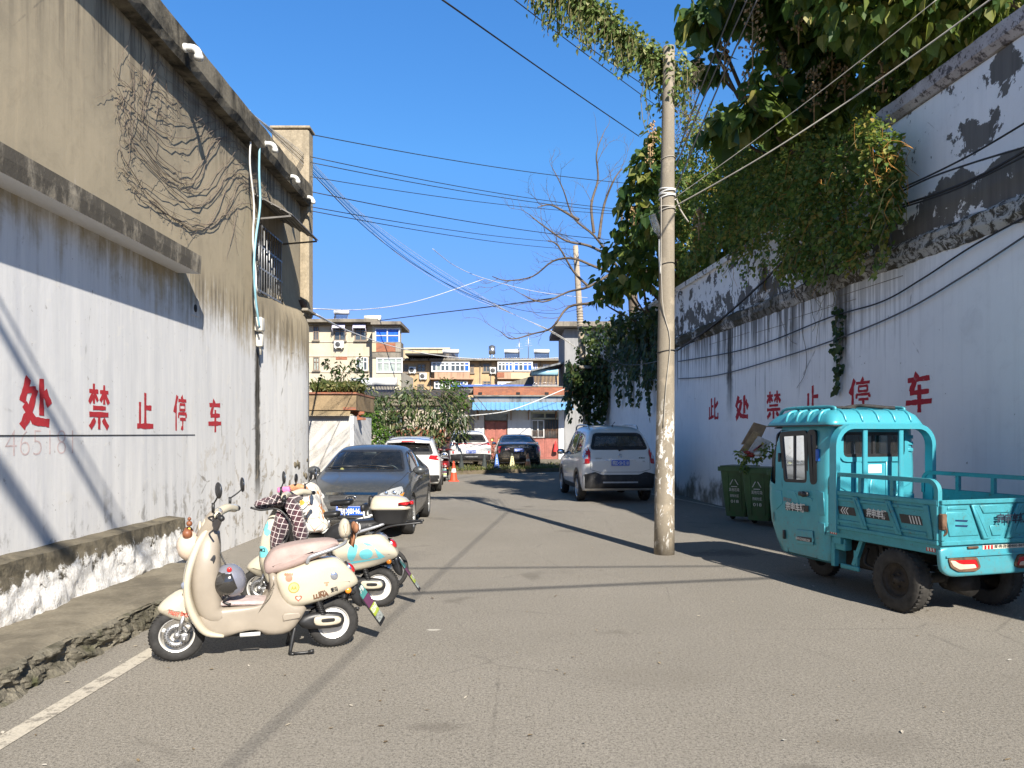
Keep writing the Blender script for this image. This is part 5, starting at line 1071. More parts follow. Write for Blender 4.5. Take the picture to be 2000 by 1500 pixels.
# ================================================================ vehicle tools
def on_plane(u, v, O, f, b):                    # photo pixel -> (along, up) on the vertical plane b metres to the left of a vehicle at O heading f
    f = Vector((f[0], f[1])).normalized(); l = Vector((-f.y, f.x)); d = Vector(((u-1000)/FPX, 1)); O = Vector((O[0], O[1]))
    t = (b+O.dot(l))/d.dot(l); p = d*t; return (p-O).dot(f), CAM_H-(v-HZN)/FPX*t
def carve(o, cutters, keep=()):
    """cut the closed cutters out of o; the cut faces are removed so that o becomes an open shell (cutters listed in keep leave their faces in slot 1)"""
    me = o.data
    while len(me.materials) < 8: me.materials.append(M['blackmatte'])
    for i, c in enumerate(cutters):
        c.mi = [1 if i in keep else 7]*len(c.f); co = c.build('cutter', [M['blackmatte']]*8, o.parent)
        md = o.modifiers.new('cut', 'BOOLEAN'); md.operation = 'DIFFERENCE'; md.solver = 'EXACT'; md.object = co
        try: md.material_mode = 'INDEX'
        except Exception: pass
        dg = bpy.context.evaluated_depsgraph_get(); dg.update()
        nm = bpy.data.meshes.new_from_object(o.evaluated_get(dg)); o.modifiers.clear()
        old = o.data; o.data = nm; bpy.data.meshes.remove(old); cm = co.data; bpy.data.objects.remove(co); bpy.data.meshes.remove(cm)
    bm = bmesh.new(); bm.from_mesh(o.data)
    bmesh.ops.delete(bm, geom=[f for f in bm.faces if f.material_index == 7], context='FACES')
    bm.to_mesh(o.data); bm.free(); return o
def wheel_geo(R_, W, rim, spokes=5, tyre_mat=None, rim_mat=None, parent=None, loc=(0, 0, 0), rz=0, name='wheel', tread=True, style='spoke', dirt=None):
    """wheel lying in the local xz plane, its outer side facing local -y or +y (sign of rz)"""
    o = bpy.data.objects.new(name, None); COL.objects.link(o); o.parent = parent; o.location = loc; o.rotation_euler = (0, 0, rz)
    MX = Matrix.Rotation(R(90), 4, 'X')          # lathe axis -> -y is outside
    mb = MB(); w = W/2; mb.lathe([(rim*.93, -w*.7), (rim, -w*.93), (rim*1.12, -w), (R_*.9, -w*.98), (R_*.975, -w*.8), (R_, -w*.4), (R_, w*.4), (R_*.975, w*.8), (R_*.9, w*.98), (rim*1.12, w), (rim, w*.93), (rim*.93, w*.7)], 40, MX)
    if tread:
        n = int(2*math.pi*R_/.045)
        for k in range(n):
            a = 2*math.pi*k/n
            for s_ in (-1, 1): mb.box(((R_-.001)*math.cos(a+.03*s_), s_*w*.62, (R_-.001)*math.sin(a+.03*s_)), (.012, w*.42, .018), R3=Matrix.Rotation(-(a+.03*s_), 3, 'Y'))
    mb.build('tyre', tyre_mat or M['rubber'], o)
    mb = MB()
    if style == 'disc':
        mb.lathe([(rim*.95, .9*w), (rim*.9, .5*w), (rim*.62, .25*w), (rim*.55, .45*w), (rim*.22, .5*w), (rim*.2, .8*w), (0.001, .82*w)], 32, MX)
        mb.lathe([(rim*.95, .9*w), (rim*.93, -.8*w)], 32, MX)
        for k in range(5): a = k*2*math.pi/5; mb.lathe([(.013, .52*w), (.012, .68*w), (0.001, .7*w)], 6, MX @ Matrix.Translation((rim*.38*math.cos(a), rim*.38*math.sin(a), 0)))
    else:
        mb.lathe([(rim*.98, .95*w), (rim*.93, .9*w), (rim*.88, .55*w), (rim*.86, -.8*w)], 32, MX); mb.lathe([(rim*.24, .4*w), (rim*.24, .72*w), (rim*.16, .8*w), (.001, .8*w)], 20, MX)
        for k in range(spokes):
            a = 2*math.pi*k/spokes
            for da in ((-.14, .14) if style == 'double' else (0,)):
                c, s_ = math.cos(a+da), math.sin(a+da); mb.bar((rim*.15*c, -.66*w, rim*.15*s_), (rim*.92*c, -.70*w, rim*.92*s_), rim*(.12 if style == 'double' else .2), w*.16, .006, up=(0, 1, 0))
        mb.lathe([(rim*.9, -.3*w), (.001, -.32*w)], 24, MX, mat=1)
    mb.build('rim', [rim_mat or M['alloy'], M['blackmatte']], o)
    return o
def plate(parent, loc, rot, txt, W=.44, H=.14, mat='plate_blue', tcol=None, name='number_plate'):
    mb = MB(); Mx = Matrix.Translation(loc) @ rot.to_4x4()   # local x right, z up, front -y
    mb.T = Mx; mb.box((0, 0, 0), (W, .008, H), .003, seg=1); o = mb.build(name, M[mat], parent)
    mb = MB(); mb.T = Mx; e = .006
    for z in (H/2-e, -H/2+e): mb.box((0, -.0045, z), (W-.012, .002, .004))
    for x in (W/2-e, -W/2+e): mb.box((x, -.0045, 0), (.004, .002, H-.012))
    F4 = Matrix(((1, 0, 0, 0), (0, 0, -1, -.0058), (0, 1, 0, -H*.30), (0, 0, 0, 1))); add_text(mb, txt, H*.80, F4, .002, width=W*.88)
    mb.build('lettering', tcol or M['white'], o, fixn=False); return o
# ================================================================ blue cargo tricycle
def tealmat():
    t = NT('teal_metallic_paint'); o = t.obj(); z = t.xyz(o)[2]; n = t.noise(o, 6, 6, .7); f = t.noise(o, 24, 5, .75); s = t.noise(t.scl(o, (14, 14, 2.5)), 1.5, 5, .7)
    c = t.mix(t.rng(n, .3, .7), (.06, .36, .44), (.05, .31, .385)); c = t.mix(t.math('MULTIPLY', t.step(s, .56, .70), .28), c, (.20, .26, .24))
    low = t.rng(z, .85, .45); rust = t.math('MULTIPLY', t.step(f, .60, .68), t.math('ADD', t.math('MULTIPLY', low, .9), .10), clamp=True); c = t.mix(rust, c, (.16, .085, .045)); c = t.mix(t.math('MULTIPLY', low, t.rng(n, .35, .8, .05, .5)), c, (.17, .20, .17))
    return t.set(c, t.rng(n, .3, .8, .28, .48), .2, t.bump(n, .05, .02), Coat_Weight=.25, Coat_Roughness=.2)
M['teal'] = tealmat()
def chipmat():
    t = NT('chipped_teal_rail'); o = t.obj(); n = t.noise(o, 9, 6, .75); f = t.noise(o, 38, 4, .7)
    c = t.mix(t.rng(n, .35, .65), (.06, .33, .40), (.05, .26, .30)); c = t.mix(t.math('MULTIPLY', t.step(f, .63, .67), .8), c, (.06, .05, .04)); c = t.mix(t.math('MULTIPLY', t.step(n, .62, .68), .7), c, (.15, .10, .065)); sc_ = t.noise(t.scl(o, (3, 30, 40)), 2.0, 3, .6); c = t.mix(t.math('MULTIPLY', t.step(sc_, .66, .70), .5), c, (.22, .28, .26))
    return t.set(c, .5, .25)
M['teal_worn'] = chipmat()
TO, TF = (4.134, 7.295), (-.2905, .9569)
tk = thing('cargo_tricycle', 'turquoise enclosed-cab cargo tricycle with an open box bed parked by the white wall', 'tricycle', (TO[0], TO[1], 0), heading(*TF))
def z2(x, y): return 1380+x/3.226, 760+y/3.226
def ts(x, y, b=.6): return on_plane(*z2(x, y), TO, TF, b)
# cab shell: plan rings that round off towards the nose
def cab_ring(x0, x1, hw, z, rf=.17, rb=.07):
    pts = [(x0+rb, -hw), (x1-rf*1.5, -hw), (x1-rf*.5, -hw*.90), (x1-.03, -hw*.5), (x1, 0)]
    half = [(x0, -hw+rb), (x0+rb*.3, -hw+rb*.3), (x0+rb, -hw)]+smooth_poly(pts, 5, False)[1:]
    ring = half+[(x, -y) for x, y in half[::-1][1:]]
    return [(x, y, z) for x, y in ring]
mb = MB(); CAB = [(.28, 1.86, .50), (.31, 1.90, .545), (.45, 1.98, .56), (.65, 2.06, .57), (.90, 2.09, .575), (1.05, 2.09, .575), (1.33, 2.05, .57), (1.55, 1.98, .555), (1.70, 1.92, .54), (1.745, 1.90, .53)]
mb.loft([cab_ring(.95, x1, hw, z) for z, x1, hw in CAB], True, True); cab = mb.build('cab', M['teal'], tk)
def prism_y(poly, y0, y1): m = MB(); m.prism(poly, y0, y1, 'y'); return m
def prism_x(poly, x0, x1): m = MB(); m.prism(poly, x0, x1, 'x'); return m
w1 = round_poly([ts(470, 280, .56), ts(632, 270, .56), ts(640, 592, .56), ts(495, 585, .56)], .05)
w2 = round_poly([ts(648, 268, .56), ts(688, 266, .56), ts(696, 588, .56), ts(668, 592, .56)], .04)
w3 = round_poly([(1.86, 1.56), (1.965, 1.36), (1.965, 1.10), (1.84, 1.06)], .035)
wr = round_poly([(-.40, 1.40), (.40, 1.40), (.40, 1.67), (-.40, 1.67)], .06)
wf = round_poly([(-.46, 1.05), (.46, 1.05), (.42, 1.66), (-.42, 1.66)], .06)
inner = MB(); inner.loft([cab_ring(.97, x1-.02, hw-.02, z) for z, x1, hw in [(.3, 1.86, .5)]+CAB[1:-1]+[(1.73, 1.90, .53)]], True, True)
carve(cab, [prism_y(w1, -1, 1), prism_y(w2, -1, 1), prism_y(w3, -1, 1), prism_x(wr, .7, 1.2), prism_x(wf, 1.6, 2.4)])
cab.data.set_sharp_from_angle(angle=R(45))
def frame_ring(mb, poly, d, y0, y1, ax):         # flat gasket round an opening
    a, b = inset_poly(poly, -d*.35), inset_poly(poly, d*.65); n = len(poly)
    def to(p, h): return (p[0], h, p[1]) if ax == 'y' else (h, p[0], p[1])
    v = [to(p, y0) for p in a]+[to(p, y0) for p in b]+[to(p, y1) for p in a]+[to(p, y1) for p in b]
    f = []
    for i in range(n):
        j = (i+1) % n; f += [(i, j, n+j, n+i), (2*n+i, 3*n+i, 3*n+j, 2*n+j), (i, 2*n+i, 2*n+j, j), (n+i, n+j, 3*n+j, 3*n+i)]
    mb.add(v, f)
def tri_window(poly, y, ax, label=None, split=None, fw=.055):
    mb = MB(); s_ = 1 if y > 0 or ax == 'x' and y > 1.5 else -1
    frame_ring(mb, poly, fw, y-.012, y+.012, ax)
    if split is not None:
        zs_ = [p[1] for p in poly]; mb.box((split, y, (min(zs_)+max(zs_))/2) if ax == 'y' else (y, split, (min(zs_)+max(zs_))/2), (.03, .02, max(zs_)-min(zs_)-.05) if ax == 'y' else (.02, .03, max(zs_)-min(zs_)-.05))
    o = mb.build('window', M['blackplastic'], tk)
    g = MB(); g.poly([(p[0], y, p[1]) if ax == 'y' else (y, p[0], p[1]) for p in inset_poly(poly, .004)]); g.build('glass', M['glass_car'], o); return o
for s_ in (1, -1):
    tri_window(w1, .562*s_, 'y', split=sum(p[0] for p in w1)/len(w1)); tri_window(w2, .566*s_, 'y'); tri_window(w3, .508*s_, 'y')
tri_window(wr, .951, 'x', split=.0); tri_window(wf, 2.0, 'x')
# door outline, handle, hinges, embossing
for s_ in (1, -1):
    dp = [ts(452, 262, .57), ts(640, 247, .57), ts(685, 1068, .57), ts(505, 1025, .57), ts(480, 600, .57)]
    mb = MB()
    def hwz(z): return [h for zz, x, h in CAB if zz <= z+.05][-1]
    q = dp+[dp[0]]
    for a, b in zip(q[:-1], q[1:]): mb.bar((a[0], s_*(hwz(a[1])+.001), a[1]), (b[0], s_*(hwz(b[1])+.001), b[1]), .007, .006)
    door = mb.build('door', M['blackmatte'], tk)
    pan = [ts(500, 640, .57), ts(655, 640, .57), ts(662, 700, .57), ts(640, 716, .57), ts(500, 716, .57)]
    mb = MB()
    for quad in ([ts(560, 640), ts(655, 690), ts(655, 705), ts(545, 652)], [ts(500, 640), ts(545, 640), ts(575, 715), ts(500, 715)], [ts(555, 885), ts(660, 895), ts(662, 985), ts(558, 972)], [ts(420, 640), ts(462, 640), ts(470, 720), ts(425, 760)], [ts(680, 640), ts(728, 650), ts(735, 800), ts(690, 790)], [ts(690, 840), ts(735, 845), ts(735, 920), ts(692, 910)]): mb.pad(quad, s_*.574, s_*.584, .008)
    mb.build('door_panel', M['teal'], door)
    h = ts(618, 660, .58); mb = MB(); mb.box((h[0], s_*.60, h[1]), (.15, .035, .05), .015); mb.lathe([(.03, 0), (.032, .03), (.001, .034)], 14, Matrix.Translation((h[0]-.03, s_*.60, h[1])) @ Matrix.Rotation(R(-90*s_), 4, 'X')); mb.build('handle', M['blackplastic'], door)
    mb = MB()
    for zz in (430, 915): h = ts(462 if zz < 600 else 492, zz, .57); mb.box((h[0], s_*.575, h[1]), (.03, .03, .10), .006)
    mb.build('hinge', M['blackplastic'], door)
    a, b = ts(490, 727, .58), ts(637, 775, .58); mb = MB(); mb.poly([(p[0], s_*.5885, p[1]) for p in (ts(490, 725), ts(635, 735), ts(637, 775), ts(492, 762))]); mb.build('decal_strip', M['blackplastic'], door)
    c = ts(563, 764, .58); mb = MB(); add_text(mb, '宗申车辆', .10, frame((c[0], s_*.592, c[1]), (-s_, 0, 0), (0, 0, 1)), .003, width=.33); mb.build('lettering', M['white'], door, fixn=False)
    c = ts(513, 706, .58); mb = MB(); add_text(mb, '雷鸣Q3 200', .05, frame((c[0], s_*.590, c[1]), (-s_, 0, 0), (0, 0, 1)), 0, width=.14); mb.build('lettering', plain('dull_red', (.30, .10, .08), .6), door, fixn=False)
    q = [ts(562, 926), ts(655, 937), ts(655, 966), ts(563, 953)]; mb = MB(); mb.pad(round_poly(q, .012), s_*.575, s_*.5895, .004); mb.build('name_plate', M['blackplastic'], door)
    c = ts(610, 954, .58); mb = MB(); add_text(mb, 'WWW.ZONSHEN.COM', .04, frame((c[0], s_*.5905, c[1]), (-s_, 0, 0), (0, 0, 1)), .001, width=.235); mb.build('lettering', M['white'], door, fixn=False)
    mb = MB()
    for k in range(4): x = 1.98-.03*k; mb.poly([(x, s_*(.535+.012*k), .80-.02*k), (x-.014, s_*(.541+.012*k), .80-.02*k), (x-.03, s_*(.543+.012*k), .69-.02*k), (x-.016, s_*(.538+.012*k), .69-.02*k)])
    mb.build('stripes', M['blackplastic'], door)
mb = MB(); mb.box((1.115, .575, 1.42), (.05, .02, .13), .008); mb.build('latch', plain('blue_catch', (.01, .10, .45), .4), tk)
# roof with ribs
def rr(x0, x1, hw, z, r): return [(x, y, z) for x, y in round_poly([(x0, -hw), (x1, -hw*.93), (x1, hw*.93), (x0, hw)], r, 5)]
mb = MB(); mb.loft([rr(.86, 2.03, .61, 1.735, .10), rr(.85, 2.05, .615, 1.75, .10), rr(.87, 2.02, .60, 1.785, .10), rr(.90, 1.92, .575, 1.85, .12), rr(.95, 1.80, .53, 1.895, .14), rr(1.02, 1.70, .44, 1.91, .16)], True, True)
for x in (1.06, 1.24, 1.42, 1.60):
    for s_ in (1, -1): mb.tube(smooth3([(x, s_*.608, 1.775), (x, s_*.588, 1.845), (x, s_*.535, 1.892), (x, s_*.40, 1.91)], 3), [.008, .011, .014, .016, .017, .017, .017, .016, .013, .008], 8)
for y in (-.42, -.21, 0, .21, .42): mb.tube(smooth3([(.862, y, 1.775), (.895, y, 1.845), (.95, y, 1.892), (1.05, y, 1.91)], 3), [.008, .011, .014, .016, .017, .017, .017, .016, .013, .008], 8)
rf = mb.build('roof', M['teal'], tk)
mb = MB(); mb.loft([rr(.84, 2.06, .622, 1.728, .10), rr(.84, 2.06, .622, 1.742, .10)], True, False); mb.loft([[(2.0, -.42, 1.745), (2.0, .42, 1.745), (2.0, .42, 1.73), (2.0, -.42, 1.73)], [(2.16, -.36, 1.72), (2.16, .36, 1.72), (2.16, .36, 1.71), (2.16, -.36, 1.71)]], True, False); mb.build('drip_edge', M['blackplastic'], rf)
for y in (.45, -.45): mb = MB(); mb.tube(smooth3([(1.95, y, 1.80), (1.90, y, 1.89), (1.78, y, 1.935), (1.3, y, 1.94), (1.02, y, 1.93), (1.0, y, 1.90)], 4), .017, 8); mb.build('roof_rail', M['teal_worn'], rf)
tr = thing('hose', 'short black hoses lying coiled on the turquoise tricycle roof', 'hose', (0, 0, 0)); c0 = Vector((TO[0], TO[1], 0)); f2 = Vector((TF[0], TF[1], 0)); l2 = Vector((-TF[1], TF[0], 0))
def tw(a, b, z): return c0+f2*a+l2*b+Vector((0, 0, z))
mb = MB(); mb.tube(smooth3([tw(1.75, .36, 1.93), tw(1.5, .33, 1.935), tw(1.45, .2, 1.935), tw(1.3, .3, 1.94), tw(1.2, .05, 1.935), tw(1.35, -.1, 1.93)], 5), .014, 6); mb.tube(smooth3([tw(1.3, .1, 1.93), tw(1.28, -.05, 1.955), tw(1.18, -.12, 1.955), tw(1.1, -.3, 1.935), tw(1.05, -.38, 1.93)], 5), .02, 6); mb.build('tube', M['rubber'], tr)
# cab back: embossed panel and paper note
mb = MB()
for s_ in (1, -1):
    for k in range(3): mb.pad([(s_*.44, 1.46+.07*k), (s_*.52, 1.455+.07*k), (s_*.52, 1.495+.07*k), (s_*.44, 1.49+.07*k)], .935, .955, .008, 'x')
    mb.pad([(s_*.30, 1.02), (s_*.50, 1.12), (s_*.50, 1.20), (s_*.38, 1.16), (s_*.30, 1.10)], .935, .955, .01, 'x'); mb.pad([(s_*.30, .70), (s_*.54, .70), (s_*.54, 1.0), (s_*.30, 1.0)], .94, .955, .01, 'x')
    mb.pad([(s_*.16, .70), (s_*.24, .70), (s_*.24, 1.36), (s_*.16, 1.36)], .935, .955, .012, 'x')
mb.pad([(-.06, .95), (.06, .95), (.04, 1.16), (-.04, 1.16)], .935, .955, .01, 'x'); frame_ring(mb, inset_poly(wr, -.03), .05, .93, .952, 'x'); mb.pad([(-.56, .66), (.56, .66), (.56, .70), (-.56, .70)], .93, .955, .01, 'x')
mb.build('back_panel', M['teal'], tk)
mb = MB(); mb.box((.948, -.02, 1.275), (.006, .17, .09)); mb.build('paper_note', M['white'], tk)
# seat and handlebar inside the cab
mb = MB(); mb.box((1.22, 0, .86), (.36, .8, .14), .05); mb.box((1.06, 0, 1.12), (.10, .72, .42), .05); mb.box((1.4, 0, .45), (.9, .9, .06)); mb.box((1.18, 0, .62), (.36, .8, .34)); mb.build('seat', M['interior'], tk)
mb = MB(); mb.tube(smooth3([(1.45, .34, 1.16), (1.58, .25, 1.18), (1.62, 0, 1.12), (1.58, -.25, 1.18), (1.45, -.34, 1.16)], 4), .016, 8); mb.tube([(1.63, 0, 1.1), (1.82, 0, .5)], .03, 8); mb.box((1.85, 0, 1.02), (.16, .6, .16), .05); mb.build('handlebar', M['blackplastic'], tk)
tc = thing('cloth', 'pale bag on the dashboard inside the turquoise tricycle cab', 'bag', tuple(tw(1.75, .25, 1.12)), 0); mb = MB(); mb.sphere((0, 0, .03), .11, 10, 6, (1, 1.2, .5)); mb.build('bundle', plain('pale_bag', (.5, .5, .55), .7), tc)
# hoop over the front of the bed
def strip(mb, pts, w, t_, ax):                    # flat bar following a path lying in the plane square to ax; w along ax
    pts = [Vector(p) for p in pts]; A = Vector((1, 0, 0)) if ax == 'x' else Vector((0, 1, 0)); rings = []
    for i, p in enumerate(pts):
        d = (pts[min(i+1, len(pts)-1)]-pts[max(i-1, 0)]).normalized(); n = d.cross(A).normalized(); rings.append([p+A*w/2+n*t_/2, p-A*w/2+n*t_/2, p-A*w/2-n*t_/2, p+A*w/2-n*t_/2])
    mb.loft(rings, True, False)
def arch(y, z0, z1, r, n=6):                      # upright, rounded corner, top, rounded corner, upright (in yz)
    o = [(-y, z0)]+[(-y+r-r*math.cos(a), z1-r+r*math.sin(a)) for a in [k*math.pi/2/n for k in range(n+1)]]
    return o+[(-p, q) for p, q in o[::-1]]
mb = MB(); strip(mb, [(.80, y, z) for y, z in arch(.615, .64, 1.725, .20)], .10, .05, 'x')
for y in (.25, -.21): mb.box((.79, y, 1.17), (.035, .055, 1.06), .008, seg=1)
mb.build('hoop', M['teal'], tk, auto=35)
# bed floor, side panels with rails
mb = MB(); mb.box((.19, 0, .665), (1.40, 1.22, .03)); [mb.box((.19, y, .61), (1.40, .06, .09)) for y in (-.36, .36)]; mb.build('bed_floor', M['teal_worn'], tk)
XA, XB = .885, -.497
for s_ in (1, -1):
    y = .605*s_; mb = MB(); mb.box(((XA+XB)/2, y, .87), (XA-XB, .022, .37))
    mb.box(((XA+XB)/2, y+.008*s_, 1.05), (XA-XB, .036, .045), .006, seg=1); mb.box(((XA+XB)/2, y+.008*s_, .70), (XA-XB, .036, .04), .006, seg=1)
    for x in (XA-.02, XB+.02): mb.box((x, y+.008*s_, .875), (.04, .036, .305), .006, seg=1)
    for (xa, xb) in ((ts(955, 690)[0], ts(1010, 880)[0]), (ts(1160, 700)[0], ts(1225, 910)[0])):
        mb.pad([(xa+.045, 1.025), (xa-.03, 1.025), (xb-.045, .722), (xb+.03, .722)], y+.009*s_, y+.036*s_, .012)
        mb.pad([(xa+.012, 1.0), (xa+.002, 1.0), (xb-.014, .745), (xb-.004, .745)], y+.034*s_, y+.042*s_, .003)
    mb.pad([(XA-.05, 1.02), (XA-.09, 1.02), (XA-.16, .725), (XA-.10, .725)], y+.009*s_, y+.026*s_, .008); mb.pad([(XB+.10, 1.02), (XB+.16, 1.02), (XB+.10, .725), (XB+.05, .725)], y+.009*s_, y+.026*s_, .008)
    for z in (.985, .765): mb.box(((XA+XB)/2, y+.012*s_, z), (XA-XB-.25, .016, .035), .006, seg=1)
    sp_ = mb.build('side_panel', M['teal_worn'], tk)
    mb = MB(); yd = y+.0125*s_
    for (xa, xb) in ((.76, .52), (.405, .085), (-.055, -.30)): mb.poly([(xa, yd, .915), (xb, yd, .915), (xb-.03, yd, .835), (xa-.03, yd, .835)])
    mb.build('decal_strip', M['blackplastic'], sp_)
    c = ((.405+.085)/2-.02, .852); mb = MB(); add_text(mb, '宗申车辆', .09, frame((c[0], yd+.003*s_, c[1]), (-s_, 0, 0), (0, 0, 1)), .003, width=.25)
    for k in range(3):
        x = .71-.035*k
        mb.poly([(x, yd+.002*s_, .875), (x-.03, yd+.002*s_, .91), (x-.045, yd+.002*s_, .91), (x-.015, yd+.002*s_, .875), (x-.045, yd+.002*s_, .84), (x-.03, yd+.002*s_, .84)])
    for k in range(4): x = -.17-.034*k; mb.poly([(x, yd+.002*s_, .91), (x-.014, yd+.002*s_, .91), (x-.04, yd+.002*s_, .84), (x-.026, yd+.002*s_, .84)])
    mb.build('lettering', M['white'], sp_, fixn=False)
    mb = MB(); r_ = .09; path = [(XA-.012, 1.02), (XA-.012, 1.235-r_)]+[(XA-.012-r_+r_*math.cos(a), 1.235-r_+r_*math.sin(a)) for a in [k*math.pi/12 for k in range(1, 7)]]+[(XB+.015+r_+r_*math.cos(a), 1.235-r_+r_*math.sin(a)) for a in [math.pi/2+k*math.pi/12 for k in range(0, 7)]]+[(XB+.015, 1.02)]
    strip(mb, [(x, y, z) for x, z in path], .045, .04, 'y')
    for x in (.44, .03): mb.box((x, y, 1.14), (.04, .035, .155))
    mb.build('side_rail', M['teal_worn'], sp_, auto=35)
    mb = MB(); mb.box((.21, .575*s_, .635), (1.42, .05, .085), .006, seg=1); mb.box((.80, .56*s_, .56), (.10, .05, .08)); mb.build('sill_beam', M['teal_worn'], tk)
    for x in (.835, -.40):
        mb = MB(); mb.mat = 0; mb.poly([(x+.05, .602*s_, .665), (x-.05, .602*s_, .665), (x-.05, .602*s_, .615), (x+.05, .602*s_, .615)])
        mb.mat = 1
        for k in range(3): q = x+.03-.03*k; mb.poly([(q+.012, .603*s_, .66), (q-.004, .603*s_, .66), (q-.012, .603*s_, .62), (q+.004, .603*s_, .62)])
        mb.build('reflector', [M['red_lens'], M['white']], tk, fixn=False)
# tailgate
mb = MB(); mb.box((-.508, 0, .87), (.022, 1.23, .37))
for z in (1.055, .70): mb.box((-.518, 0, z), (.036, 1.23, .04), .006, seg=1)
for s_ in (1, -1):
    mb.box((-.518, .60*s_, .877), (.036, .035, .31), .006, seg=1)
    mb.pad([(.30*s_, 1.03), (.22*s_, 1.03), (.09*s_, .725), (.17*s_, .725)], -.519, -.548, .012, 'x'); mb.pad([(.265*s_, 1.0), (.255*s_, 1.0), (.125*s_, .75), (.135*s_, .75)], -.545, -.553, .003, 'x')
    mb.pad([(.57*s_, .97), (.36*s_, .97), (.30*s_, .93), (.20*s_, .76), (.53*s_, .76)], -.516, -.53, .008, 'x'); mb.pad([(.54*s_, 1.02), (.34*s_, 1.02), (.33*s_, .99), (.55*s_, .99)], -.516, -.528, .006, 'x')
mb.pad([(-.19, 1.02), (.19, 1.02), (.15, .95), (-.15, .95)], -.516, -.53, .008, 'x'); mb.pad([(-.08, .84), (.08, .84), (.05, .75), (-.05, .75)], -.516, -.53, .008, 'x')
tg = mb.build('tailgate', M['teal_worn'], tk)
mb = MB(); add_text(mb, '宗申车辆', .09, frame((-.5535, -.14, .868), (0, -1, 0), (0, 0, 1)), .0035, width=.34); mb.build('lettering', plain('ink_black', (.02, .03, .05), .5), tg, fixn=False)
mb = MB(); [mb.poly([(-.531, s_*.47, .905-.045*k), (-.531, s_*.33, .897-.045*k), (-.531, s_*.34, .88-.045*k), (-.531, s_*.47, .89-.045*k)]) for s_ in (1, -1) for k in range(2)]; mb.build('decal_strip', plain('navy_decal', (.01, .03, .08), .4), tg, fixn=False)
mb = MB(); [mb.tube(smooth3([(-.52, s_*.61, .90), (-.55, s_*.60, .86), (-.55, s_*.585, .80), (-.53, s_*.60, .77)], 4), .01, 6) for s_ in (1, -1)]; [mb.box((-.53, s_*.605, .89), (.05, .05, .14), .01) for s_ in (1, -1)]; mb.build('latch', M['rust'], tg)
mb = MB(); poly = round_poly([(-.62, .665), (.62, .665), (.60, .46), (.50, .405), (-.50, .405), (-.60, .46)], .05); mb.pad(poly, -.46, -.525, .015, 'x'); mb.box((-.53, 0, .585), (.02, 1.14, .012)); tp_ = mb.build('tail_panel', M['teal'], tk)
mb = MB(); mb.mat = 0; mb.poly([(-.5265, .16, .668), (-.5265, -.50, .668), (-.5265, -.50, .632), (-.5265, .16, .632)]); mb.mat = 1
for k in range(3): mb.box((-.5275, .13-.037*k, .65), (.001, .022, .034))
mb.mat = 2; add_text(mb, '服务咨询400-887-8188', .03, frame((-.5285, -.2, .642), (0, -1, 0), (0, 0, 1)), .0005, width=.46); mb.build('sticker', [plain('cream_tape', (.55, .52, .42), .5), M['red_lens'], M['blackplastic']], tp_, fixn=False)
for s_ in (1, -1):
    mb = MB(); poly = round_poly([(.545*s_, .57), (.24*s_, .565), (.20*s_, .48), (.25*s_, .455), (.44*s_, .46), (.52*s_, .50)], .02); mb.pad(poly, -.52, -.538, .01, 'x'); tl = mb.build('tail_light', M['red_lens'], tk)
    mb = MB(); mb.pad(round_poly([(.535*s_, .555), (.48*s_, .55), (.42*s_, .515), (.26*s_, .51), (.24*s_, .475), (.43*s_, .47), (.50*s_, .505)], .012), -.536, -.543, .005, 'x'); tl2 = mb.build('lens', plain('cloudy_lens', (.62, .45, .34), .3), tl)
    frame_ring(mb := MB(), poly, .02, -.54, -.52, 'x'); mb.build('bezel', M['rust'], tl)
mb = MB(); mb.tube([(-.53, .33, .655), (-.53, .22, .655)], .012, 8); mb.build('bolt', M['rust'], tp_)
# running gear
blk = plain('greasy_iron', (.022, .02, .018), .7, .2, .5, 9); MT = plain('muddy_rubber', (.035, .032, .028), .9, 0, .5, 10, .4, 40)
for s_ in (1, -1): wheel_geo(.292, .165, .165, 5, MT, plain('rusty_rim', (.035, .028, .022), .7, .3, .6, 12), tk, (0, s_*.535, .292), 0 if s_ < 0 else math.pi, style='disc')
wheel_geo(.25, .12, .14, 5, MT, blk, tk, (1.72, 0, .25), 0, style='disc')
mb = MB(); mb.tube([(0, -.5, .29), (0, .5, .29)], .05, 10); mb.sphere((0, -.05, .29), .13, 14, 8); mb.tube([(.05, -.05, .27), (-.22, -.05, .25)], .11, 14)
for s_ in (1, -1):
    for k in range(4): mb.box((0, .36*s_, .40+.018*k), (.75-.15*k, .05, .012))
    mb.bar((.40, .36*s_, .42), (.45, .36*s_, .62), .05); mb.bar((-.38, .36*s_, .42), (-.40, .36*s_, .62), .05); mb.bar((.9, .36*s_, .58), (-.45, .36*s_, .58), .06, .08); mb.bar((.03, .44*s_, .33), (.18, .47*s_, .60), .03)
mb.box((.75, 0, .40), (.45, .7, .28), .03); mb.bar((.95, .3, .34), (2.0, .2, .32), .06); mb.bar((.95, -.3, .34), (2.0, -.2, .32), .06); mb.box((.3, 0, .45), (.3, .5, .16), .03); mb.tube(smooth3([(.55, .42, .5), (.5, .5, .36), (.3, .48, .32)], 4), .015, 6); mb.build('chassis', blk, tk)
mb = MB(); mb.box((.835, .50, .515), (.20, .10, .13), .015); mb.box((.90, .53, .40), (.05, .05, .25)); mb.box((.62, .50, .38), (.05, .03, .18)); mb.box((.70, .51, .29), (.26, .03, .05), .01); mb.bar((.55, .48, .60), (.65, .50, .32), .05, .04); mb.build('side_bracket', M['teal_worn'], tk)
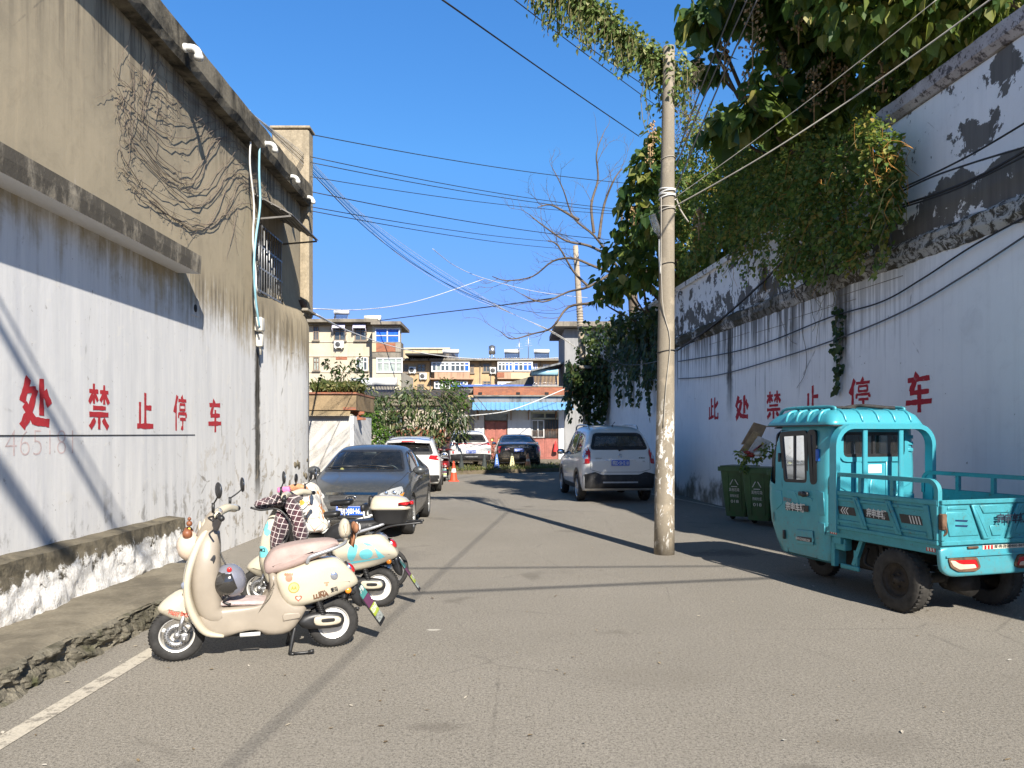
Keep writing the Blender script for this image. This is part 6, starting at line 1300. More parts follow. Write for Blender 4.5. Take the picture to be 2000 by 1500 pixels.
# ================================================================ cars: one subdivided hull each, openings cut out, lamps and seams laid on the hull
SHAPES = {
 'sedan': [(-2.23,.40,.52,.60,.64,.84,.60,.93,.50,.95),(-2.14,.27,.72,.58,.80,.90,.76,1.00,.64,1.03),(-1.85,.22,.79,.60,.855,.95,.82,1.05,.72,1.08),(-1.50,.20,.80,.60,.867,.96,.83,1.07,.72,1.11),(-.80,.20,.80,.60,.87,.95,.84,1.36,.585,1.42),(-.2,.20,.80,.60,.87,.94,.845,1.42,.61,1.47),(.40,.20,.80,.60,.87,.92,.84,1.36,.59,1.42),(1.15,.20,.80,.60,.868,.90,.83,.97,.72,1.02),(1.65,.20,.79,.58,.862,.85,.81,.90,.68,.95),(2.02,.20,.74,.55,.82,.74,.77,.80,.62,.85),(2.19,.24,.64,.5,.71,.64,.66,.70,.52,.74),(2.25,.32,.5,.46,.54,.56,.5,.61,.4,.63)],
 'suv': [(-2.17,.42,.60,.62,.70,.88,.70,.99,.62,1.0),(-2.12,.32,.78,.6,.85,1.00,.83,1.09,.74,1.11),(-2.0,.28,.82,.6,.89,1.08,.87,1.30,.72,1.34),(-1.76,.26,.82,.6,.90,1.09,.88,1.64,.655,1.70),(-1.3,.25,.82,.6,.90,1.07,.885,1.74,.66,1.80),(0,.25,.82,.6,.905,1.03,.89,1.78,.67,1.84),(.62,.25,.82,.6,.90,1.01,.88,1.70,.64,1.76),(1.38,.25,.82,.6,.895,.99,.865,1.06,.74,1.11),(1.82,.25,.80,.6,.88,.94,.84,1.0,.70,1.05),(2.1,.27,.75,.56,.83,.82,.78,.88,.62,.93),(2.24,.34,.58,.5,.66,.70,.6,.74,.5,.77)],
}
def hull(shape, kx, ky, kz):
    st = SHAPES[shape]; bm = bmesh.new(); rows = []
    for (x, zb, wb, zw, ww, zs, ws, zr, wr, zt) in st:
        half = [(0, zb), (wb, zb), (ww*.985, zb+(zw-zb)*.38), (ww, zw), (ww*.5+ws*.5+.006, (zw+zs)/2), (ws, zs), (wr, zr), (wr*.6, zt-.12*(zt-zr)), (0, zt)]
        ring = [(x*kx, y*ky, z*kz) for y, z in half]+[(x*kx, -y*ky, z*kz) for y, z in half[1:-1][::-1]]
        rows.append([bm.verts.new(p) for p in ring])
    n = len(rows[0])
    for i in range(len(rows)-1):
        for k in range(n): bm.faces.new((rows[i][k], rows[i][(k+1) % n], rows[i+1][(k+1) % n], rows[i+1][k]))
    bm.faces.new(rows[0]); bm.faces.new(rows[-1][::-1]); bmesh.ops.recalc_face_normals(bm, faces=bm.faces)
    cl = bm.edges.layers.float.new('crease_edge')
    for i in range(len(rows)-1):
        for k, c in ((1, .6), (n-1, .6), (5, .35), (n-5, .35), (6, .3), (n-6, .3)):
            e = bm.edges.get((rows[i][k], rows[i+1][k]))
            if e: e[cl] = c
    for r_ in (rows[0], rows[-1]):
        for k in range(n):
            e = bm.edges.get((r_[k], r_[(k+1) % n])); e[cl] = .45
    me = bpy.data.meshes.new('body'); bm.to_mesh(me); bm.free()
    for p in me.polygons: p.use_smooth = True
    o = bpy.data.objects.new('body', me); COL.objects.link(o); md = o.modifiers.new('s', 'SUBSURF'); md.levels = 3
    dg = bpy.context.evaluated_depsgraph_get(); dg.update(); nm = bpy.data.meshes.new_from_object(o.evaluated_get(dg)); o.modifiers.clear(); o.data = nm; bpy.data.meshes.remove(me); return o
class Proj:                                      # lays outlines onto the hull, seen from one side
    def __init__(s, o):
        bm = bmesh.new(); bm.from_mesh(o.data); s.b = BVHTree.FromBMesh(bm); bm.free()
    def hit(s, a, b, view, off):
        if view == 'F': og, d = Vector((6, a, b)), Vector((-1, 0, 0))
        elif view == 'R': og, d = Vector((-6, a, b)), Vector((1, 0, 0))
        elif view == 'L': og, d = Vector((a, 6, b)), Vector((0, -1, 0))
        elif view == 'T': og, d = Vector((a, b, 6)), Vector((0, 0, -1))
        else: og, d = Vector((a, -6, b)), Vector((0, 1, 0))
        for k in range(4):
            h = s.b.ray_cast(og, d)
            if h[0] is not None: return h[0]-d*off, h[1]
            if view in 'FR': og.y *= .985
            og.z = og.z*.985+.012
        q = s.b.find_nearest(og+d*5); return q[0]-d*off, q[1]
    def patch(s, mb, poly, view, off=.004, step=.05):
        poly = [Vector(p) for p in poly]; pts = []
        for i, p in enumerate(poly):
            q = poly[(i+1) % len(poly)]; k = max(1, int((q-p).length/step)); pts += [p.lerp(q, j/k) for j in range(k)]
        nb = len(pts); x0, x1 = min(p.x for p in pts), max(p.x for p in pts); y0, y1 = min(p.y for p in pts), max(p.y for p in pts)
        def inside(p):
            c = False
            for i in range(nb):
                a, b = pts[i], pts[i-1]
                if (a.y > p.y) != (b.y > p.y) and p.x < (b.x-a.x)*(p.y-a.y)/(b.y-a.y)+a.x: c = not c
            return c
        extra = []
        for i in range(1, int((x1-x0)/step)+1):
            for j in range(1, int((y1-y0)/step)+1):
                p = Vector((x0+i*step, y0+j*step))
                if inside(p) and min((p-q).length for q in pts) > step*.4: extra.append(p)
        r_ = mgeo.delaunay_2d_cdt(pts+extra, [], [list(range(nb))], 1, 1e-5)
        mb.add([s.hit(p.x, p.y, view, off)[0] for p in r_[0]], r_[2], True)
    def strip(s, mb, line, view, w=.007, off=.002, closed=False, step=.05):
        line = [Vector(p) for p in line]
        if closed: line = line+[line[0]]
        pts = []
        for a, b in zip(line[:-1], line[1:]):
            k = max(1, int((b-a).length/step)); pts += [a.lerp(b, j/k) for j in range(k)]
        pts.append(line[-1]); le, ri = [], []; m = len(pts)
        for i, p in enumerate(pts):
            if closed: d = pts[(i+1) % (m-1)]-pts[(i-1) % (m-1)]
            else: d = pts[min(i+1, m-1)]-pts[max(i-1, 0)]
            d.normalize(); n = Vector((-d.y, d.x))*w/2
            le.append(s.hit(p.x+n.x, p.y+n.y, view, off)[0]); ri.append(s.hit(p.x-n.x, p.y-n.y, view, off)[0])
        mb.add(le+ri, [(i, i+1, m+i+1, m+i) for i in range(m-1)], True)
def mir(poly): return [(-a, b) for a, b in poly]
def make_car(spec):
    kx, ky, kz = spec['k']; t = thing('parked_car', spec['label'], 'car', spec['loc'], heading(*spec['dir']), 'parked cars')
    body = hull(spec['shape'], kx, ky, kz); body.parent = t; body.data.materials.clear(); body.data.materials.append(spec['paint']); pr = Proj(body)
    sc = lambda poly: [(a*kx, b*kz) for a, b in poly]; sf = lambda poly: [(a*ky, b*kz) for a, b in poly]
    cuts, keep = [], []
    wr, wx = spec['wheel'], spec['axles']
    for x in wx:
        for s_ in (1, -1):
            c = MB(); c.lathe([(.001, 0), (wr+.055, 0), (wr+.055, .5), (.001, .5)], 28, Matrix.Translation((x*kx, s_*.52*ky, wr+.01)) @ Matrix.Rotation(R(-90*s_), 4, 'X'), cap=True); keep.append(len(cuts)); cuts.append(c)
    sides = [round_poly(sc(p), .05, 4) for p in spec['side_glass']]; ws = round_poly(sf(spec['front_glass']), .06, 4); rg = round_poly(sf(spec['rear_glass']), spec.get('rg_r', .07), 4)
    for p in sides: cuts.append(prism_y(p, -1.3, 1.3))
    cuts.append(prism_x(ws, spec['fx'][0]*kx, spec['fx'][1]*kx)); cuts.append(prism_x(rg, spec['rx'][0]*kx, spec['rx'][1]*kx))
    carve(body, cuts, keep)
    tint = spec.get('glass', M['glass_car'])
    def glass(name, poly, view, mat, fw):
        mb = MB(); pr.patch(mb, poly, view, -.004, .07); g = mb.build(name, mat, t)
        mb = MB(); pr.strip(mb, inset_poly(poly, fw*.35), view, fw, .0015, True); mb.build('seal', M['blackplastic'], g); return g
    wsg = glass('windscreen', ws, 'F', spec.get('ws_mat', tint), .035); rgg = glass('rear_window', rg, 'R', spec.get('rg_mat', tint), spec.get('rg_fw', .04))
    for p in sides:
        for v in 'LQ': glass('side_window', p, v, tint, .028)
    for name, mat, view, poly, off in spec['patches']:
        for v, q in {'S': (('L', poly), ('Q', poly)), 'F2': (('F', poly), ('F', mir(poly))), 'R2': (('R', poly), ('R', mir(poly)))}.get(view, ((view, poly),)):
            mb = MB(); pr.patch(mb, sc(q) if v in 'LQ' else sf(q) if v != 'T' else [(a*kx, b*ky) for a, b in q], v, off, .045); mb.build(name, mat, t)
    for v, q in [(v, sc(l)) for l in spec['seams'] for v in 'LQ']+[(v, sf(l) if v in 'FR' else [(a*kx, b*ky) for a, b in l]) for v, l in spec.get('seams2', [])]:
        mb = MB(); pr.strip(mb, q, v, .008, .0015); mb.build('panel_gap', M['blackmatte'], body)
    for x, z in spec['handles']:
        for v in 'LQ':
            h = pr.hit(x*kx, z*kz, v, .018)[0]; mb = MB(); mb.box(h, (.19, .03, .03), .012); mb.build('door_handle', spec.get('handle_mat', spec['paint']), t)
    for s_ in (1, -1):
        x, z = spec['mirror'][0]*kx, spec['mirror'][1]*kz; h = pr.hit(x, z, 'L' if s_ > 0 else 'Q', 0)[0]
        mb = MB(); mb.sphere((x-.02, h.y+s_*.13, z+.03), .115, 14, 9, (.62, .95, .66)); mb.bar((x, h.y-.03*s_, z-.03), (x-.01, h.y+.09*s_, z), .05, .04); m = mb.build('wing_mirror', spec.get('mirror_mat', spec['paint']), t)
        mb = MB(); mb.sphere((x-.075, h.y+s_*.13, z+.03), .09, 12, 6, (.25, .95, .66)); mb.build('mirror_glass', M['mirror'], m)
    for x in wx:
        for s_ in (1, -1): wheel_geo(wr, .2, wr*.68, spec.get('spokes', 5), None, spec.get('rim'), t, (x*kx, s_*(spec.get('track', .77)*ky), wr), 0 if s_ < 0 else math.pi, tread=False, style=spec.get('rimstyle', 'double'))
    # cabin
    mb = MB(); mb.box((-.3*kx, 0, .33), (2.7*kx, 1.3*ky, .04)); mb.box((.95*kx, 0, .80*kz), (.5, 1.36*ky, .22), .08)
    for y in (.36, -.36): mb.box((.15*kx, y*ky, .52*kz), (.5, .5, .2), .07); mb.box((-.12*kx, y*ky, .82*kz), (.16, .48, .6*kz), .07, R3=Matrix.Rotation(R(-14), 3, 'Y')); mb.box((-.21*kx, y*ky, 1.17*kz), (.10, .27, .19), .05)
    mb.box((-.75*kx, 0, .52*kz), (.5, 1.26*ky, .2), .07); mb.box((-1.02*kx, 0, .80*kz), (.16, 1.24*ky, .5*kz), .07, R3=Matrix.Rotation(R(-16), 3, 'Y')); [mb.box((-1.10*kx, y*ky, 1.08*kz), (.09, .25, .13), .04) for y in (.38, -.38)]
    mb.build('seats', M['interior'], t)
    mb = MB(); mb.tube([(.62*kx+.04*math.sin(a)*.5, .36*ky+.18*math.cos(a), .93*kz+.17*math.sin(a)) for a in [k*2*math.pi/24 for k in range(24)]], .015, 8, closed=True); mb.tube([(.9*kx, .36*ky, .82*kz), (.63*kx, .36*ky, .93*kz)], .03, 8); mb.bar((.62*kx, .20*ky, .93*kz), (.62*kx, .52*ky, .93*kz), .03); mb.box((.50*kx, 0, 1.30*kz), (.03, .24, .065), .015); mb.build('steering_wheel', M['blackplastic'], t)
    return t, pr, body
def emblem_ring(mb, c, r, tr, ax='x', sy=1.0): mb.tube([(c[0], c[1]+r*math.cos(a)*sy, c[2]+r*math.sin(a)) for a in [k*2*math.pi/28 for k in range(28)]], tr, 6, closed=True)
RF = Matrix(((0, -1, 0), (1, 0, 0), (0, 0, 1))).transposed().to_3x3()   # unused orientation helper
ROT_REAR = Matrix.Rotation(R(-90), 3, 'Z'); ROT_FRONT = Matrix.Rotation(R(90), 3, 'Z')   # plate front (-y) turned to face -x / +x
def badge(parent, pr, view, y, z, txt, size, mat, width=None, name='badge', off=.006):
    h = pr.hit(y, z, view, off)[0]; mb = MB(); x = h.x
    add_text(mb, txt, size, frame((x, y, z), (0, 1, 0) if view == 'F' else (0, -1, 0), (.0, 0, 1)), .001, width=width); return mb.build(name, mat, parent, fixn=False)
HEADL = M['clear_lens']; BLK = M['blackplastic']
# ---- grey saloon facing the camera
grey = paint('dusty_grey_paint', (.058, .064, .070), dust=.20, metal=.35, rough=.36)
spec = dict(shape='sedan', k=(.98, 1.0, 1.0), loc=(-2.50, 13.98, 0), dir=(.012, -1), paint=grey, wheel=.31, axles=(1.33, -1.30), ws_mat=M['glass_clear'], glass=M['glass_car'],
 label='dusty dark grey saloon car parked facing the road by the warehouse, behind the scooters',
 side_glass=[[(.10, .985), (.09, 1.345), (.36, 1.30), (.95, .985)], [(.02, .985), (.01, 1.35), (-.50, 1.345), (-.83, 1.25), (-1.05, 1.0)]], front_glass=[(-.685, 1.02), (.685, 1.02), (.545, 1.36), (-.545, 1.36)], rear_glass=[(-.64, 1.10), (.64, 1.10), (.53, 1.36), (-.53, 1.36)], fx=(.25, 1.6), rx=(-1.9, -.6),
 patches=[('headlight', HEADL, 'F2', round_poly([(.40, .66), (.72, .64), (.775, .74), (.735, .82), (.60, .79), (.43, .72)], .03), .006), ('indicator', M['amber_lens'], 'F2', round_poly([(.70, .645), (.765, .665), (.785, .73), (.73, .70)], .01), .009),
  ('grille', BLK, 'F', round_poly([(-.36, .70), (.36, .70), (.33, .60), (-.33, .60)], .03), .004), ('intake', BLK, 'F', round_poly([(-.46, .50), (.46, .50), (.40, .33), (-.40, .33)], .04), .004), ('fog_lamp_bezel', BLK, 'F2', round_poly([(.52, .46), (.68, .47), (.66, .36), (.54, .36)], .03), .004)],
 seams=[[(.05, .28), (.05, .97)], [(1.0, .97), (.99, .55), (.93, .30)], [(-1.06, .99), (-.98, .7), (-1.0, .5)], [(1.0, .28), (-.93, .28)]], seams2=[('T', [(1.0, .74), (1.6, .68), (2.05, .55)]), ('T', [(1.0, -.74), (1.6, -.68), (2.05, -.55)]), ('F', [(-.40, .73), (0, .735), (.40, .73)])], handles=[(.22, .86), (-.70, .88)], mirror=(.86, .99), handle_mat=grey, spokes=7)
cg, pr, body = make_car(spec)
mb = MB(); pr.strip(mb, [(-.40, .725), (0, .73), (.40, .725)], 'F', .035, .010); mb.build('grille_bar', M['chrome'], cg)
mb = MB(); 
for k in range(5): pr.strip(mb, [(-.30, .36+.03*k), (.30, .36+.03*k)], 'F', .008, .008)
for k in range(4): pr.strip(mb, [(-.33, .615+.022*k), (.33, .615+.022*k)], 'F', .006, .008)
mb.build('grille_mesh', M['darkgrey'], cg)
h = pr.hit(0, .665, 'F', .02)[0]; mb = MB(); emblem_ring(mb, (h.x, 0, .655), .075, .006, sy=1.0); bd = MB(); bd.tube([(h.x, .085*math.cos(a), .655+.045*math.sin(a)) for a in [k*2*math.pi/28 for k in range(28)]], .006, 6, closed=True); bd.poly([(h.x-.004, .085*math.cos(a), .655+.045*math.sin(a)) for a in [k*2*math.pi/28 for k in range(28)]], mat=1)
eb = bd.build('emblem', [M['chrome'], BLK], cg); tx = MB(); add_text(tx, 'KIA', .055, frame((h.x+.002, 0, .637), (0, 1, 0), (0, 0, 1)), .001, width=.115); tx.build('lettering', M['chrome'], eb, fixn=False)
for s_ in (1, -1):
    for y, r_ in ((.64, .042), (.52, .038)):
        h = pr.hit(s_*y, .725, 'F', .010)[0]; mb = MB(); mb.sphere(h, r_, 12, 7, (.35, 1, 1)); mb.build('lamp_bowl', M['mirror'], cg)
plate(cg, pr.hit(0, .47, 'F', .03)[0]+Vector((0, .0, 0)), ROT_FRONT, '皖DJ8H62')
mb = MB()
for a, b in (((1.06, .50, 1.03), (1.02, -.12, 1.05)), ((1.06, -.10, 1.03), (1.02, -.62, 1.04))):
    p, q = Vector(a), Vector(b); p.z = pr.hit(p.x, p.y, 'T', .02)[0].z; q.z = pr.hit(q.x, q.y, 'T', .02)[0].z; mb.tube([p, p.lerp(q, .5)+Vector((0, 0, .012)), q], .009, 6)
mb.build('wiper', BLK, cg)
ty = thing('toy', 'small yellow toy on the dashboard of the dark grey saloon', 'toy', (-2.90, 13.10, .93)); mb = MB(); mb.sphere((0, 0, .04), .06, 10, 6, (1, 1, .8)); mb.sphere((0, 0, .10), .04, 10, 6); mb.build('body', plain('pale_yellow', (.75, .62, .22), .6), ty)
# ---- rear features shared by the cars seen from behind
white1 = paint('white_paint', (.62, .62, .61), dust=.05, rough=.25); white2 = paint('pearl_white_paint', (.66, .655, .63), dust=.10, rough=.3); black1 = paint('black_paint', (.008, .008, .009), dust=.05, rough=.15)
suv_sides = [[(.16, 1.08), (.15, 1.66), (.52, 1.62), (1.16, 1.09)], [(.08, 1.08), (.07, 1.66), (-.70, 1.65), (-.72, 1.10)], [(-.80, 1.11), (-.78, 1.64), (-1.35, 1.57), (-1.62, 1.18)]]
suv_seams = [[(.11, .36), (.11, 1.05)], [(1.16, 1.06), (1.12, .7), (1.0, .36)], [(-.76, 1.07), (-.74, .8), (-.9, .6)], [(1.0, .36), (-.85, .36)]]
# white people carrier on the right
spec = dict(shape='suv', k=(.99, 1.0, 1.03), loc=(2.38, 20.3, 0), dir=(-.085, 1), paint=white2, wheel=.335, axles=(1.32, -1.28), glass=M['glass_car'], rg_mat=M['glass_dusty'], rg_fw=.09, rg_r=.10, track=.80,
 label='tall white people carrier with black cladding parked beside the white wall, rear to the camera', side_glass=suv_sides, front_glass=[(-.68, 1.13), (.68, 1.13), (.56, 1.66), (-.56, 1.66)], rear_glass=[(-.70, 1.24), (.70, 1.24), (.58, 1.62), (-.58, 1.62)], fx=(.4, 1.9), rx=(-2.5, -1.45), rim=M['alloy'],
 patches=[('tail_light', M['red_lens'], 'R2', round_poly([(.73, .92), (.88, .90), (.885, 1.25), (.80, 1.60), (.745, 1.60), (.745, 1.28), (.70, 1.20)], .02), .010), ('reverse_light', M['clear_lens'], 'R2', round_poly([(.76, 1.03), (.86, 1.02), (.86, 1.10), (.765, 1.12)], .015), .016), ('bumper', BLK, 'R', round_poly([(-.87, .34), (.87, .34), (.88, .66), (.60, .73), (.45, .66), (-.45, .66), (-.60, .73), (-.88, .66)], .05), .012),
  ('sill_cladding', BLK, 'S', [(.95, .27), (-.90, .27), (-.90, .39), (.95, .39)], .010)],
 seams=suv_seams, seams2=[('R', [(-.70, 1.18), (-.72, .78), (-.50, .72), (.50, .72), (.72, .78), (.70, 1.18)])], handles=[(.28, .98), (-.55, 1.0)], mirror=(1.05, 1.10), mirror_mat=BLK, rimstyle='spoke', spokes=6)
cw, pr, body = make_car(spec)
for s_ in (1, -1):
    for x in (1.32, -1.28):
        mb = MB(); v = 'L' if s_ > 0 else 'Q'; pr.strip(mb, [(x*.99+.435*math.cos(a), .345+.435*math.sin(a)) for a in [k*math.pi/20-.05 for k in range(22)]], v, .085, .012); mb.build('arch_cladding', BLK, cw)
    rl = MB(); zz = pr.hit(0, s_*.60, 'T', 0)[0].z
    rl.tube(smooth3([(.55, s_*.60, pr.hit(.55, s_*.6, 'T', 0)[0].z-.01), (.40, s_*.61, zz+.02), (.0, s_*.61, zz+.065), (-.8, s_*.61, zz+.055), (-1.25, s_*.61, zz+.03), (-1.42, s_*.60, pr.hit(-1.42, s_*.6, 'T', 0)[0].z-.01)], 4), .02, 8); rl.build('roof_rail', M['steel'], cw)
h = pr.hit(0, .96, 'R', .02)[0]; plate(cw, h, ROT_REAR, '皖D·SH218')
mb = MB(); pr.strip(mb, [(-.36, 1.025), (.36, 1.025)], 'R', .03, .018); mb.build('boot_handle', M['chrome'], cw)
h = pr.hit(0, 1.12, 'R', .012)[0]; mb = MB(); emblem_ring(mb, h, .045, .007)
for q in (0, math.pi): mb.tube([(h.x, h.y+.028*math.cos(q+a)*(1-.12*a), h.z+.028*math.sin(q+a)*(1-.12*a)) for a in [k*.5 for k in range(6)]], .008, 5)
mb.build('emblem', M['chrome'], cw)
badge(cw, pr, 'R', .52, 1.05, '东风风行', .04, M['chrome'], .15); badge(cw, pr, 'R', -.52, 1.06, '景逸X3', .04, M['chrome'], .15); badge(cw, pr, 'R', -.56, .99, '1.5L', .03, M['chrome'], .06)
mb = MB(); pr.strip(mb, [(-.42, .50), (.42, .50)], 'R', .035, .022); mb.build('bumper_strip', M['alloy'], cw)
mb = MB(); h = pr.hit(0, 1.26, 'R', .02)[0]; mb.tube([h, h+Vector((.02, -.2, .03)), h+Vector((.05, -.42, .02))], .012, 6); mb.sphere(h, .03, 8, 5); mb.build('wiper', BLK, cw)
for y in (.62, -.62, .25, -.25): h = pr.hit(y, .62, 'R', .014)[0]; mb = MB(); mb.sphere(h, .018, 8, 4); mb.build('parking_sensor', M['darkgrey'], cw)
mb = MB(); h = pr.hit(-1.25, 0, 'T', 0)[0]; mb.tube([h, h+Vector((-.10, 0, .06)), h+Vector((-.3, 0, .10))], .008, 5); mb.sphere(h, .03, 8, 4); mb.build('aerial', BLK, cw)
# white hatchback behind the grey saloon
spec = dict(spec, k=(.98, 1.0, .865), loc=(-3.02, 23.35, 0), dir=(-.07, 1), paint=white1, glass=M['glass_tint'], rg_mat=M['glass_tint'], mirror_mat=white1, label='white crossover with roof spoiler parked behind the dark grey saloon', wheel=.33,
 patches=[('tail_light', M['red_lens'], 'R2', round_poly([(.55, 1.10), (.86, 1.04), (.87, 1.20), (.60, 1.22)], .03), .010), ('bumper', BLK, 'R', round_poly([(-.85, .36), (.85, .36), (.86, .58), (-.86, .58)], .05), .010), ('sill_cladding', BLK, 'S', [(.95, .27), (-.90, .27), (-.90, .36), (.95, .36)], .010)], seams2=[])
ch, pr, body = make_car(spec)
kz = .865; mb = MB(); zt = pr.hit(-1.62, 0, 'T', 0)[0].z; mb.loft([[(-1.45, y, pr.hit(-1.45, y, 'T', .012)[0].z) for y in (-.6, -.3, 0, .3, .6)]+[(-1.45, y, zt-.05) for y in (.6, .3, 0, -.3, -.6)], [(-1.92, y*.98, zt-.015-.05*abs(y)) for y in (-.6, -.3, 0, .3, .6)]+[(-1.90, y*.98, zt-.06-.05*abs(y)) for y in (.6, .3, 0, -.3, -.6)]], True, True); sp = mb.build('roof_spoiler', white1, ch)
mb = MB(); mb.box((-1.915, 0, zt-.035), (.03, .40, .035), .01); mb.build('brake_light', M['red_lens'], sp)
for s_ in (1, -1):
    rl = MB(); zz = pr.hit(0, s_*.58, 'T', 0)[0].z; rl.tube(smooth3([(.5, s_*.59, zz-.04), (.3, s_*.60, zz+.03), (-.6, s_*.60, zz+.04), (-1.2, s_*.59, zz+.005), (-1.35, s_*.58, zz-.06)], 4), .018, 8); rl.build('roof_rail', M['darkgrey'], ch)
    for x in (1.32, -1.28): mb = MB(); pr.strip(mb, [(x*.98+.415*math.cos(a), .335+.415*math.sin(a)) for a in [k*math.pi/20-.05 for k in range(22)]], 'L' if s_ > 0 else 'Q', .07, .012); mb.build('arch_cladding', BLK, ch)
plate(ch, pr.hit(0, .86*kz, 'R', .02)[0], ROT_REAR, '皖D·K6173')
mb = MB(); h = pr.hit(-1.2, 0, 'T', 0)[0]; mb.tube([h, h+Vector((-.25, 0, .30))], .006, 5); mb.build('aerial', BLK, ch)
# white hatchback in the far pair
spec = dict(spec, k=(.985, 1.09, .93), loc=(-2.34, 36.6, .13), dir=(-.235, .97), paint=white1, mirror_mat=BLK, label='small white hatchback with wide red tail lights on the verge, left of the black saloon', wheel=.34, rear_glass=[(-.66, 1.22), (.66, 1.22), (.55, 1.60), (-.55, 1.60)],
 patches=[('tail_light', M['red_lens'], 'R2', round_poly([(.44, 1.10), (.86, 1.07), (.87, 1.19), (.80, 1.22), (.60, 1.17), (.44, 1.15)], .02), .012), ('light_bar', M['red_lens'], 'R', [(-.46, 1.13), (.46, 1.13), (.46, 1.16), (-.46, 1.16)], .011), ('bumper', BLK, 'R', round_poly([(-.86, .34), (.86, .34), (.87, .62), (.55, .66), (-.55, .66), (-.87, .62)], .05), .010), ('reflector', M['red_lens'], 'R2', [(.72, .68), (.78, .68), (.78, .80), (.72, .80)], .014), ('reverse_light', M['clear_lens'], 'R2', round_poly([(.50, 1.105), (.70, 1.095), (.70, 1.13), (.50, 1.13)], .01), .018), ('sill_cladding', BLK, 'S', [(.95, .27), (-.90, .27), (-.90, .40), (.95, .40)], .010)])
c3, pr, body = make_car(spec)
plate(c3, pr.hit(0, .76*.93, 'R', .02)[0], ROT_REAR, '皖D·Y2K72'); h = pr.hit(0, 1.03*.93, 'R', .012)[0]; mb = MB()
for a, b in (((.05, .05), (.035, -.05)), ((-.05, .05), (-.035, -.05)), ((.04, 0), (-.04, 0))): mb.bar((h.x, a[0], h.z+a[1]), (h.x, b[0], h.z+b[1]), .014)
mb.build('emblem', M['chrome'], c3); mb = MB(); pr.strip(mb, [(-.30, .52*.93), (.30, .52*.93)], 'R', .03, .02); mb.build('bumper_strip', M['alloy'], c3)
mb = MB(); h = pr.hit(-.95, 0, 'T', 0)[0]; mb.loft([[(h.x+.08, y, h.z-.01) for y in (-.02, .02)]+[(h.x-.1, y, h.z-.02) for y in (.03, -.03)], [(h.x-.08, y, h.z+.07) for y in (-.006, .006)]+[(h.x-.12, y, h.z+.07) for y in (.006, -.006)]], True, False); mb.build('aerial_fin', white1, c3)
for s_ in (1, -1):
    for x in (1.32, -1.28): mb = MB(); pr.strip(mb, [(x*.985+.425*math.cos(a), .345+.425*math.sin(a)) for a in [k*math.pi/20-.05 for k in range(22)]], 'L' if s_ > 0 else 'Q', .08, .012); mb.build('arch_cladding', BLK, c3)
# black saloon in the far pair
spec = dict(shape='sedan', k=(1.08, 1.19, 1.03), loc=(.20, 36.9, .13), dir=(-.05, 1), paint=black1, wheel=.34, axles=(1.33, -1.30), glass=M['glass_tint'], label='shiny black saloon parked on the verge in front of the faded red doors',
 side_glass=[[(.10, .985), (.09, 1.345), (.36, 1.30), (.95, .985)], [(.02, .985), (.01, 1.35), (-.50, 1.345), (-.83, 1.25), (-1.05, 1.0)]], front_glass=[(-.685, 1.02), (.685, 1.02), (.545, 1.36), (-.545, 1.36)], rear_glass=[(-.66, 1.12), (.66, 1.12), (.55, 1.37), (-.55, 1.37)], fx=(.25, 1.6), rx=(-1.9, -.6),
 patches=[('tail_light', M['red_lens'], 'R2', round_poly([(.68, .93), (.79, .92), (.80, .68), (.73, .62), (.70, .80)], .02), .012), ('boot_trim', M['chrome'], 'R', [(-.36, .86), (.36, .86), (.36, .885), (-.36, .885)], .012), ('bumper', BLK, 'R', round_poly([(-.76, .30), (.76, .30), (.78, .44), (-.78, .44)], .05), .010), ('exhaust_trim', M['chrome'], 'R2', round_poly([(.40, .36), (.62, .36), (.64, .42), (.40, .41)], .015), .018)],
 seams=[[(.05, .28), (.05, .97)], [(1.0, .97), (.99, .55), (.93, .30)], [(-1.06, .99), (-.98, .7), (-1.0, .5)]], seams2=[('R', [(-.66, .98), (-.62, .62), (.62, .62), (.66, .98)])], handles=[(.22, .86), (-.70, .88)], mirror=(.86, .99), rimstyle='spoke', spokes=7)
cb, pr, body = make_car(spec)
plate(cb, pr.hit(0, .78, 'R', .02)[0], ROT_REAR, '皖A·N5727')
h = pr.hit(0, .945, 'R', .012)[0]; mb = MB(); mb.poly([(h.x, .05, h.z+.035), (h.x, -.05, h.z+.035), (h.x, -.03, h.z-.035), (h.x, .03, h.z-.035)]); mb.build('emblem', M['chrome'], cb)
mb = MB(); pr.patch(mb, [(-.62, .76), (-.34, .76), (-.34, .82), (-.60, .82)] and [(.42, .79), (.62, .79), (.62, .87), (.44, .87)], 'R', .012); mb.build('sticker', plain('pink_white_sticker', (.7, .45, .45), .5), cb)
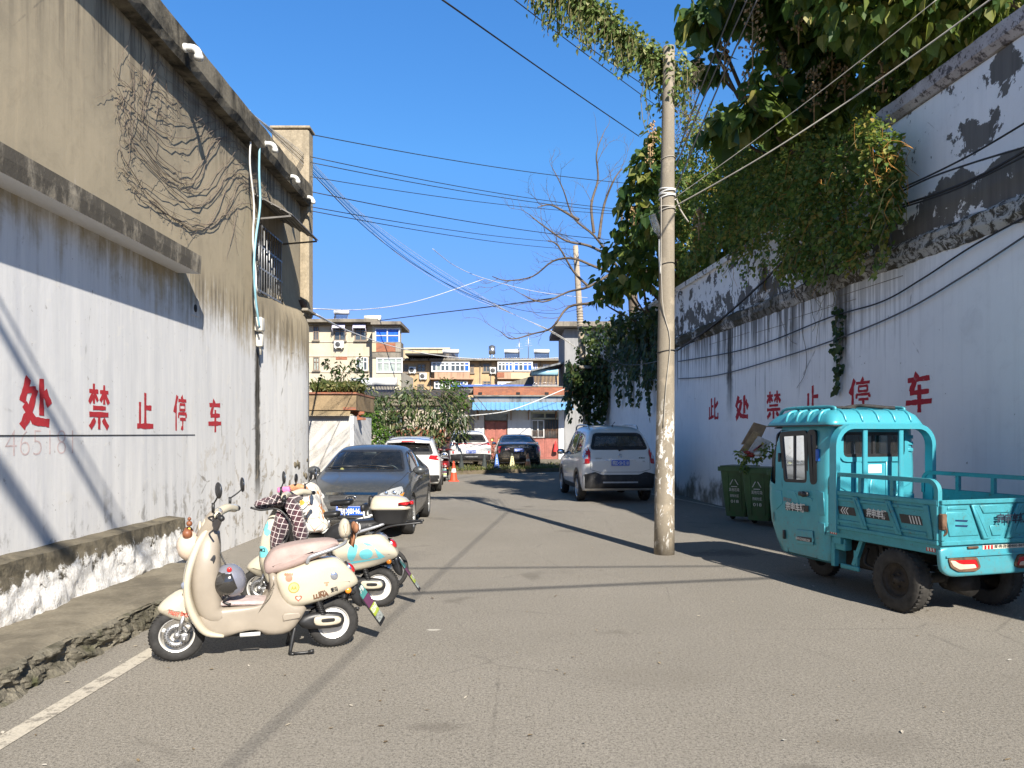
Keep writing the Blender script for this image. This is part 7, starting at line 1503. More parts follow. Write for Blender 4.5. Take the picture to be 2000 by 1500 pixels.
# ================================================================ electric scooters and the e-bike behind them
M['cream_paint'] = paint('cream_scooter_paint', (.50, .455, .355), dust=.05, coat=.8, rough=.2, dustc=(.34, .28, .2)); M['taupe'] = plain('taupe_plastic', (.285, .245, .195), .45, 0, .10, 5, Coat_Weight=.15); M['pinkish_seat'] = plain('pinkish_seat_cover', (.36, .27, .245), .75, 0, .14, 9, .25, 120)
M['black_leather'] = plain('black_leather', (.016, .016, .017), .45, 0, .3, 9, .15, 90); M['mat'] = plain('worn_pink_mat', (.46, .37, .35), .9, 0, .22, 14, .4, 60); M['cyan_patch'] = plain('cyan_decal', (.16, .56, .60), .35, 0, .1)
def z1(x, y): return 280+x/3.659, 900+y/3.659
def taper(mb, n0, f):
    for i in range(n0, len(mb.v)): mb.v[i] = f(*mb.v[i])
def scooter(loc, dir_, label, C, full=True):
    t = thing('electric_scooter', label, 'scooter', loc, heading(*dir_), 'electric scooters parked by the pavement')
    S = lambda x, y, b=0.0: on_plane(*z1(x, y), (-1.3916, 5.9639), (-1.0369, -.3770), b)
    cream, taupe, dark = C['body'], C['inner'], M['blackplastic']
    mb = MB(); mb.pad(smooth_poly([(1.24, .375), (1.20, .445), (1.09, .515), (1.02, .475), (.965, .33), (.925, .25), (1.06, .275), (1.16, .315)], 3), -.085, .085, .075, bulge=.004); fen = mb.build('front_fender', cream, t)
    path = [(.90, .945, .08, .022), (.95, .88, .14, .03), (.995, .77, .185, .034), (1.03, .635, .20, .034), (1.036, .52, .195, .034), (1.015, .405, .188, .036), (.965, .29, .182, .036), (.90, .215, .176, .032), (.79, .185, .165, .018)]
    tk_ = C.get('thick', 0); P4 = [(p[0]-tk_*.4, p[1], p[2], p[3]+tk_) for p in smooth_poly4(path, 4)]
    mb = MB(); mb.sweep(P4, 24, 3.0); mb.build('front_shield', cream, t)
    path = [(.865, .94, .085, .05), (.89, .86, .14, .08), (.91, .73, .182, .10), (.915, .59, .19, .105), (.905, .46, .182, .10), (.87, .36, .17, .09), (.80, .32, .155, .065)]
    mb = MB(); mb.sweep(smooth_poly4(path, 4), 24, 3.2); mb.sphere((.855, .04, .69), .07, 14, 8, (.25, 1, 1.35)); mb.build('inner_shield', taupe, t)
    mb = MB(); mb.pad(smooth_poly([(.95, .30), (.90, .215), (.80, .168), (.685, .200), (.60, .206), (.545, .203), (.505, .165), (.37, .160), (.295, .20), (.21, .335), (.27, .37), (.345, .375), (.415, .50), (.425, .60), (.475, .60), (.465, .47), (.50, .40), (.60, .385), (.86, .385), (.945, .365)], 2), -.155, .155, .03, seg=3); mb.pad([(.38, .262), (.26, .275), (.25, .30), (.27, .32), (.37, .32), (.385, .30)], .15, .168, .012); mb.build('footboard', taupe, t)
    mb = MB(); mb.pad(smooth_poly([(.885, .405), (.44, .372), (.43, .39), (.50, .412), (.80, .43), (.88, .42)], 2), -.12, .13, .02); mb.build('floor_mat', C['mat'], t)
    mb = MB(); mb.pad(smooth_poly([(.418, .605), (.418, .52), (.385, .42), (.335, .366), (.275, .352), (.15, .372), (.023, .406), (-.10, .447), (-.178, .488), (-.170, .544), (-.113, .615), (-.025, .695), (.08, .70), (.177, .685), (.30, .645)], 3), -.172, .172, .06, seg=6, bulge=.006)
    taper(mb, 0, lambda x, y, z: (x, y*(1-.42*max(0, min(1, (.12-x)/.32))**1.5), z)); rp = mb.build('rear_panel', cream, t)
    mb = MB(); mb.pad(smooth_poly([(.478, .60), (.508, .645), (.500, .70), (.456, .765), (.38, .80), (.276, .820), (.15, .832), (.04, .836), (-.025, .822), (-.036, .80), (-.02, .775), (.06, .735), (.175, .688), (.33, .635)], 3), -.14, .14, .05, seg=6, bulge=.004)
    taper(mb, 0, lambda x, y, z: (x, y*(1-.25*max(0, min(1, (x-.3)/.2))), z)); mb.build('seat', C['seat'], t)
    # head, bars, mirrors
    mb = MB(); mb.sweep(smooth_poly4([(.93, .88, .06, .06), (.895, .95, .085, .065), (.86, 1.02, .095, .06), (.835, 1.065, .08, .045), (.82, 1.09, .04, .02)], 4), 20, 2.6); mb.build('head', taupe, t)
    mb = MB(); mb.sweep(smooth_poly4([(.935, .91, .03, .012), (.938, .95, .06, .018), (.915, 1.01, .07, .02), (.88, 1.055, .045, .015)], 4), 16, 2.4); mb.sphere((.955, 0, .96), .05, 16, 8, (.35, 1, 1)); mb.build('headlight', cream, t)
    for s_ in (1, -1):
        ox = .06 if s_ > 0 else -.05
        mb = MB(); mb.tube(smooth3([(.84, s_*.05, 1.06), (.80+ox*.5, s_*.15, 1.085), (.775+ox, s_*.24, 1.075), (.765+ox, s_*.27, 1.07)], 3), [.034]*4+[.032]*4+[.03]*2, 10); hb = mb.build('handlebar', cream, t)
        mb = MB(); mb.tube([(.765+ox, s_*.27, 1.07), (.745+ox, s_*.37, 1.06)], .019, 10); mb.sphere((.743+ox, s_*.375, 1.06), .022, 8, 5); mb.box((.775+ox, s_*.255, 1.07), (.05, .05, .055), .014); mb.tube(smooth3([(.80+ox, s_*.25, 1.065), (.83+ox, s_*.30, 1.06), (.80+ox, s_*.38, 1.045)], 4), .007, 6); mb.build('grip', dark, hb)
        if C.get('mirrors', True):
            m0 = Vector((.80+ox, s_*.25, 1.09)); m1 = Vector(((.825, .29, 1.25) if s_ > 0 else (.66, -.30, 1.25)))
            mb = MB(); mb.tube([m0, m0+Vector((0, 0, .07))], .011, 8); mb.tube(smooth3([m0+Vector((0, 0, .06)), m0.lerp(m1, .6)+Vector((.0, 0, .0)), m1-Vector((0, 0, .03))], 3), .006, 6)
            n = Vector((-1, -.10 if s_ < 0 else -.35, .05)).normalized(); Q = n.to_track_quat('X', 'Z').to_matrix()
            mb.sphere(m1, .058, 18, 9, (.28, 1, 1.02), M=Q); mi = mb.build('mirror', dark, t)
            g = MB(); g.sphere(m1+n*.009, .050, 18, 7, (.16, 1, 1.02), M=Q); g.build('mirror_glass', M['mirror'], mi)
    # running gear
    for x, nm in ((1.11, 'front_wheel'), (0, 'rear_wheel')):
        o = bpy.data.objects.new('wheel', None); COL.objects.link(o); o.parent = t; o.location = (x, 0, .192); MX = Matrix.Rotation(R(-90), 4, 'X')
        mb = MB(); w = .047; mb.lathe([(.118, -w*.75), (.124, -w*.9), (.15, -w), (.176, -w*.82), (.189, -w*.4), (.192, 0), (.189, w*.4), (.176, w*.82), (.15, w), (.124, w*.9), (.118, w*.75)], 44, MX)
        for k in range(46):
            a = 2*math.pi*k/46
            for s_ in (1, -1): mb.box((.1895*math.cos(a), s_*.022, .1895*math.sin(a)), (.006, .03, .008), R3=Matrix.Rotation(-a, 3, 'Y') @ Matrix.Rotation(R(30*s_), 3, 'X'))
        mb.build('tyre', M['rubber'], o)
        mb = MB(); mb.lathe([(.124, w*.85), (.116, w*.8), (.110, w*.5), (.108, -w*.8)], 36, MX); mb.lathe([(.05, w*.6), (.05, w*.2), (.0, w*.2)], 24, MX)
        if x > 1:
            for k in range(3): a = k*2.094+.4; mb.bar((.03*math.cos(a), w*.2, .03*math.sin(a)), (.112*math.cos(a), w*.2, .112*math.sin(a)), .03, .012, .004, up=(0, 1, 0))
        else: mb.lathe([(.112, w*.35), (.09, w*.55), (.05, w*.7), (.001, w*.75)], 30, MX); mb.lathe([(.112, -w*.35), (.05, -w*.6), (.001, -w*.6)], 30, MX)
        mb.build('rim', plain('bright_rim', (.72, .70, .66), .35, .35, .1), o)
        if x > 1:
            mb = MB(); mb.lathe([(.048, w*1.05), (.088, w*1.05), (.088, w*1.15), (.048, w*1.15), (.048, w*1.05)], 36, MX)
            for k in range(24): a = k*math.pi/12; [mb.tube([(r_*math.cos(a+da), w*1.05-.004, r_*math.sin(a+da)), (r_*math.cos(a+da), w*1.15+.0015, r_*math.sin(a+da))], .0042, 6, mat=1) for r_, da in ((.078, 0), (.062, .13))]
            mb.build('brake_disc', [M['steel'], dark], o)
    mb = MB()
    for s_ in (1, -1): mb.tube([(1.055, s_*.068, .36), (1.10, s_*.07, .20)], .016, 10); mb.tube([(1.10, s_*.072, .22), (1.112, s_*.072, .18)], .022, 10)
    mb.tube([(1.11, -.085, .192), (1.11, .085, .192)], .012, 8); mb.box((1.055, .075, .185), (.055, .035, .06), .01); mb.tube([(1.06, .09, .17), (1.06, .1, .17)], .016, 10); mb.build('fork', M['steel'], t)
    mb = MB(); mb.tube(smooth3([(1.05, .085, .20), (1.02, .085, .24), (.98, .07, .30), (.97, .06, .36)], 4), .006, 6); mb.pad(smooth_poly([(.27, .245), (.255, .205), (.20, .175), (.02, .165), (-.05, .175), (-.075, .215), (-.065, .26), (-.02, .285), (.12, .295), (.20, .285)], 2), .065, .125, .025)
    mb.pad([(.28, .33), (.18, .31), (-.02, .40), (-.10, .44), (-.15, .40), (-.17, .42), (-.12, .47), (.02, .42)], -.07, .07, .01)
    mb.pad(smooth_poly([(-.17, .50), (-.12, .43), (-.16, .33), (-.22, .30), (-.21, .40)], 3), -.055, .055, .02); mb.box((.55, 0, .175), (.5, .16, .035), .012); mb.build('rear_fender', dark, t)
    mb = MB(); mb.pad(smooth_poly([(.155, .245), (.145, .205), (.08, .195), (-.02, .198), (-.05, .225), (-.03, .258), (.08, .268), (.14, .268)], 2), .12, .135, .012); mg = mb.build('motor_guard', cream, t); mb = MB(); mb.pad(smooth_poly([(.10, .238), (.09, .222), (.01, .222), (0, .238), (.01, .25), (.09, .25)], 2), .132, .1375, .004); mb.build('slot', dark, mg)
    for s_ in (1, -1):
        mb = MB(); a, b = Vector((.13, s_*.105, .41)), Vector((.085, s_*.105, .28)); mb.tube([a.lerp(b, i/60)+Vector((.024*math.cos(i*.9), .024*math.sin(i*.9), 0)) for i in range(61)], .006, 5); mb.tube([a, b], .011, 6); mb.build('shock_absorber', dark, t)
    mb = MB(); 
    for s_ in (1, -1): mb.tube(smooth3([(.29, s_*.10, .20), (.31, s_*.12, .12), (.33, s_*.14, .012)], 3), .014, 7); mb.tube([(.33, s_*.14, .012), (.30, s_*.16, .010)], .016, 7)
    mb.tube([(.31, -.12, .11), (.31, .12, .11)], .012, 6); mb.tube(smooth3([(.33, .14, .018), (.29, .17, .02), (.20, .18, .022), (.165, .185, .03)], 3), .009, 6); mb.tube([(.20, .18, .022), (.16, .185, .03)], .014, 7); mb.build('centre_stand', dark, t)
    mb = MB(); mb.tube([(.68, .13, .178), (.54, .15, .182)], .015, 8); mb.build('foot_peg', M['white'], t)
    mb = MB()
    for s_ in (1, -1): mb.tube(smooth3([(.205, s_*.135, .675), (.195, s_*.15, .715), (.16, s_*.15, .735), (.02, s_*.14, .775), (-.07, s_*.10, .805), (-.10, 0, .815)], 3), .014, 8)
    mb.build('grab_rail', plain('grey_grab_rail', (.30, .31, .33), .4, .3), t)
    mb = MB(); mb.sphere((-.135, 0, .60), .055, 16, 9, (.5, 1.15, .9), M=Matrix.Rotation(R(35), 3, 'Y')); tl = mb.build('tail_light', M['red_lens'], t); mb = MB(); mb.lathe([(.062, -.01), (.066, .0), (.06, .012)], 24, Matrix.Translation((-.125, 0, .605)) @ Matrix.Rotation(R(-55), 4, 'Y')); mb.build('bezel', M['chrome'], tl)
    for s_ in (1, -1): mb = MB(); mb.sphere((-.105, s_*.10, .445), .025, 12, 7, (1, .7, 1)); mb.tube([(-.105, s_*.10, .445), (-.10, s_*.05, .45)], .02, 8); mb.build('indicator', M['amber_lens'], t)
    # number plate on its bracket behind the wheel
    d = Vector((-.19, 0, -.285)).normalized(); nrm = Vector((-d.z, 0, d.x)); nrm = nrm if nrm.x < 0 else -nrm; yw = C.get('yaw', 0); nrm = (nrm*math.cos(yw)+Vector((0, math.sin(yw), 0))).normalized(); acr = d.cross(nrm).normalized(); c = Vector((-.295, 0, .305)); mb = MB(); mb.mat = 0; Rm = Matrix((acr, d, acr.cross(d))).transposed()
    mb.box(c-nrm*.006, (.125, .36, .010), .003, R3=Rm, seg=1); fl = mb.build('plate_bracket', dark, t)
    mb = MB(); bands = [(-.165, -.08, 0), (-.08, .01, 1), (.01, .09, 2), (.09, .15, 3)]
    for a, b, k in bands: mb.box(c+d*((a+b)/2)+nrm*.001, (.108, b-a-.004, .008), R3=Rm, mat=k)
    np_ = mb.build('number_plate', [plain('teal_plate', (.06, .22, .21), .4), plain('purple_plate', (.11, .035, .08), .4), plain('lime_plate', (.33, .40, .05), .4), plain('scuffed_plate', (.30, .32, .30), .5, 0, .6, 60)], fl)
    mb = MB(); F4 = frame(c+d*-.125+nrm*.007, acr if acr.cross(-d).dot(nrm) > 0 else -acr, -d)
    add_text(mb, '淮南', .05, F4, .001, width=.09); add_text(mb, C['plate'], .06, frame(c+d*.06+nrm*.007, acr if acr.cross(-d).dot(nrm) > 0 else -acr, -d), .001, width=.12); mb.build('lettering', M['white'], np_, fixn=False)
    return t, S, rp, fen
def smooth_poly4(pts, n):
    a = smooth_poly([(p[0], p[1]) for p in pts], n, False); b = smooth_poly([(p[2], p[3]) for p in pts], n, False); return [x+y for x, y in zip(a, b)]
def decal(pr, mb, poly, off=.003, mat=0): mb.mat = mat; pr.patch(mb, poly, 'L', off, .02)
def text_on(pr, mb, txt, size, x, z, ang=0, width=None, off=.004, bold=.001, mat=None):   # lettering wrapped on to the near (left) side
    vs_, fs = text_geo(txt, size, bold)
    xs = [v[0] for v in vs_]; k = (width/(max(xs)-min(xs))) if width else 1; c, s_ = math.cos(ang), math.sin(ang); out = []
    for v in vs_:
        a, b = v[0]*k, v[1]; q = pr.hit(x-(a*c-b*s_), z+(a*s_+b*c), 'L', off)[0]; out.append(q)
    mb.add(out, fs, False, mat)
t1, S1, rp1, fen1 = scooter((-1.3916, 5.9639, 0), (-1.0369, -.3770), 'cream and taupe electric scooter nearest the camera with pinkish seat and helmet hanging inside', dict(body=M['cream_paint'], inner=M['taupe'], seat=M['pinkish_seat'], mat=M['mat'], plate='02847', yaw=.55))
pr = Proj(rp1); prf = Proj(fen1)
def circ(c, r, n=20, sx=1.0): return [(c[0]+r*sx*math.cos(2*math.pi*k/n), c[1]+r*math.sin(2*math.pi*k/n)) for k in range(n)]
def S1p(x, y): return S1(x, y, .168)
mb = MB(); text_on(prf, mb, 'Happy Butter', .05, *S1(258, 1108, .09), ang=-.22, width=.155); mb.build('lettering', plain('coral_ink', (.62, .12, .08), .5), fen1, fixn=False)
mb = MB(); text_on(pr, mb, 'LUNA', .045, *S1p(1270, 975), ang=.16, width=.115, bold=.003); text_on(pr, mb, 'AIMA', .02, *S1p(1275, 940), ang=.16, width=.06, bold=.001); mb.build('lettering', plain('brown_letter', (.16, .085, .05), .4), rp1, fixn=False)
mb = MB(); text_on(pr, mb, '爱玛', .04, *S1p(1368, 935), ang=.16, width=.055); mb.build('lettering', M['blackplastic'], rp1, fixn=False)
mb = MB(); decal(pr, mb, circ(S1p(1075, 905), .040), .003, 0); decal(pr, mb, circ(S1p(1075, 905), .034), .0045, 1); text_on(pr, mb, 'AA', .035, *S1p(1075, 918), width=.042, off=.006, mat=0); mb.build('badge', [plain('gold_ring', (.40, .26, .04), .4), plain('pale_yellow_disc', (.58, .48, .20), .5)], rp1, fixn=False)
def heart(c, r): return [(c[0]+r*.062*16*math.sin(a)**3, c[1]+r*.062*(13*math.cos(a)-5*math.cos(2*a)-2*math.cos(3*a)-math.cos(4*a))) for a in [k*2*math.pi/26 for k in range(26)]]
mb = MB(); decal(pr, mb, heart(S1p(1108, 980), .026), .003, 0); decal(pr, mb, heart(S1p(1108, 980), .016), .0045, 1); mb.build('heart_sticker', [plain('coral_sticker', (.52, .10, .07), .5), plain('pale_sticker', (.75, .55, .42), .5)], rp1, fixn=False)
mb = MB(); c = S1p(1040, 838); decal(pr, mb, circ(c, .026, 12), .003, 0); [decal(pr, mb, circ((c[0]-.024+.016*k, c[1]+.026), .009, 8), .004, 0) for k in range(4)]; mb.build('hand_sticker', plain('coral_sticker_two', (.55, .14, .08), .5), rp1, fixn=False)
mb = MB(); c = S1p(1310, 885); decal(pr, mb, circ(c, .010, 10), .003); [decal(pr, mb, circ((c[0]-.014+.0095*k, c[1]+.016), .005, 8), .003) for k in range(4)]; mb.build('paw_sticker', plain('peach_sticker', (.55, .22, .13), .5), rp1, fixn=False)
mb = MB(); c = S1p(1363, 823); q = pr.hit(*c, 'L', .004)[0]; mb.sphere(q, .03, 18, 7, (1, .25, 1)); mb.build('reflector', plain('silver_disc', (.55, .58, .66), .15, .8), rp1)
mb = MB(); c = S1(338, 898, .19); mb.sphere((1.045, .178, .575), .03, 16, 7, (1, .35, 1)); mb.build('reflector', plain('blue_grey_disc', (.35, .38, .48), .2, .5), t1)
mb = MB(); c = S1(505, 680, .10); mb.pad(smooth_poly([(.86, .78), (.905, .70), (.895, .65), (.865, .70), (.845, .76)], 2), .17, .176, .003) ; mb.build('intake_slot', M['blackplastic'], t1)
mb = MB(); mb.pad(smooth_poly([(-.06, .845), (-.045, .92), (-.075, .985), (-.115, .975), (-.135, .90), (-.115, .845)], 3), -.065, .065, .05); mb.tube([(-.10, 0, .82), (-.09, 0, .87)], .02, 8); mb.build('backrest', M['cream_paint'], t1)
def lv(x, y, z, t=(-1.3916, 5.9639, 0), d=(-1.0369, -.3770)):
    f = Vector((d[0], d[1], 0)).normalized(); l = Vector((-f.y, f.x, 0)); return Vector(t)+f*x+l*y+Vector((0, 0, z))
rz1 = heading(-1.0369, -.3770)
bw_ = thing('bow', 'big brown plush bow tied behind the backrest of the nearest scooter', 'bow', tuple(lv(-.145, .03, .90)), rz1)
mb = MB()
for s_ in (1, -1):
    mb.sphere((-.02, .055*s_, .02), .055, 12, 8, (.4, .9, .75)); mb.loft([[(-.02, .01*s_, -.01), (-.01, .035*s_, -.01), (-.02, .035*s_, -.02), (-.03, .01*s_, -.02)], [(.0, .02*s_, -.13), (.02, .07*s_, -.11), (.01, .07*s_, -.12), (-.01, .02*s_, -.14)]], True, True)
mb.sphere((-.02, 0, .02), .025, 10, 6); bo = mb.build('ribbon', plain('brown_plush', (.27, .12, .06), .95, 0, .2), bw_); mb = MB()
for s_ in (1, -1): mb.tube(smooth3([(-.045, .02*s_, .02), (-.045, .06*s_, .05), (-.045, .09*s_, .02), (-.045, .06*s_, -.005)], 4), .006, 6)
mb.build('trim', M['white'], bo)
# grey helmet hanging inside the leg shield
hp = S1(625, 855, .12); hg = thing('helmet', 'grey crash helmet with dark visor hanging inside the leg shield of the nearest scooter', 'helmet', tuple(lv(hp[0], .10, hp[1])), rz1)
mb = MB(); mb.sphere((0, 0, 0), .115, 26, 16, (.92, .95, 1.08), M=Matrix.Rotation(R(20), 3, 'Y')); sh = mb.build('shell', plain('grey_helmet_shell', (.19, .195, .235), .25, .1, .06, 4, Coat_Weight=.6), hg)
mb = MB(); mb.sphere((.012, .004, -.005), .1165, 24, 14, (.94, .97, 1.08), M=Matrix.Rotation(R(-70), 3, 'Y'), z0=-.99, z1=.32); mb.build('visor', plain('dark_visor', (.03, .028, .026), .08, 0, .2, 6, Coat_Weight=1), hg)
mb = MB(); mb.sphere((.01, .09, .09), .018, 10, 6, (1, .5, 1)); mb.build('button', plain('red_button', (.6, .02, .02), .3), hg); mb = MB(); mb.tube(smooth3([(.03, .02, .11), (.06, 0, .17), (.08, -.02, .24)], 3), .006, 5); mb.tube(smooth3([(.02, .05, -.11), (.05, .03, -.15), (0, .04, -.17)], 3), .01, 5); mb.build('strap', M['blackplastic'], hg)
# beige child helmet with ears at the front
hp = S1(355, 620, 0); hb_ = thing('helmet', 'beige helmet with brown round ears on the front of the nearest scooter', 'helmet', tuple(lv(hp[0]+.03, -.10, hp[1])), rz1)
mb = MB(); mb.sphere((0, 0, 0), .105, 22, 14, (.85, .95, 1.05)); mb.build('shell', plain('beige_shell', (.60, .48, .38), .3, 0, .06, 4, Coat_Weight=.5), hb_)
M['ear'] = plain('brown_ear', (.20, .07, .03), .5)
for s_ in (1, -1): mb = MB(); mb.sphere((.01, .075*s_, .10), .035, 12, 8); mb.build('ear', M['ear'], hb_)
mb = MB(); mb.sphere((0, .0, .165), .022, 10, 6); mb.sphere((0, .0, .20), .014, 8, 5); mb.build('bobble', plain('brown_bobble', (.20, .07, .03), .5), hb_)
mb = MB(); [mb.sphere((0, .02*s_, .125), .02, 8, 5, (.5, 1, .7)) for s_ in (1, -1)]; mb.sphere((-.05, .06, -.11), .02, 8, 5); mb.build('bow', plain('yellow_bow', (.70, .45, .08), .6), hb_)
# ---- second scooter behind: black inside, cyan patches, top box
L2, D2 = (-1.27, 7.33, 0), (-1, -.05)
t2, S2_, rp2, fen2 = scooter(L2, D2, 'cream electric scooter with cyan patches and a top box, second from the camera', dict(body=M['cream_paint'], inner=M['blackplastic'], seat=M['black_leather'], mat=M['darkgrey'], plate='61390', thick=.045))
def S2(x, y, b=.168): return on_plane(*z1(x, y), L2[:2], D2, b)
pr = Proj(rp2); mb = MB()
def blobp(pts): return smooth_poly([S2(*p) for p in pts], 3)
for q in (blobp([(1475, 610), (1530, 600), (1525, 660), (1495, 715), (1460, 690)]), blobp([(1560, 640), (1610, 630), (1640, 660), (1620, 695), (1570, 700), (1545, 670)]), [S2(1570, 585), S2(1610, 590), S2(1640, 605), S2(1600, 605)], [S2(1650, 620), S2(1725, 690), S2(1680, 700)], [S2(1430, 745), S2(1700, 700), S2(1720, 690), S2(1440, 725)]): decal(pr, mb, q)
mb.build('cyan_patch', M['cyan_patch'], rp2, fixn=False)
mb = MB(); text_on(pr, mb, 'M2', .04, *S2(1425, 738), width=.06); mb.build('lettering', M['blackplastic'], rp2, fixn=False)
sh2 = [c for c in t2.children if c.name.startswith('front_shield')][0]; pr = Proj(sh2); mb = MB()
for c, r in (((1.04, .80), .05), ((1.0, .74), .03), ((1.045, .56), .055)): decal(pr, mb, circ(c, r, 14), .004)
mb.build('cyan_patch', M['cyan_patch'], sh2, fixn=False); mb = MB(); text_on(pr, mb, 'M2', .05, 1.045, .56, width=.06, off=.006); mb.build('lettering', M['blackplastic'], sh2, fixn=False)
rz2 = heading(*D2)
mb = MB(); 
for s_ in (1, -1): mb.tube(smooth3([(.05, s_*.10, .70), (-.10, s_*.11, .775), (-.30, s_*.11, .80), (-.42, s_*.09, .81)], 3), .011, 7)
for x in (-.15, -.25, -.35): mb.tube([(x, -.11, .785-.0*x), (x, .11, .785)], .008, 6)
mb.build('luggage_rack', M['blackplastic'], t2)
tb_ = thing('top_box', 'cream and black top box with red reflector on the rack of the second scooter', 'top box', tuple(Vector(L2)+Vector((.10, .0, .79))), rz2)
mb = MB(); mb.loft([[(x, y, z) for x, y in round_poly([(-.16*k, -.15*k), (.16*k, -.15*k), (.17*k, 0), (.16*k, .15*k), (-.17*k, .15*k), (-.20*k, 0)], .06, 4)] for z, k in ((.0, .74), (.02, .80), (.14, 1.0), (.145, 1.03))], True, True); mb.build('base', plain('black_box_base', (.02, .02, .021), .5), tb_)
mb = MB(); mb.loft([[(x+dx, y, z+.02*x*0) for x, y in round_poly([(-.16*k, -.15*k), (.16*k, -.15*k), (.17*k, 0), (.16*k, .15*k), (-.17*k, .15*k), (-.22*k, 0)], .06, 4)] for z, k, dx in ((.147, 1.05, 0), (.165, 1.05, 0), (.21, .98, .005), (.25, .84, .015), (.27, .62, .03), (.274, .3, .03))], True, True); ld = mb.build('lid', M['cream_paint'], tb_)
mb = MB(); mb.loft([[(-.18, .155, .19), (-.10, .162, .185), (-.10, .162, .215), (-.19, .145, .215)], [(-.215, .10, .19), (-.215, .09, .215), (-.20, .10, .22), (-.19, .12, .2)]], True, True); mb.loft([[(-.235, y, .195-.0*y), (-.225, y, .22), (-.20, y, .22), (-.20, y, .195)] for y in (-.12, 0, .12)], True, True); mb.build('reflector', M['red_lens'], ld); mb = MB(); mb.box((.165, 0, .22), (.05, .2, .11), .03); mb.build('back_pad', M['black_leather'], tb_)
# plaid cover draped over its handlebars
def plaid():
    t = NT('maroon_plaid_cloth'); o = t.obj(); x = t.xyz(o); 
    def line(v, k): return t.step(t.math('ABSOLUTE', t.math('SUBTRACT', t.math('FRACT', t.math('MULTIPLY', v, k)), .5)), .07, .045)
    a = t.math('ADD', x[0], t.math('MULTIPLY', x[2], .28)); b = t.math('SUBTRACT', x[2], t.math('MULTIPLY', x[0], .28))
    g = t.math('MAXIMUM', line(a, 21), line(b, 21)); c = t.mix(t.rng(t.noise(o, 8, 4), .3, .7), (.075, .022, .032), (.045, .018, .024)); w_ = t.step(t.math('ABSOLUTE', t.math('SUBTRACT', t.math('FRACT', t.math('MULTIPLY', a, 5.25)), .5)), .28, .22)
    c = t.mix(t.math('MULTIPLY', w_, .5), c, (.02, .014, .022)); return t.set(t.mix(g, c, (.55, .48, .46)), .9, 0, t.bump(t.noise(o, 14, 4), .4, .02), Sheen_Weight=.2)
dr = thing('wind_apron', 'maroon plaid padded apron draped over the handlebars of the second scooter', 'apron', L2, rz2)
pm = plaid(); mb = MB()
A2 = lambda x, y: S2(x, y, .20)
mb.pad(smooth_poly([A2(780, 325), A2(850, 270), A2(960, 240), A2(1040, 250), A2(1075, 300), A2(1000, 325), A2(930, 340), A2(830, 350)], 3), -.30, .27, .12, seg=5, bulge=.01); mb.pad(smooth_poly([A2(1000, 250), A2(1060, 270), A2(1110, 370), A2(1165, 520), A2(1150, 610), A2(1090, 620), A2(1070, 500), A2(1030, 380)], 3), .02, .24, .07, seg=4, bulge=.01)
mb.pad(smooth_poly([A2(955, 340), A2(1045, 400), A2(1058, 480), A2(1020, 560), A2(1005, 640), A2(920, 640), A2(915, 540), A2(935, 440)], 3), .10, .30, .09, seg=4, bulge=.012)
nz = Vector((3, 1, 7))
taper(mb, 0, lambda x, y, z: tuple(Vector((x, y, z))+.03*Vector((mn.noise(Vector((x*7, y*7, z*7))), mn.noise(Vector((x*7, y*7, z*7+9))), .6*mn.noise(Vector((x*7+5, y*7, z*7)))))))
mb.build('cloth', pm, dr)
mb = MB(); mb.tube(smooth3([(*A2(780, 325), 0), (*A2(850, 338), 0), (*A2(930, 330), 0), (*A2(1000, 325), 0), (*A2(1058, 380), 0), (*A2(1062, 480), 0), (*A2(1015, 600), 0)] and [Vector((A2(a, b)[0], .285, A2(a, b)[1])) for a, b in ((785, 328), (860, 345), (950, 335), (1010, 360), (1060, 430), (1060, 500), (1020, 600), (1010, 645))], 4), .01, 6); mb.build('binding', M['blackplastic'], dr)
pp = thing('pouch', 'small pink phone pouch on the handlebars above the plaid apron', 'pouch', tuple(P(555, 956, 7.3)), rz2); mb = MB(); mb.pad(round_poly([(-.06, -.02), (.06, -.03), (.06, .02), (-.05, .03)], .01), -.03, .03, .01); mb.build('case', plain('hot_pink', (.70, .18, .36), .6), pp)
# ---- e-bike with black saddles and a quilted front cover, third in the row
LB, DB = (-1.32, 8.15, 0), (-1, .02); eb_ = thing('electric_bicycle', 'white-framed electric bicycle with two black saddles and rear rack, behind the scooters', 'bicycle', LB, heading(*DB))
for x in (0, 1.08):
    o = bpy.data.objects.new('wheel', None); COL.objects.link(o); o.parent = eb_; o.location = (x, 0, .22); mb = MB(); mb.tube([(.20*math.cos(a), 0, .20*math.sin(a)) for a in [k*2*math.pi/30 for k in range(30)]], .024, 8, closed=True); mb.build('tyre', M['rubber'], o)
    mb = MB(); mb.tube([(.172*math.cos(a), 0, .172*math.sin(a)) for a in [k*2*math.pi/30 for k in range(30)]], .012, 6, closed=True); mb.tube([(0, -.04, 0), (0, .04, 0)], .05, 12)
    for k in range(10): a = k*math.pi/5; mb.tube([(0, .02*(-1)**k, 0), (.17*math.cos(a), 0, .17*math.sin(a))], .003, 4)
    mb.build('rim', M['steel'], o)
def B2(u, v, b=0.0): return on_plane(u, v, LB[:2], DB, b)
mb = MB(); mb.tube([(1.08, 0, .22), (.98, 0, .55), (.93, 0, .92)], .02, 8); mb.tube(smooth3([(.97, 0, .60), (.75, 0, .34), (.5, 0, .30), (.40, 0, .36), (.36, 0, .70)], 4), .025, 8); mb.tube([(0, .06, .22), (.4, .05, .34)], .014, 7); mb.tube([(0, -.06, .22), (.4, -.05, .34)], .014, 7); mb.tube([(.0, .06, .22), (.2, .06, .62)], .012, 6); mb.build('frame', M['white'], eb_)
mb = MB(); a = B2(640, 1018); b = B2(730, 1004); c = B2(695, 1015)
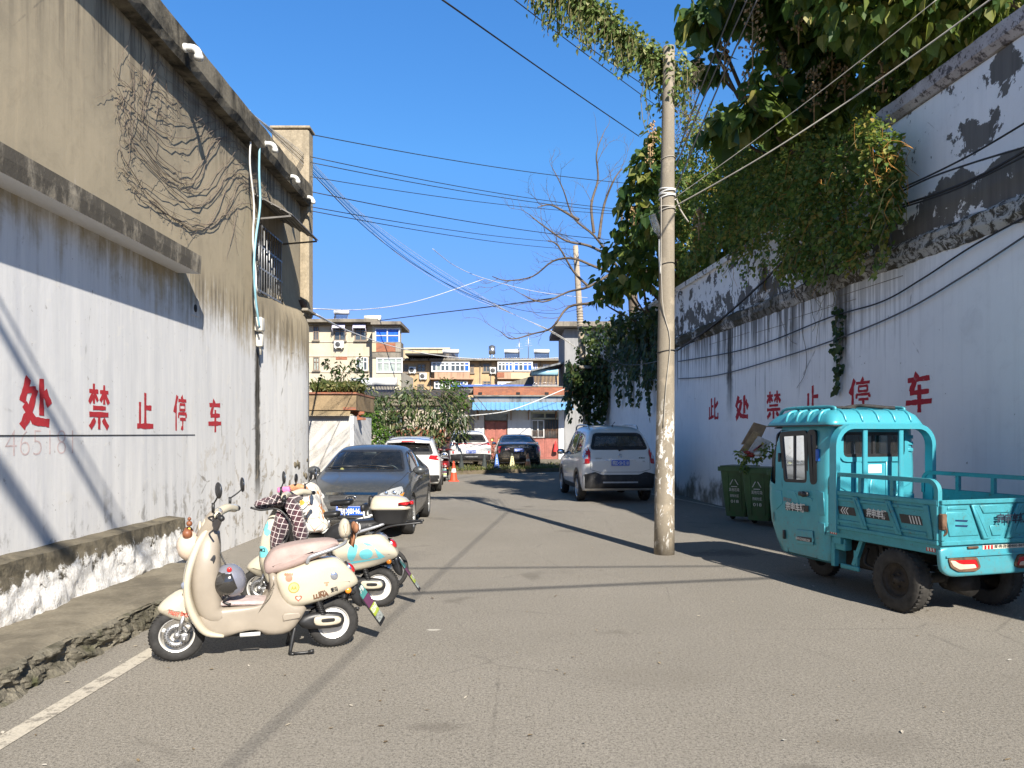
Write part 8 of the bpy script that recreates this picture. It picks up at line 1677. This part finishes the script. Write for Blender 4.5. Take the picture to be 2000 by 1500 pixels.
for y in (-.07, .07): mb.tube(smooth3([(B2(633, 1040)[0], y, B2(633, 1040)[1]), (B2(650, 1030)[0], y, B2(650, 1030)[1]), (B2(700, 1014)[0], y, B2(700, 1014)[1]), (B2(726, 1007)[0], y, B2(726, 1007)[1])], 3), .012, 7)
mb.tube([(B2(716, 1018)[0], -.09, B2(716, 1018)[1]), (B2(712, 985)[0], -.09, B2(712, 985)[1])], .012, 6); mb.tube([(B2(716, 1018)[0], .09, B2(716, 1018)[1]), (B2(712, 985)[0], .09, B2(712, 985)[1])], .012, 6); mb.build('rear_rack', M['white'], eb_)
def saddle(u, v, L, W, H, post):
    x, z = B2(u, v); mb = MB(); pth = smooth_poly4([(x+L*.55, z-.01, .03, H*.35), (x+L*.35, z+.0, .05, H*.5), (x, z+.005, W*.45, H*.55), (x-L*.3, z+.012, W*.5, H*.6), (x-L*.48, z+.02, W*.42, H*.45), (x-L*.52, z+.02, W*.2, H*.2)], 4); mb.sweep(pth, 18, 2.6); s_ = mb.build('saddle', M['black_leather'], eb_)
    mb = MB(); mb.tube([(x-.02, 0, z-.02), (x-.03+post[0], 0, post[1])], .016, 8); mb.tube([(x-.06, 0, z-.03), (x+.04, 0, z-.03)], .025, 6); mb.build('seat_post', M['steel'], s_)
saddle(640, 1006, .25, .18, .06, (.03, .62)); saddle(668, 983, .22, .17, .06, (0, .66))
x, z = B2(712, 991); mb = MB(); mb.box((x, 0, z), (.06, .22, .09), .03); mb.build('backrest', M['black_leather'], eb_); x, z = B2(690, 1010); mb = MB(); mb.box((x, 0, z), (.32, .14, .035), .015); mb.build('rear_seat', M['black_leather'], eb_)
mb = MB(); mb.tube(smooth3([(.86, .28, .98), (.93, .15, 1.02), (.95, 0, 1.0), (.93, -.15, 1.02), (.86, -.28, .98)], 3), .014, 7); mb.build('handlebar', M['blackplastic'], eb_)
for s_ in (1, -1): mb = MB(); mb.tube([(.93, s_*.16, 1.02), (.90, s_*.26, 1.15)], .006, 5); mb.sphere((.895, s_*.27, 1.19), .05, 14, 7, (.25, 1, 1)); mb.build('mirror', M['blackplastic'], eb_)
qm_ = NT('white_quilted_cloth'); o_ = qm_.obj(); v_ = qm_.voro(o_, 9, 'DISTANCE_TO_EDGE'); n_ = qm_.noise(o_, 4, 4); sp_ = qm_.voro(o_, 5.5); col_ = qm_.mix(qm_.step(v_, .035, .015), (.72, .69, .62), (.45, .20, .10)); col_ = qm_.mix(qm_.step(sp_, .17, .13), col_, (.62, .30, .05)); qm_.set(col_, .9, 0, qm_.bump(v_, .8, .03))
ql = thing('wind_apron', 'white quilted apron with orange pattern hung on the front of the electric bicycle', 'apron', LB, heading(*DB))
mb = MB(); B3 = lambda u, v: B2(u, v, .12)
mb.pad(smooth_poly([B3(568, 952), B3(590, 946), B3(612, 955), B3(624, 985), B3(634, 1030), B3(620, 1042), B3(585, 1040), B3(575, 1010), B3(580, 975), B3(566, 965)], 3), -.22, .20, .12, seg=5, bulge=.015); taper(mb, 0, lambda x, y, z: tuple(Vector((x, y, z))+.035*Vector((mn.noise(Vector((x*6, y*6, z*6))), mn.noise(Vector((x*6, y*6, z*6+9))), mn.noise(Vector((x*6+5, y*6, z*6)))))))
mb.build('quilt', qm_.m, ql)
mb = MB(); mb.pad(smooth_poly([B3(562, 952), B3(582, 944), B3(602, 950), B3(606, 966), B3(590, 962), B3(572, 966)], 3), .10, .26, .05, bulge=.01); mb.build('sleeve', plain('rust_print_cloth', (.52, .24, .12), .9, 0, .4, 22), ql)
# ================================================================ poles, cables, bins, cones and litter
def polemat():
    t = NT('flyposted_pole'); p = t.pos(); s = t.xyz(p); v = t.noise(t.scl(p, (9, 9, .8)), 1.4, 5, .65); f = t.noise(p, 60, 4, .7); m = t.noise(p, 5, 4)
    c = t.mix(t.rng(v, .3, .7), (.275, .24, .185), (.21, .182, .14)); c = t.mix(t.rng(f, .45, .7, 0, .5), c, (.16, .13, .10)); c = t.mix(t.math('MULTIPLY', t.step(m, .55, .65), .3), c, (.46, .39, .29))
    n2 = t.noise(t.scl(p, (1, 1, .42)), 13, 5, .70, .7); z_ = t.math('MULTIPLY', t.step(s[2], 2.35, 1.5), t.step(s[2], .0, .25)); c = t.mix(t.math('MULTIPLY', z_, t.step(n2, .555, .575)), c, (.66, .64, .60))
    return t.set(c, .95, 0, t.bump(f, .35, .008), Specular_IOR_Level=.2)
PB = Vector((2.085, 10.53, 0)); PT = Vector((2.15, 10.53, 6.95))
pl = thing('utility_pole', 'pale concrete utility pole with torn paper scraps and a vine-covered top', 'utility pole', tuple(PB)); d_ = PT-PB
mb = MB(); mb.tube([d_*(i/14) for i in range(15)], [.140-.062*i/14 for i in range(15)], 28); mb.build('shaft', polemat(), pl)
def around(z, n, r, mat, name, turns=1.0, dz=0.0):
    mb = MB(); pts = []
    for i in range(int(26*turns)+1): a = i*2*math.pi/26; t_ = z/6.95; rr = .140-.062*t_+r; pts.append(d_*t_+Vector((rr*math.cos(a), rr*math.sin(a), dz*i/26+.012*math.sin(a*1.5))))
    mb.tube(pts, r, 6); return mb.build(name, mat, pl)
around(4.86, 1, .011, M['wire_white'], 'rope_lashing', 4.3, .035); around(4.68, 1, .010, M['wire_grey'], 'rope_lashing', 2.4, .04); around(3.95, 1, .006, M['wire_black'], 'wire_band', 1.2, .02); around(5.4, 1, .006, M['wire_grey'], 'wire_band', 1.2, .02); around(2.75, 1, .007, M['wire_black'], 'wire_band', 1.3, .03)
mb = MB(); mb.tube(smooth3([d_*.70+Vector((-.10, -.08, 0)), d_*.5+Vector((-.08, -.11, 0)), d_*.42+Vector((.03, -.13, 0)), d_*.33+Vector((-.02, -.135, 0)), d_*.25+Vector((-.05, -.13, 0))], 4), .006, 5); mb.tube(smooth3([d_*.70+Vector((.12, -.02, 0)), d_*.68+Vector((.17, -.05, -.02)), d_*.67+Vector((.28, -.05, -.12))], 3), .011, 5); mb.build('loose_wire', M['wire_grey'], pl)
bo = thing('bottle', 'clear plastic bottle tied upside down to the side of the concrete pole', 'bottle', tuple(PB+d_*.645+Vector((-.165, -.05, 0))))
mb = MB(); mb.lathe([(.0, .16), (.045, .16), (.05, .14), (.045, .08), (.05, .05), (.05, -.02), (.045, -.06), (.018, -.11), (.017, -.14)], 16, Matrix.Rotation(R(-18), 4, 'Y')); mb.build('body', glassmat('clear_plastic', (.85, .88, .9), 0, .12), bo); mb = MB(); mb.lathe([(.02, -.13), (.02, -.17), (.0, -.17)], 12, Matrix.Rotation(R(-18), 4, 'Y')); mb.build('neck', M['darkgrey'], bo); mb = MB(); mb.tube(smooth3([(.05, 0, -.18), (.05, 0, -.4), (.06, 0, -.65)], 3), .012, 6); mb.build('cord', M['wire_white'], bo)
p0, p1 = Vector((3.05, 30, 0)), P(1124, 480, 30); p2 = thing('utility_pole', 'thin far utility pole leaning left above the ivy at the end of the wall', 'utility pole', tuple(p0)); dd = p1-p0
mb = MB(); mb.tube([dd*(i/10) for i in range(11)], [.17-.07*i/10 for i in range(11)], 18); mb.build('shaft', M['pole'], p2)
mb = MB(); 
for k in range(9): mb.tube([dd*(.62+.012*k)+Vector((.14*math.cos(a), .14*math.sin(a), 0)) for a in [j*2*math.pi/12+k for j in range(13)]], .012, 4)
mb.build('wire_wrapping', M['wire_grey'], p2); c = P(1158, 717, 29.4); mb = MB(); mb.box((c.x-p0.x, c.y-30, c.z), (1.05, .12, .12), .03); mb.build('crossarm', M['concrete'], p2)
# ---- cables
def cable(label, pts, r, mat, sag=0.0, group='overhead cables', n=8):
    a = [Vector(p) for p in pts]
    if len(a) == 2:
        k = 14; a = [a[0].lerp(a[1], i/k)-Vector((0, 0, sag*4*(i/k)*(1-i/k))) for i in range(k+1)]
    else: a = smooth3(a, n)
    mb = MB(); mb.tube(a, r, 5, True); o = mb.build('overhead_cable', mat, None, fixn=False); tag(o, label, 'cable', group)
CR = P(608, 300, 15.0)
bk = M['wire_black']
for lb, a, b, yb, r in (('topmost black cable crossing the sky from the warehouse pier to the trees', (545, 250), (1225, 358), 24, .0095), ('second black cable from the top crossing the sky from the warehouse pier', (606, 306), (1215, 409), 24, .0085), ('black cable running close beneath the second one from the warehouse pier', (606, 317), (1215, 414), 24, .0085), ('black cable in the middle of the set leaving the warehouse pier', (606, 345), (1210, 418), 24, .0075), ('black cable below the middle of the set leaving the warehouse pier', (606, 374), (1190, 468), 25, .0095), ('second lowest black cable of the set leaving the warehouse pier', (608, 404), (1120, 474), 29.8, .0085), ('lowest black cable of the set leaving the warehouse pier towards the far pole', (608, 412), (1122, 487), 29.8, .0085)):
    cable(lb, [P(a[0], a[1], 14.9), P(b[0], b[1], yb)], r, bk, .12)
rb = random.Random(77)
for i in range(6):
    k = i-2.5; w_ = i in (0, 1, 3, 5); off = k*3.6
    pts = [P(412+k*2, 140+abs(k), 10.2), P(492+off*.3, 222+off*.3, 12.2), P(600, 318+off*1.2, 15), P(700+off*.5, 420+off*1.4, 18), P(800, 500+off*1.5, 21), P(900, 563+off*1.2, 24), P(1000+off, 612+off*.5, 27), P(1085, 652+off*.2, 29), P(1140, 690, 29.8)]
    cable(('white' if w_ else 'black')+' strand of the sagging bundle from the warehouse roof to the far pole', pts, .0055 if w_ else .0065, M['wire_white'] if w_ else bk, group='white strands of the sagging bundle' if w_ else 'black strands of the sagging bundle')
cable('single black cable sagging deepest below the bundle towards the far pole', [P(606, 335, 15), P(720, 450, 18), P(830, 530, 21), P(930, 580, 24), P(1020, 606, 27), P(1090, 612, 29), P(1140, 600, 30)], .008, bk)
cable('thin white cable looping from the bundle to the far pole above the bare twigs', [P(845, 486, 20), P(890, 520, 22), P(950, 545, 24), P(1050, 570, 27), P(1150, 582, 30)], .009, M['wire_white'])
cable('thin white cable rising from the warehouse corner across the apartments', [P(612, 603, 16), P(700, 605, 20), P(780, 596, 24), P(850, 578, 27), P(945, 545, 30)], .012, M['wire_white'])
cable('black cable running from the cream block roof up to the bare tree', [P(742, 626, 58), P(850, 612, 50), P(950, 600, 42), P(1085, 582, 30)], .03, bk)
cable('thin white cable slanting down across the cream block to the dark roof', [P(612, 612, 16.5), P(690, 650, 40), P(780, 680, 52), P(880, 697, 60), P(1000, 703, 70), P(1100, 698, 80)], .03, M['wire_white'])
cable('white cord slanting from the brick parapet down to the loquat tree', [P(1102, 760, 44), P(1030, 790, 42), P(980, 805, 40), P(905, 813, 37)], .025, M['wire_white'])
for k, lb in enumerate(('outer white cord hanging at the left corner of the brick parapet', 'middle white cord hanging at the left corner of the brick parapet', 'inner white cord hanging at the left corner of the brick parapet')):
    cable(lb, [P(912-k*2, 762+k, 44), P(906-k*2, 775, 43), P(898-k*2, 786, 42), P(890, 792, 41)], .022, M['wire_white'])
cable('black cable dropping from the top edge of the photo to the dark tree', [P(862, -2, 9), P(1100, 165, 14), P(1248, 266, 19)], .012, bk)
cable('left one of two thin cables passing behind the pole vine', [P(995, -8, 11), P(1130, 95, 14), P(1280, 205, 18)], .009, bk); cable('right one of two thin cables passing behind the pole vine', [P(1030, -8, 11), P(1150, 92, 14), P(1300, 195, 18)], .009, bk)
cable('upper pale rope tied to the concrete pole and rising to the upper right', [P(1316, 388, 10.5), P(1480, 270, 9.6), P(1640, 150, 8.8), P(1835, -5, 8.0)], .006, M['wire_grey']); cable('lower pale rope tied to the concrete pole and rising to the upper right', [P(1316, 404, 10.5), P(1490, 305, 9.6), P(1700, 168, 8.8), P(1960, -20, 7.8)], .010, M['wire_grey'])
for lb, u, v0 in (('leftmost of three black cables climbing past the pole top through the foliage', 1440, 330), ('middle one of three black cables climbing past the pole top through the foliage', 1462, 345), ('rightmost of three black cables climbing past the pole top through the foliage', 1482, 390)):
    cable(lb, [P(1312, v0, 10.7), P(1312+(u-1312)*.45, v0*.52, 10.4), P(u, -8, 9.8)], .011, bk)
def wcable(label, pts, r=.012, off=.06, mat=None): cable(label, [RW(u, v, off) for u, v in pts], r, mat or bk, group='cables along the white wall')
wcable('wavy black cable running along the lower face of the white wall, upper one', [(2010, 420), (1900, 480), (1800, 545), (1720, 590), (1620, 620), (1500, 668), (1420, 690), (1325, 706)], .012); wcable('grey cable running along the lower face of the white wall above the characters', [(2010, 455), (1880, 540), (1760, 610), (1640, 660), (1520, 700), (1400, 733), (1325, 740)], .012, .05, plain('dusty_cable', (.09, .09, .095), .7))
wcable('thick black cable slanting from behind the pole up to the creeper', [(1322, 685), (1400, 630), (1480, 560), (1540, 500), (1590, 462)], .024, .12); wcable('black cable from the right edge to the creeper, topmost of four', [(2010, 235), (1900, 300), (1800, 350), (1720, 385)], .012, .3); wcable('black cable from the right edge to the creeper, second of four', [(2010, 285), (1900, 318), (1810, 350), (1730, 390)], .012, .3); wcable('black cable from the right edge to the creeper, third of four', [(2010, 290), (1920, 340), (1830, 378), (1700, 420)], .016, .25); wcable('black cable from the right edge to the creeper, lowest of four', [(2010, 300), (1920, 345), (1840, 380), (1720, 418), (1640, 440)], .012, .25)
mb = MB(); rk = random.Random(3)
for k in range(6): a = RW(1575, 475, .15); mb.tube([a+Vector((0, (.28+.02*k)*math.cos(q)*.5, -.3+(.35+.015*k)*math.sin(q))) for q in [j*2*math.pi/22+.1 for j in range(23)]], .008, 5)
tag(mb.build('cable_coil', bk), 'coil of black cable hanging on the white wall under the creeper', 'cable coil')
cable('thin dark cable between the far pole and the concrete pole across the ivy', [P(1150, 690, 29.8), P(1220, 712, 24), P(1290, 705, 16)], .010, bk); cable('black cable looping under the ivy from the far pole to the wall', [P(1150, 640, 29.8), P(1200, 700, 27), P(1270, 742, 23), P(1330, 740, 21)], .012, bk)
# cables and a stay passing overhead behind the viewer: their shadows fall on the road and on the warehouse wall
SL = Vector((.34, -.94, .70*math.hypot(.34, .94)))
def over(hits, t_, label, r):
    a, b = Vector(hits[0])+SL*t_[0], Vector(hits[1])+SL*t_[1]; d = b-a; cable(label, [a-d*.35, b+d*.35], r, bk, 0, 'cables overhead behind the viewer')
over([(-1.2, 7.9, 0), (2.8, 8.75, 0)], (10, 10), 'black cable crossing the road overhead, nearer one casting a shadow line by the scooters', .028); over([(-1.44, 9.4, 0), (3.2, 9.6, 0)], (10, 10), 'black cable crossing the road overhead, farther one casting a shadow line by the pole', .022)
over([(-1.37, 4.1, 0), (-.38, 13.5, 0)], (10, 9.6), 'black cable overhead along the road ending near the pole top', .012)
over([(-4.05, 6.07, 2.5), (-4.05, 8.0, .53)], (8, 13), 'double stay cable high behind the viewer whose shadow slants over the whitewashed wall', .045); over([(-4.05, 6.27, 2.5), (-4.05, 8.2, .53)], (8, 13), 'thinner stay cable beside the double one high behind the viewer', .02)
over([(-4.05, 5.7, 1.75), (-4.05, 6.8, .62)], (9, 12), 'thickest stay high behind the viewer whose shadow meets the plinth at the left edge', .085)
# ---- wheeled bins
def bin_mat():
    t = NT('green_bin_plastic'); o = t.obj(); n = t.noise(o, 6, 5, .7); c = t.mix(t.rng(n, .35, .7), (.028, .10, .03), (.018, .062, .022)); c = t.mix(t.math('MULTIPLY', t.rng(t.xyz(o)[2], .5, 0), t.rng(n, .4, .7)), c, (.09, .085, .05)); return t.set(c, .5)
M['bin'] = bin_mat()
def make_bin(loc, rz, label):
    t = thing('wheeled_bin', label, 'bin', loc, rz, 'green bins by the white wall'); rings = []
    for z, w_, d__ in ((.10, .40, .42), (.5, .47, .52), (.95, .54, .62)): rings.append([(x, y, z) for x, y in round_poly([(-d__/2, -w_/2), (d__/2, -w_/2), (d__/2, w_/2), (-d__/2, w_/2)], .05, 3)])
    mb = MB(); mb.loft(rings, True, True); mb.loft([[(x, y, z) for x, y in round_poly([(-.35, -.31), (.35, -.31), (.35, .31), (-.35, .31)], .05, 3)] for z in (.95, 1.03)], True, False); mb.loft([[(x, y, z) for x, y in round_poly([(-.32, -.28), (.32, -.28), (.32, .28), (-.32, .28)], .05, 3)] for z in (1.03, 1.05)], True, False)
    for y in (-.12, .12): mb.box((-.26, y, .55), (.03, .02, .7), R3=Matrix.Rotation(R(-6), 3, 'Y'))
    mb.build('body', M['bin'], t, auto=40)
    for s_ in (1, -1): mb = MB(); mb.lathe([(.03, -.03), (.10, -.03), (.11, 0), (.10, .03), (.03, .03)], 20, Matrix.Translation((.22, s_*.23, .11)) @ Matrix.Rotation(R(90), 4, 'X')); mb.build('wheel', M['rubber'], t)
    mb = MB()
    ev = lambda z: -.21-.05*(z-.1)/.4 if z < .5 else -.26-.05*(z-.5)/.45   # front face x at height z
    for k in range(3):
        a0 = math.pi/2+k*2*math.pi/3; a0 -= math.pi/3; q = [(.08*math.cos(a0+j), .72+.08*math.sin(a0+j)) for j in (-.8, .8)]; z = .74; mb.bar((ev(q[0][1])-.012, q[0][0], q[0][1]), (ev(q[1][1])-.012, q[1][0], q[1][1]), .012, .004, up=(1, 0, 0))
    add_text(mb, '其他垃圾', .07, frame((ev(.60)-.012, .0, .58), (0, -1, 0), (-.12, 0, 1)), 0, width=.20); add_text(mb, '西街社区', .06, frame((ev(.5)-.012, 0, .47), (0, -1, 0), (-.12, 0, 1)), 0, width=.17); add_text(mb, '018', .08, frame((ev(.4)-.012, 0, .36), (0, -1, 0), (-.12, 0, 1)), 0, width=.15); mb.build('lettering', M['white'], t, fixn=False); return t
brz = R(52)
make_bin((4.32, 14.55, 0), brz, 'green wheeled bin farthest left, beside its twin under the first red character'); make_bin((4.52, 13.85, 0), brz, 'green wheeled bin in the middle of three, topped with cardboard'); make_bin((4.78, 13.15, 0), brz, 'green wheeled bin nearest the turquoise cab, half hidden by it')
cbd = plain('brown_cardboard', (.30, .20, .11), .9, 0, .25, 8); wcb = plain('printed_white_carton', (.58, .53, .46), .8, 0, .25, 9)
def board(name, label, cat, uv, Y, mat, th=.03):
    pts = [P(u, v, Y+.001*i) for i, (u, v) in enumerate(uv)]; n = (pts[1]-pts[0]).cross(pts[2]-pts[0]).normalized()*th; mb = MB(); k = len(pts); mb.add(pts+[p+n for p in pts], [list(range(k)), [k+i for i in range(k)][::-1]]+[(i, (i+1) % k, k+(i+1) % k, k+i) for i in range(k)]); return tag(mb.build(name, mat), label, cat)
board('cardboard_sheet', 'brown corrugated cardboard sheet standing highest out of the bins', 'cardboard', [(1448, 868), (1473, 825), (1498, 832), (1480, 870)], 14.1, cbd, .04); board('cardboard_sheet', 'water-stained tan cardboard sheet leaning in front of the white carton', 'cardboard', [(1440, 888), (1472, 842), (1486, 846), (1462, 888)], 13.9, plain('stained_cardboard', (.38, .26, .13), .9, 0, .5, 6), .02)
ct = board('carton', 'flattened white printed carton lying on the middle bin', 'carton', [(1458, 888), (1482, 852), (1506, 862), (1494, 890)], 13.8, wcb, .06)
mb = MB(); [mb.bar(P(1472+k*5, 880-k*4, 13.72), P(1484+k*4, 872-k*3, 13.72), .05, .02, mat=0) for k in range(3)]; mb.build('print', plain('faded_red_print', (.35, .10, .08), .8), ct) ; ct.children[0].parent = ct
rg_ = thing('rubbish_bag', 'crumpled red and white rubbish bag at the rim of the middle bin', 'bag', tuple(P(1472, 889, 13.7))); mb = MB(); rr_ = random.Random(6)
for k in range(6): mb.sphere((rr_.uniform(-.2, .2), rr_.uniform(-.1, .1), rr_.uniform(-.02, .06)), rr_.uniform(.05, .09), 8, 5, (1.3, 1, .6), mat=k % 2)
mb.build('bag', [plain('red_plastic_bag', (.45, .04, .03), .4), M['offwhite']], rg_)
vb = thing('cuttings', 'leafy cuttings hanging over the rims of the bins', 'garden waste', tuple(P(1450, 893, 13.7))); lvs = Leaves(71); L0 = vb.location.copy()
for u, v, r_, n in ((1450, 893, .13, 60), (1452, 912, .10, 40), (1500, 880, .16, 80), (1480, 893, .12, 40)): lvs.blob(P(u, v, 13.65)-L0, r_, n, .07, .7, (1, .6, 1), .4)
lvs.build('leaves', M['leaf_vine'], vb)
# ---- cones and posts
def cone(loc, label, c1, c2, h=.68, sq=False, txt=None, bands=((.42, .62),)):
    t = thing('traffic_cone', label, 'traffic cone', loc, R(8), 'traffic cones along the verge'); mb = MB()
    def rad(k): return .135*(1-k)+.028*k
    n = 4 if sq else 24; off = Matrix.Rotation(R(45), 4, 'Z') if sq else Matrix.Identity(4)
    mb.lathe([(rad(k)*(1.25 if sq else 1), .03+k*(h-.03)) for k in (0, .2, .4, .6, .8, 1.0)]+[(0, h+.005)], n, off, smooth=not sq); mb.build('body', c1, t)
    mb = MB(); mb.box((0, 0, .015), (.36, .36, .03), .008, seg=1); mb.build('base', c1, t)
    if c2:
        mb = MB(); [mb.lathe([(rad(a)*(1.25 if sq else 1)+.003, .03+a*(h-.03)), (rad(b)*(1.25 if sq else 1)+.003, .03+b*(h-.03))], n, off, smooth=not sq) for a, b in bands]; mb.build('band', c2, t)
    if txt:
        mb = MB()
        for i, ch in enumerate(txt): k = .72-.17*i; add_text(mb, ch, .085*(1.1-.5*k), frame((0, -rad(k)*1.25*.72-.012, .03+k*(h-.03)-.03), (1, 0, 0), (0, .12, 1)), .002)
        mb.build('lettering', M['white'] if c2 is None else M['blackplastic'], t, fixn=False)
    return t
orange = plain('red_orange_cone', (.60, .075, .03), .5, 0, .15, 8); wht = plain('reflective_white', (.66, .64, .60), .4); dkc = plain('dirty_black_cone', (.035, .042, .04), .8, 0, .4, 8)
def gx(u, Y, z=.15): return ((u-1000)/FPX*Y, Y, z)
cone(gx(886, 26.6, 0), 'red and white traffic cone standing on the road by the white crossover', orange, wht, .70); cone(gx(901, 31.6, .15), 'dirty black traffic cone in front of the left tyre of the white hatchback', dkc, None, .62); cone(gx(946, 32.2, .13), 'dirty black traffic cone between the white hatchback and the blue post', dkc, None, .66)
cone(gx(970, 32.6, .12), 'blue square plastic post with white lettering between the far cars', plain('bright_blue_plastic', (.03, .14, .50), .45, 0, .15), None, .66, True, '禁止停车'); cone(gx(1000, 33.2, .13), 'black cone with pale yellow lettered panel behind which the black saloon stands', dkc, plain('pale_yellow_panel', (.62, .55, .26), .5, 0, .15), .68, True, '请勿泊车', ((.15, .80),)); cone(gx(1031, 33.6, .13), 'faded orange traffic cone in front of the right half of the black saloon', plain('faded_orange_cone', (.62, .22, .08), .6, 0, .3, 8), plain('dull_white_band', (.50, .42, .34), .6), .66, False, None, ((.45, .62),))
t3, _, _, _ = scooter((-2.34, 26.7, 0), (-.12, 1), 'dark electric scooter with teal plate tucked behind the white crossover', dict(body=plain('dark_red_body', (.10, .012, .012), .3, 0, .1), inner=M['blackplastic'], seat=M['black_leather'], mat=M['darkgrey'], plate='55016'))
# ---- litter
lt = Leaves(81); r_ = lt.r
for i in range(420):
    y = 3+18*r_.random()**1.6; x = r_.uniform(-2.6, 4.8) if r_.random() < .6 else r_.choice((-2.95, RWX(y)-.25))+r_.gauss(0, .15); lt.leaf(Vector((x, y, .006)), Vector((r_.uniform(-1, 1), r_.uniform(-1, 1), .1)), Vector((0, 0, 1)), r_.uniform(.012, .045), r_.uniform(.008, .022), .4, 0, 1)
tag(lt.build('litter', leafmat('dry_litter', [(0, (.10, .07, .04)), (.5, (.30, .22, .12)), (.8, (.50, .44, .34)), (1, (.66, .64, .60))], .0), None), 'dry leaf bits and paper specks scattered on the road', kind='stuff')
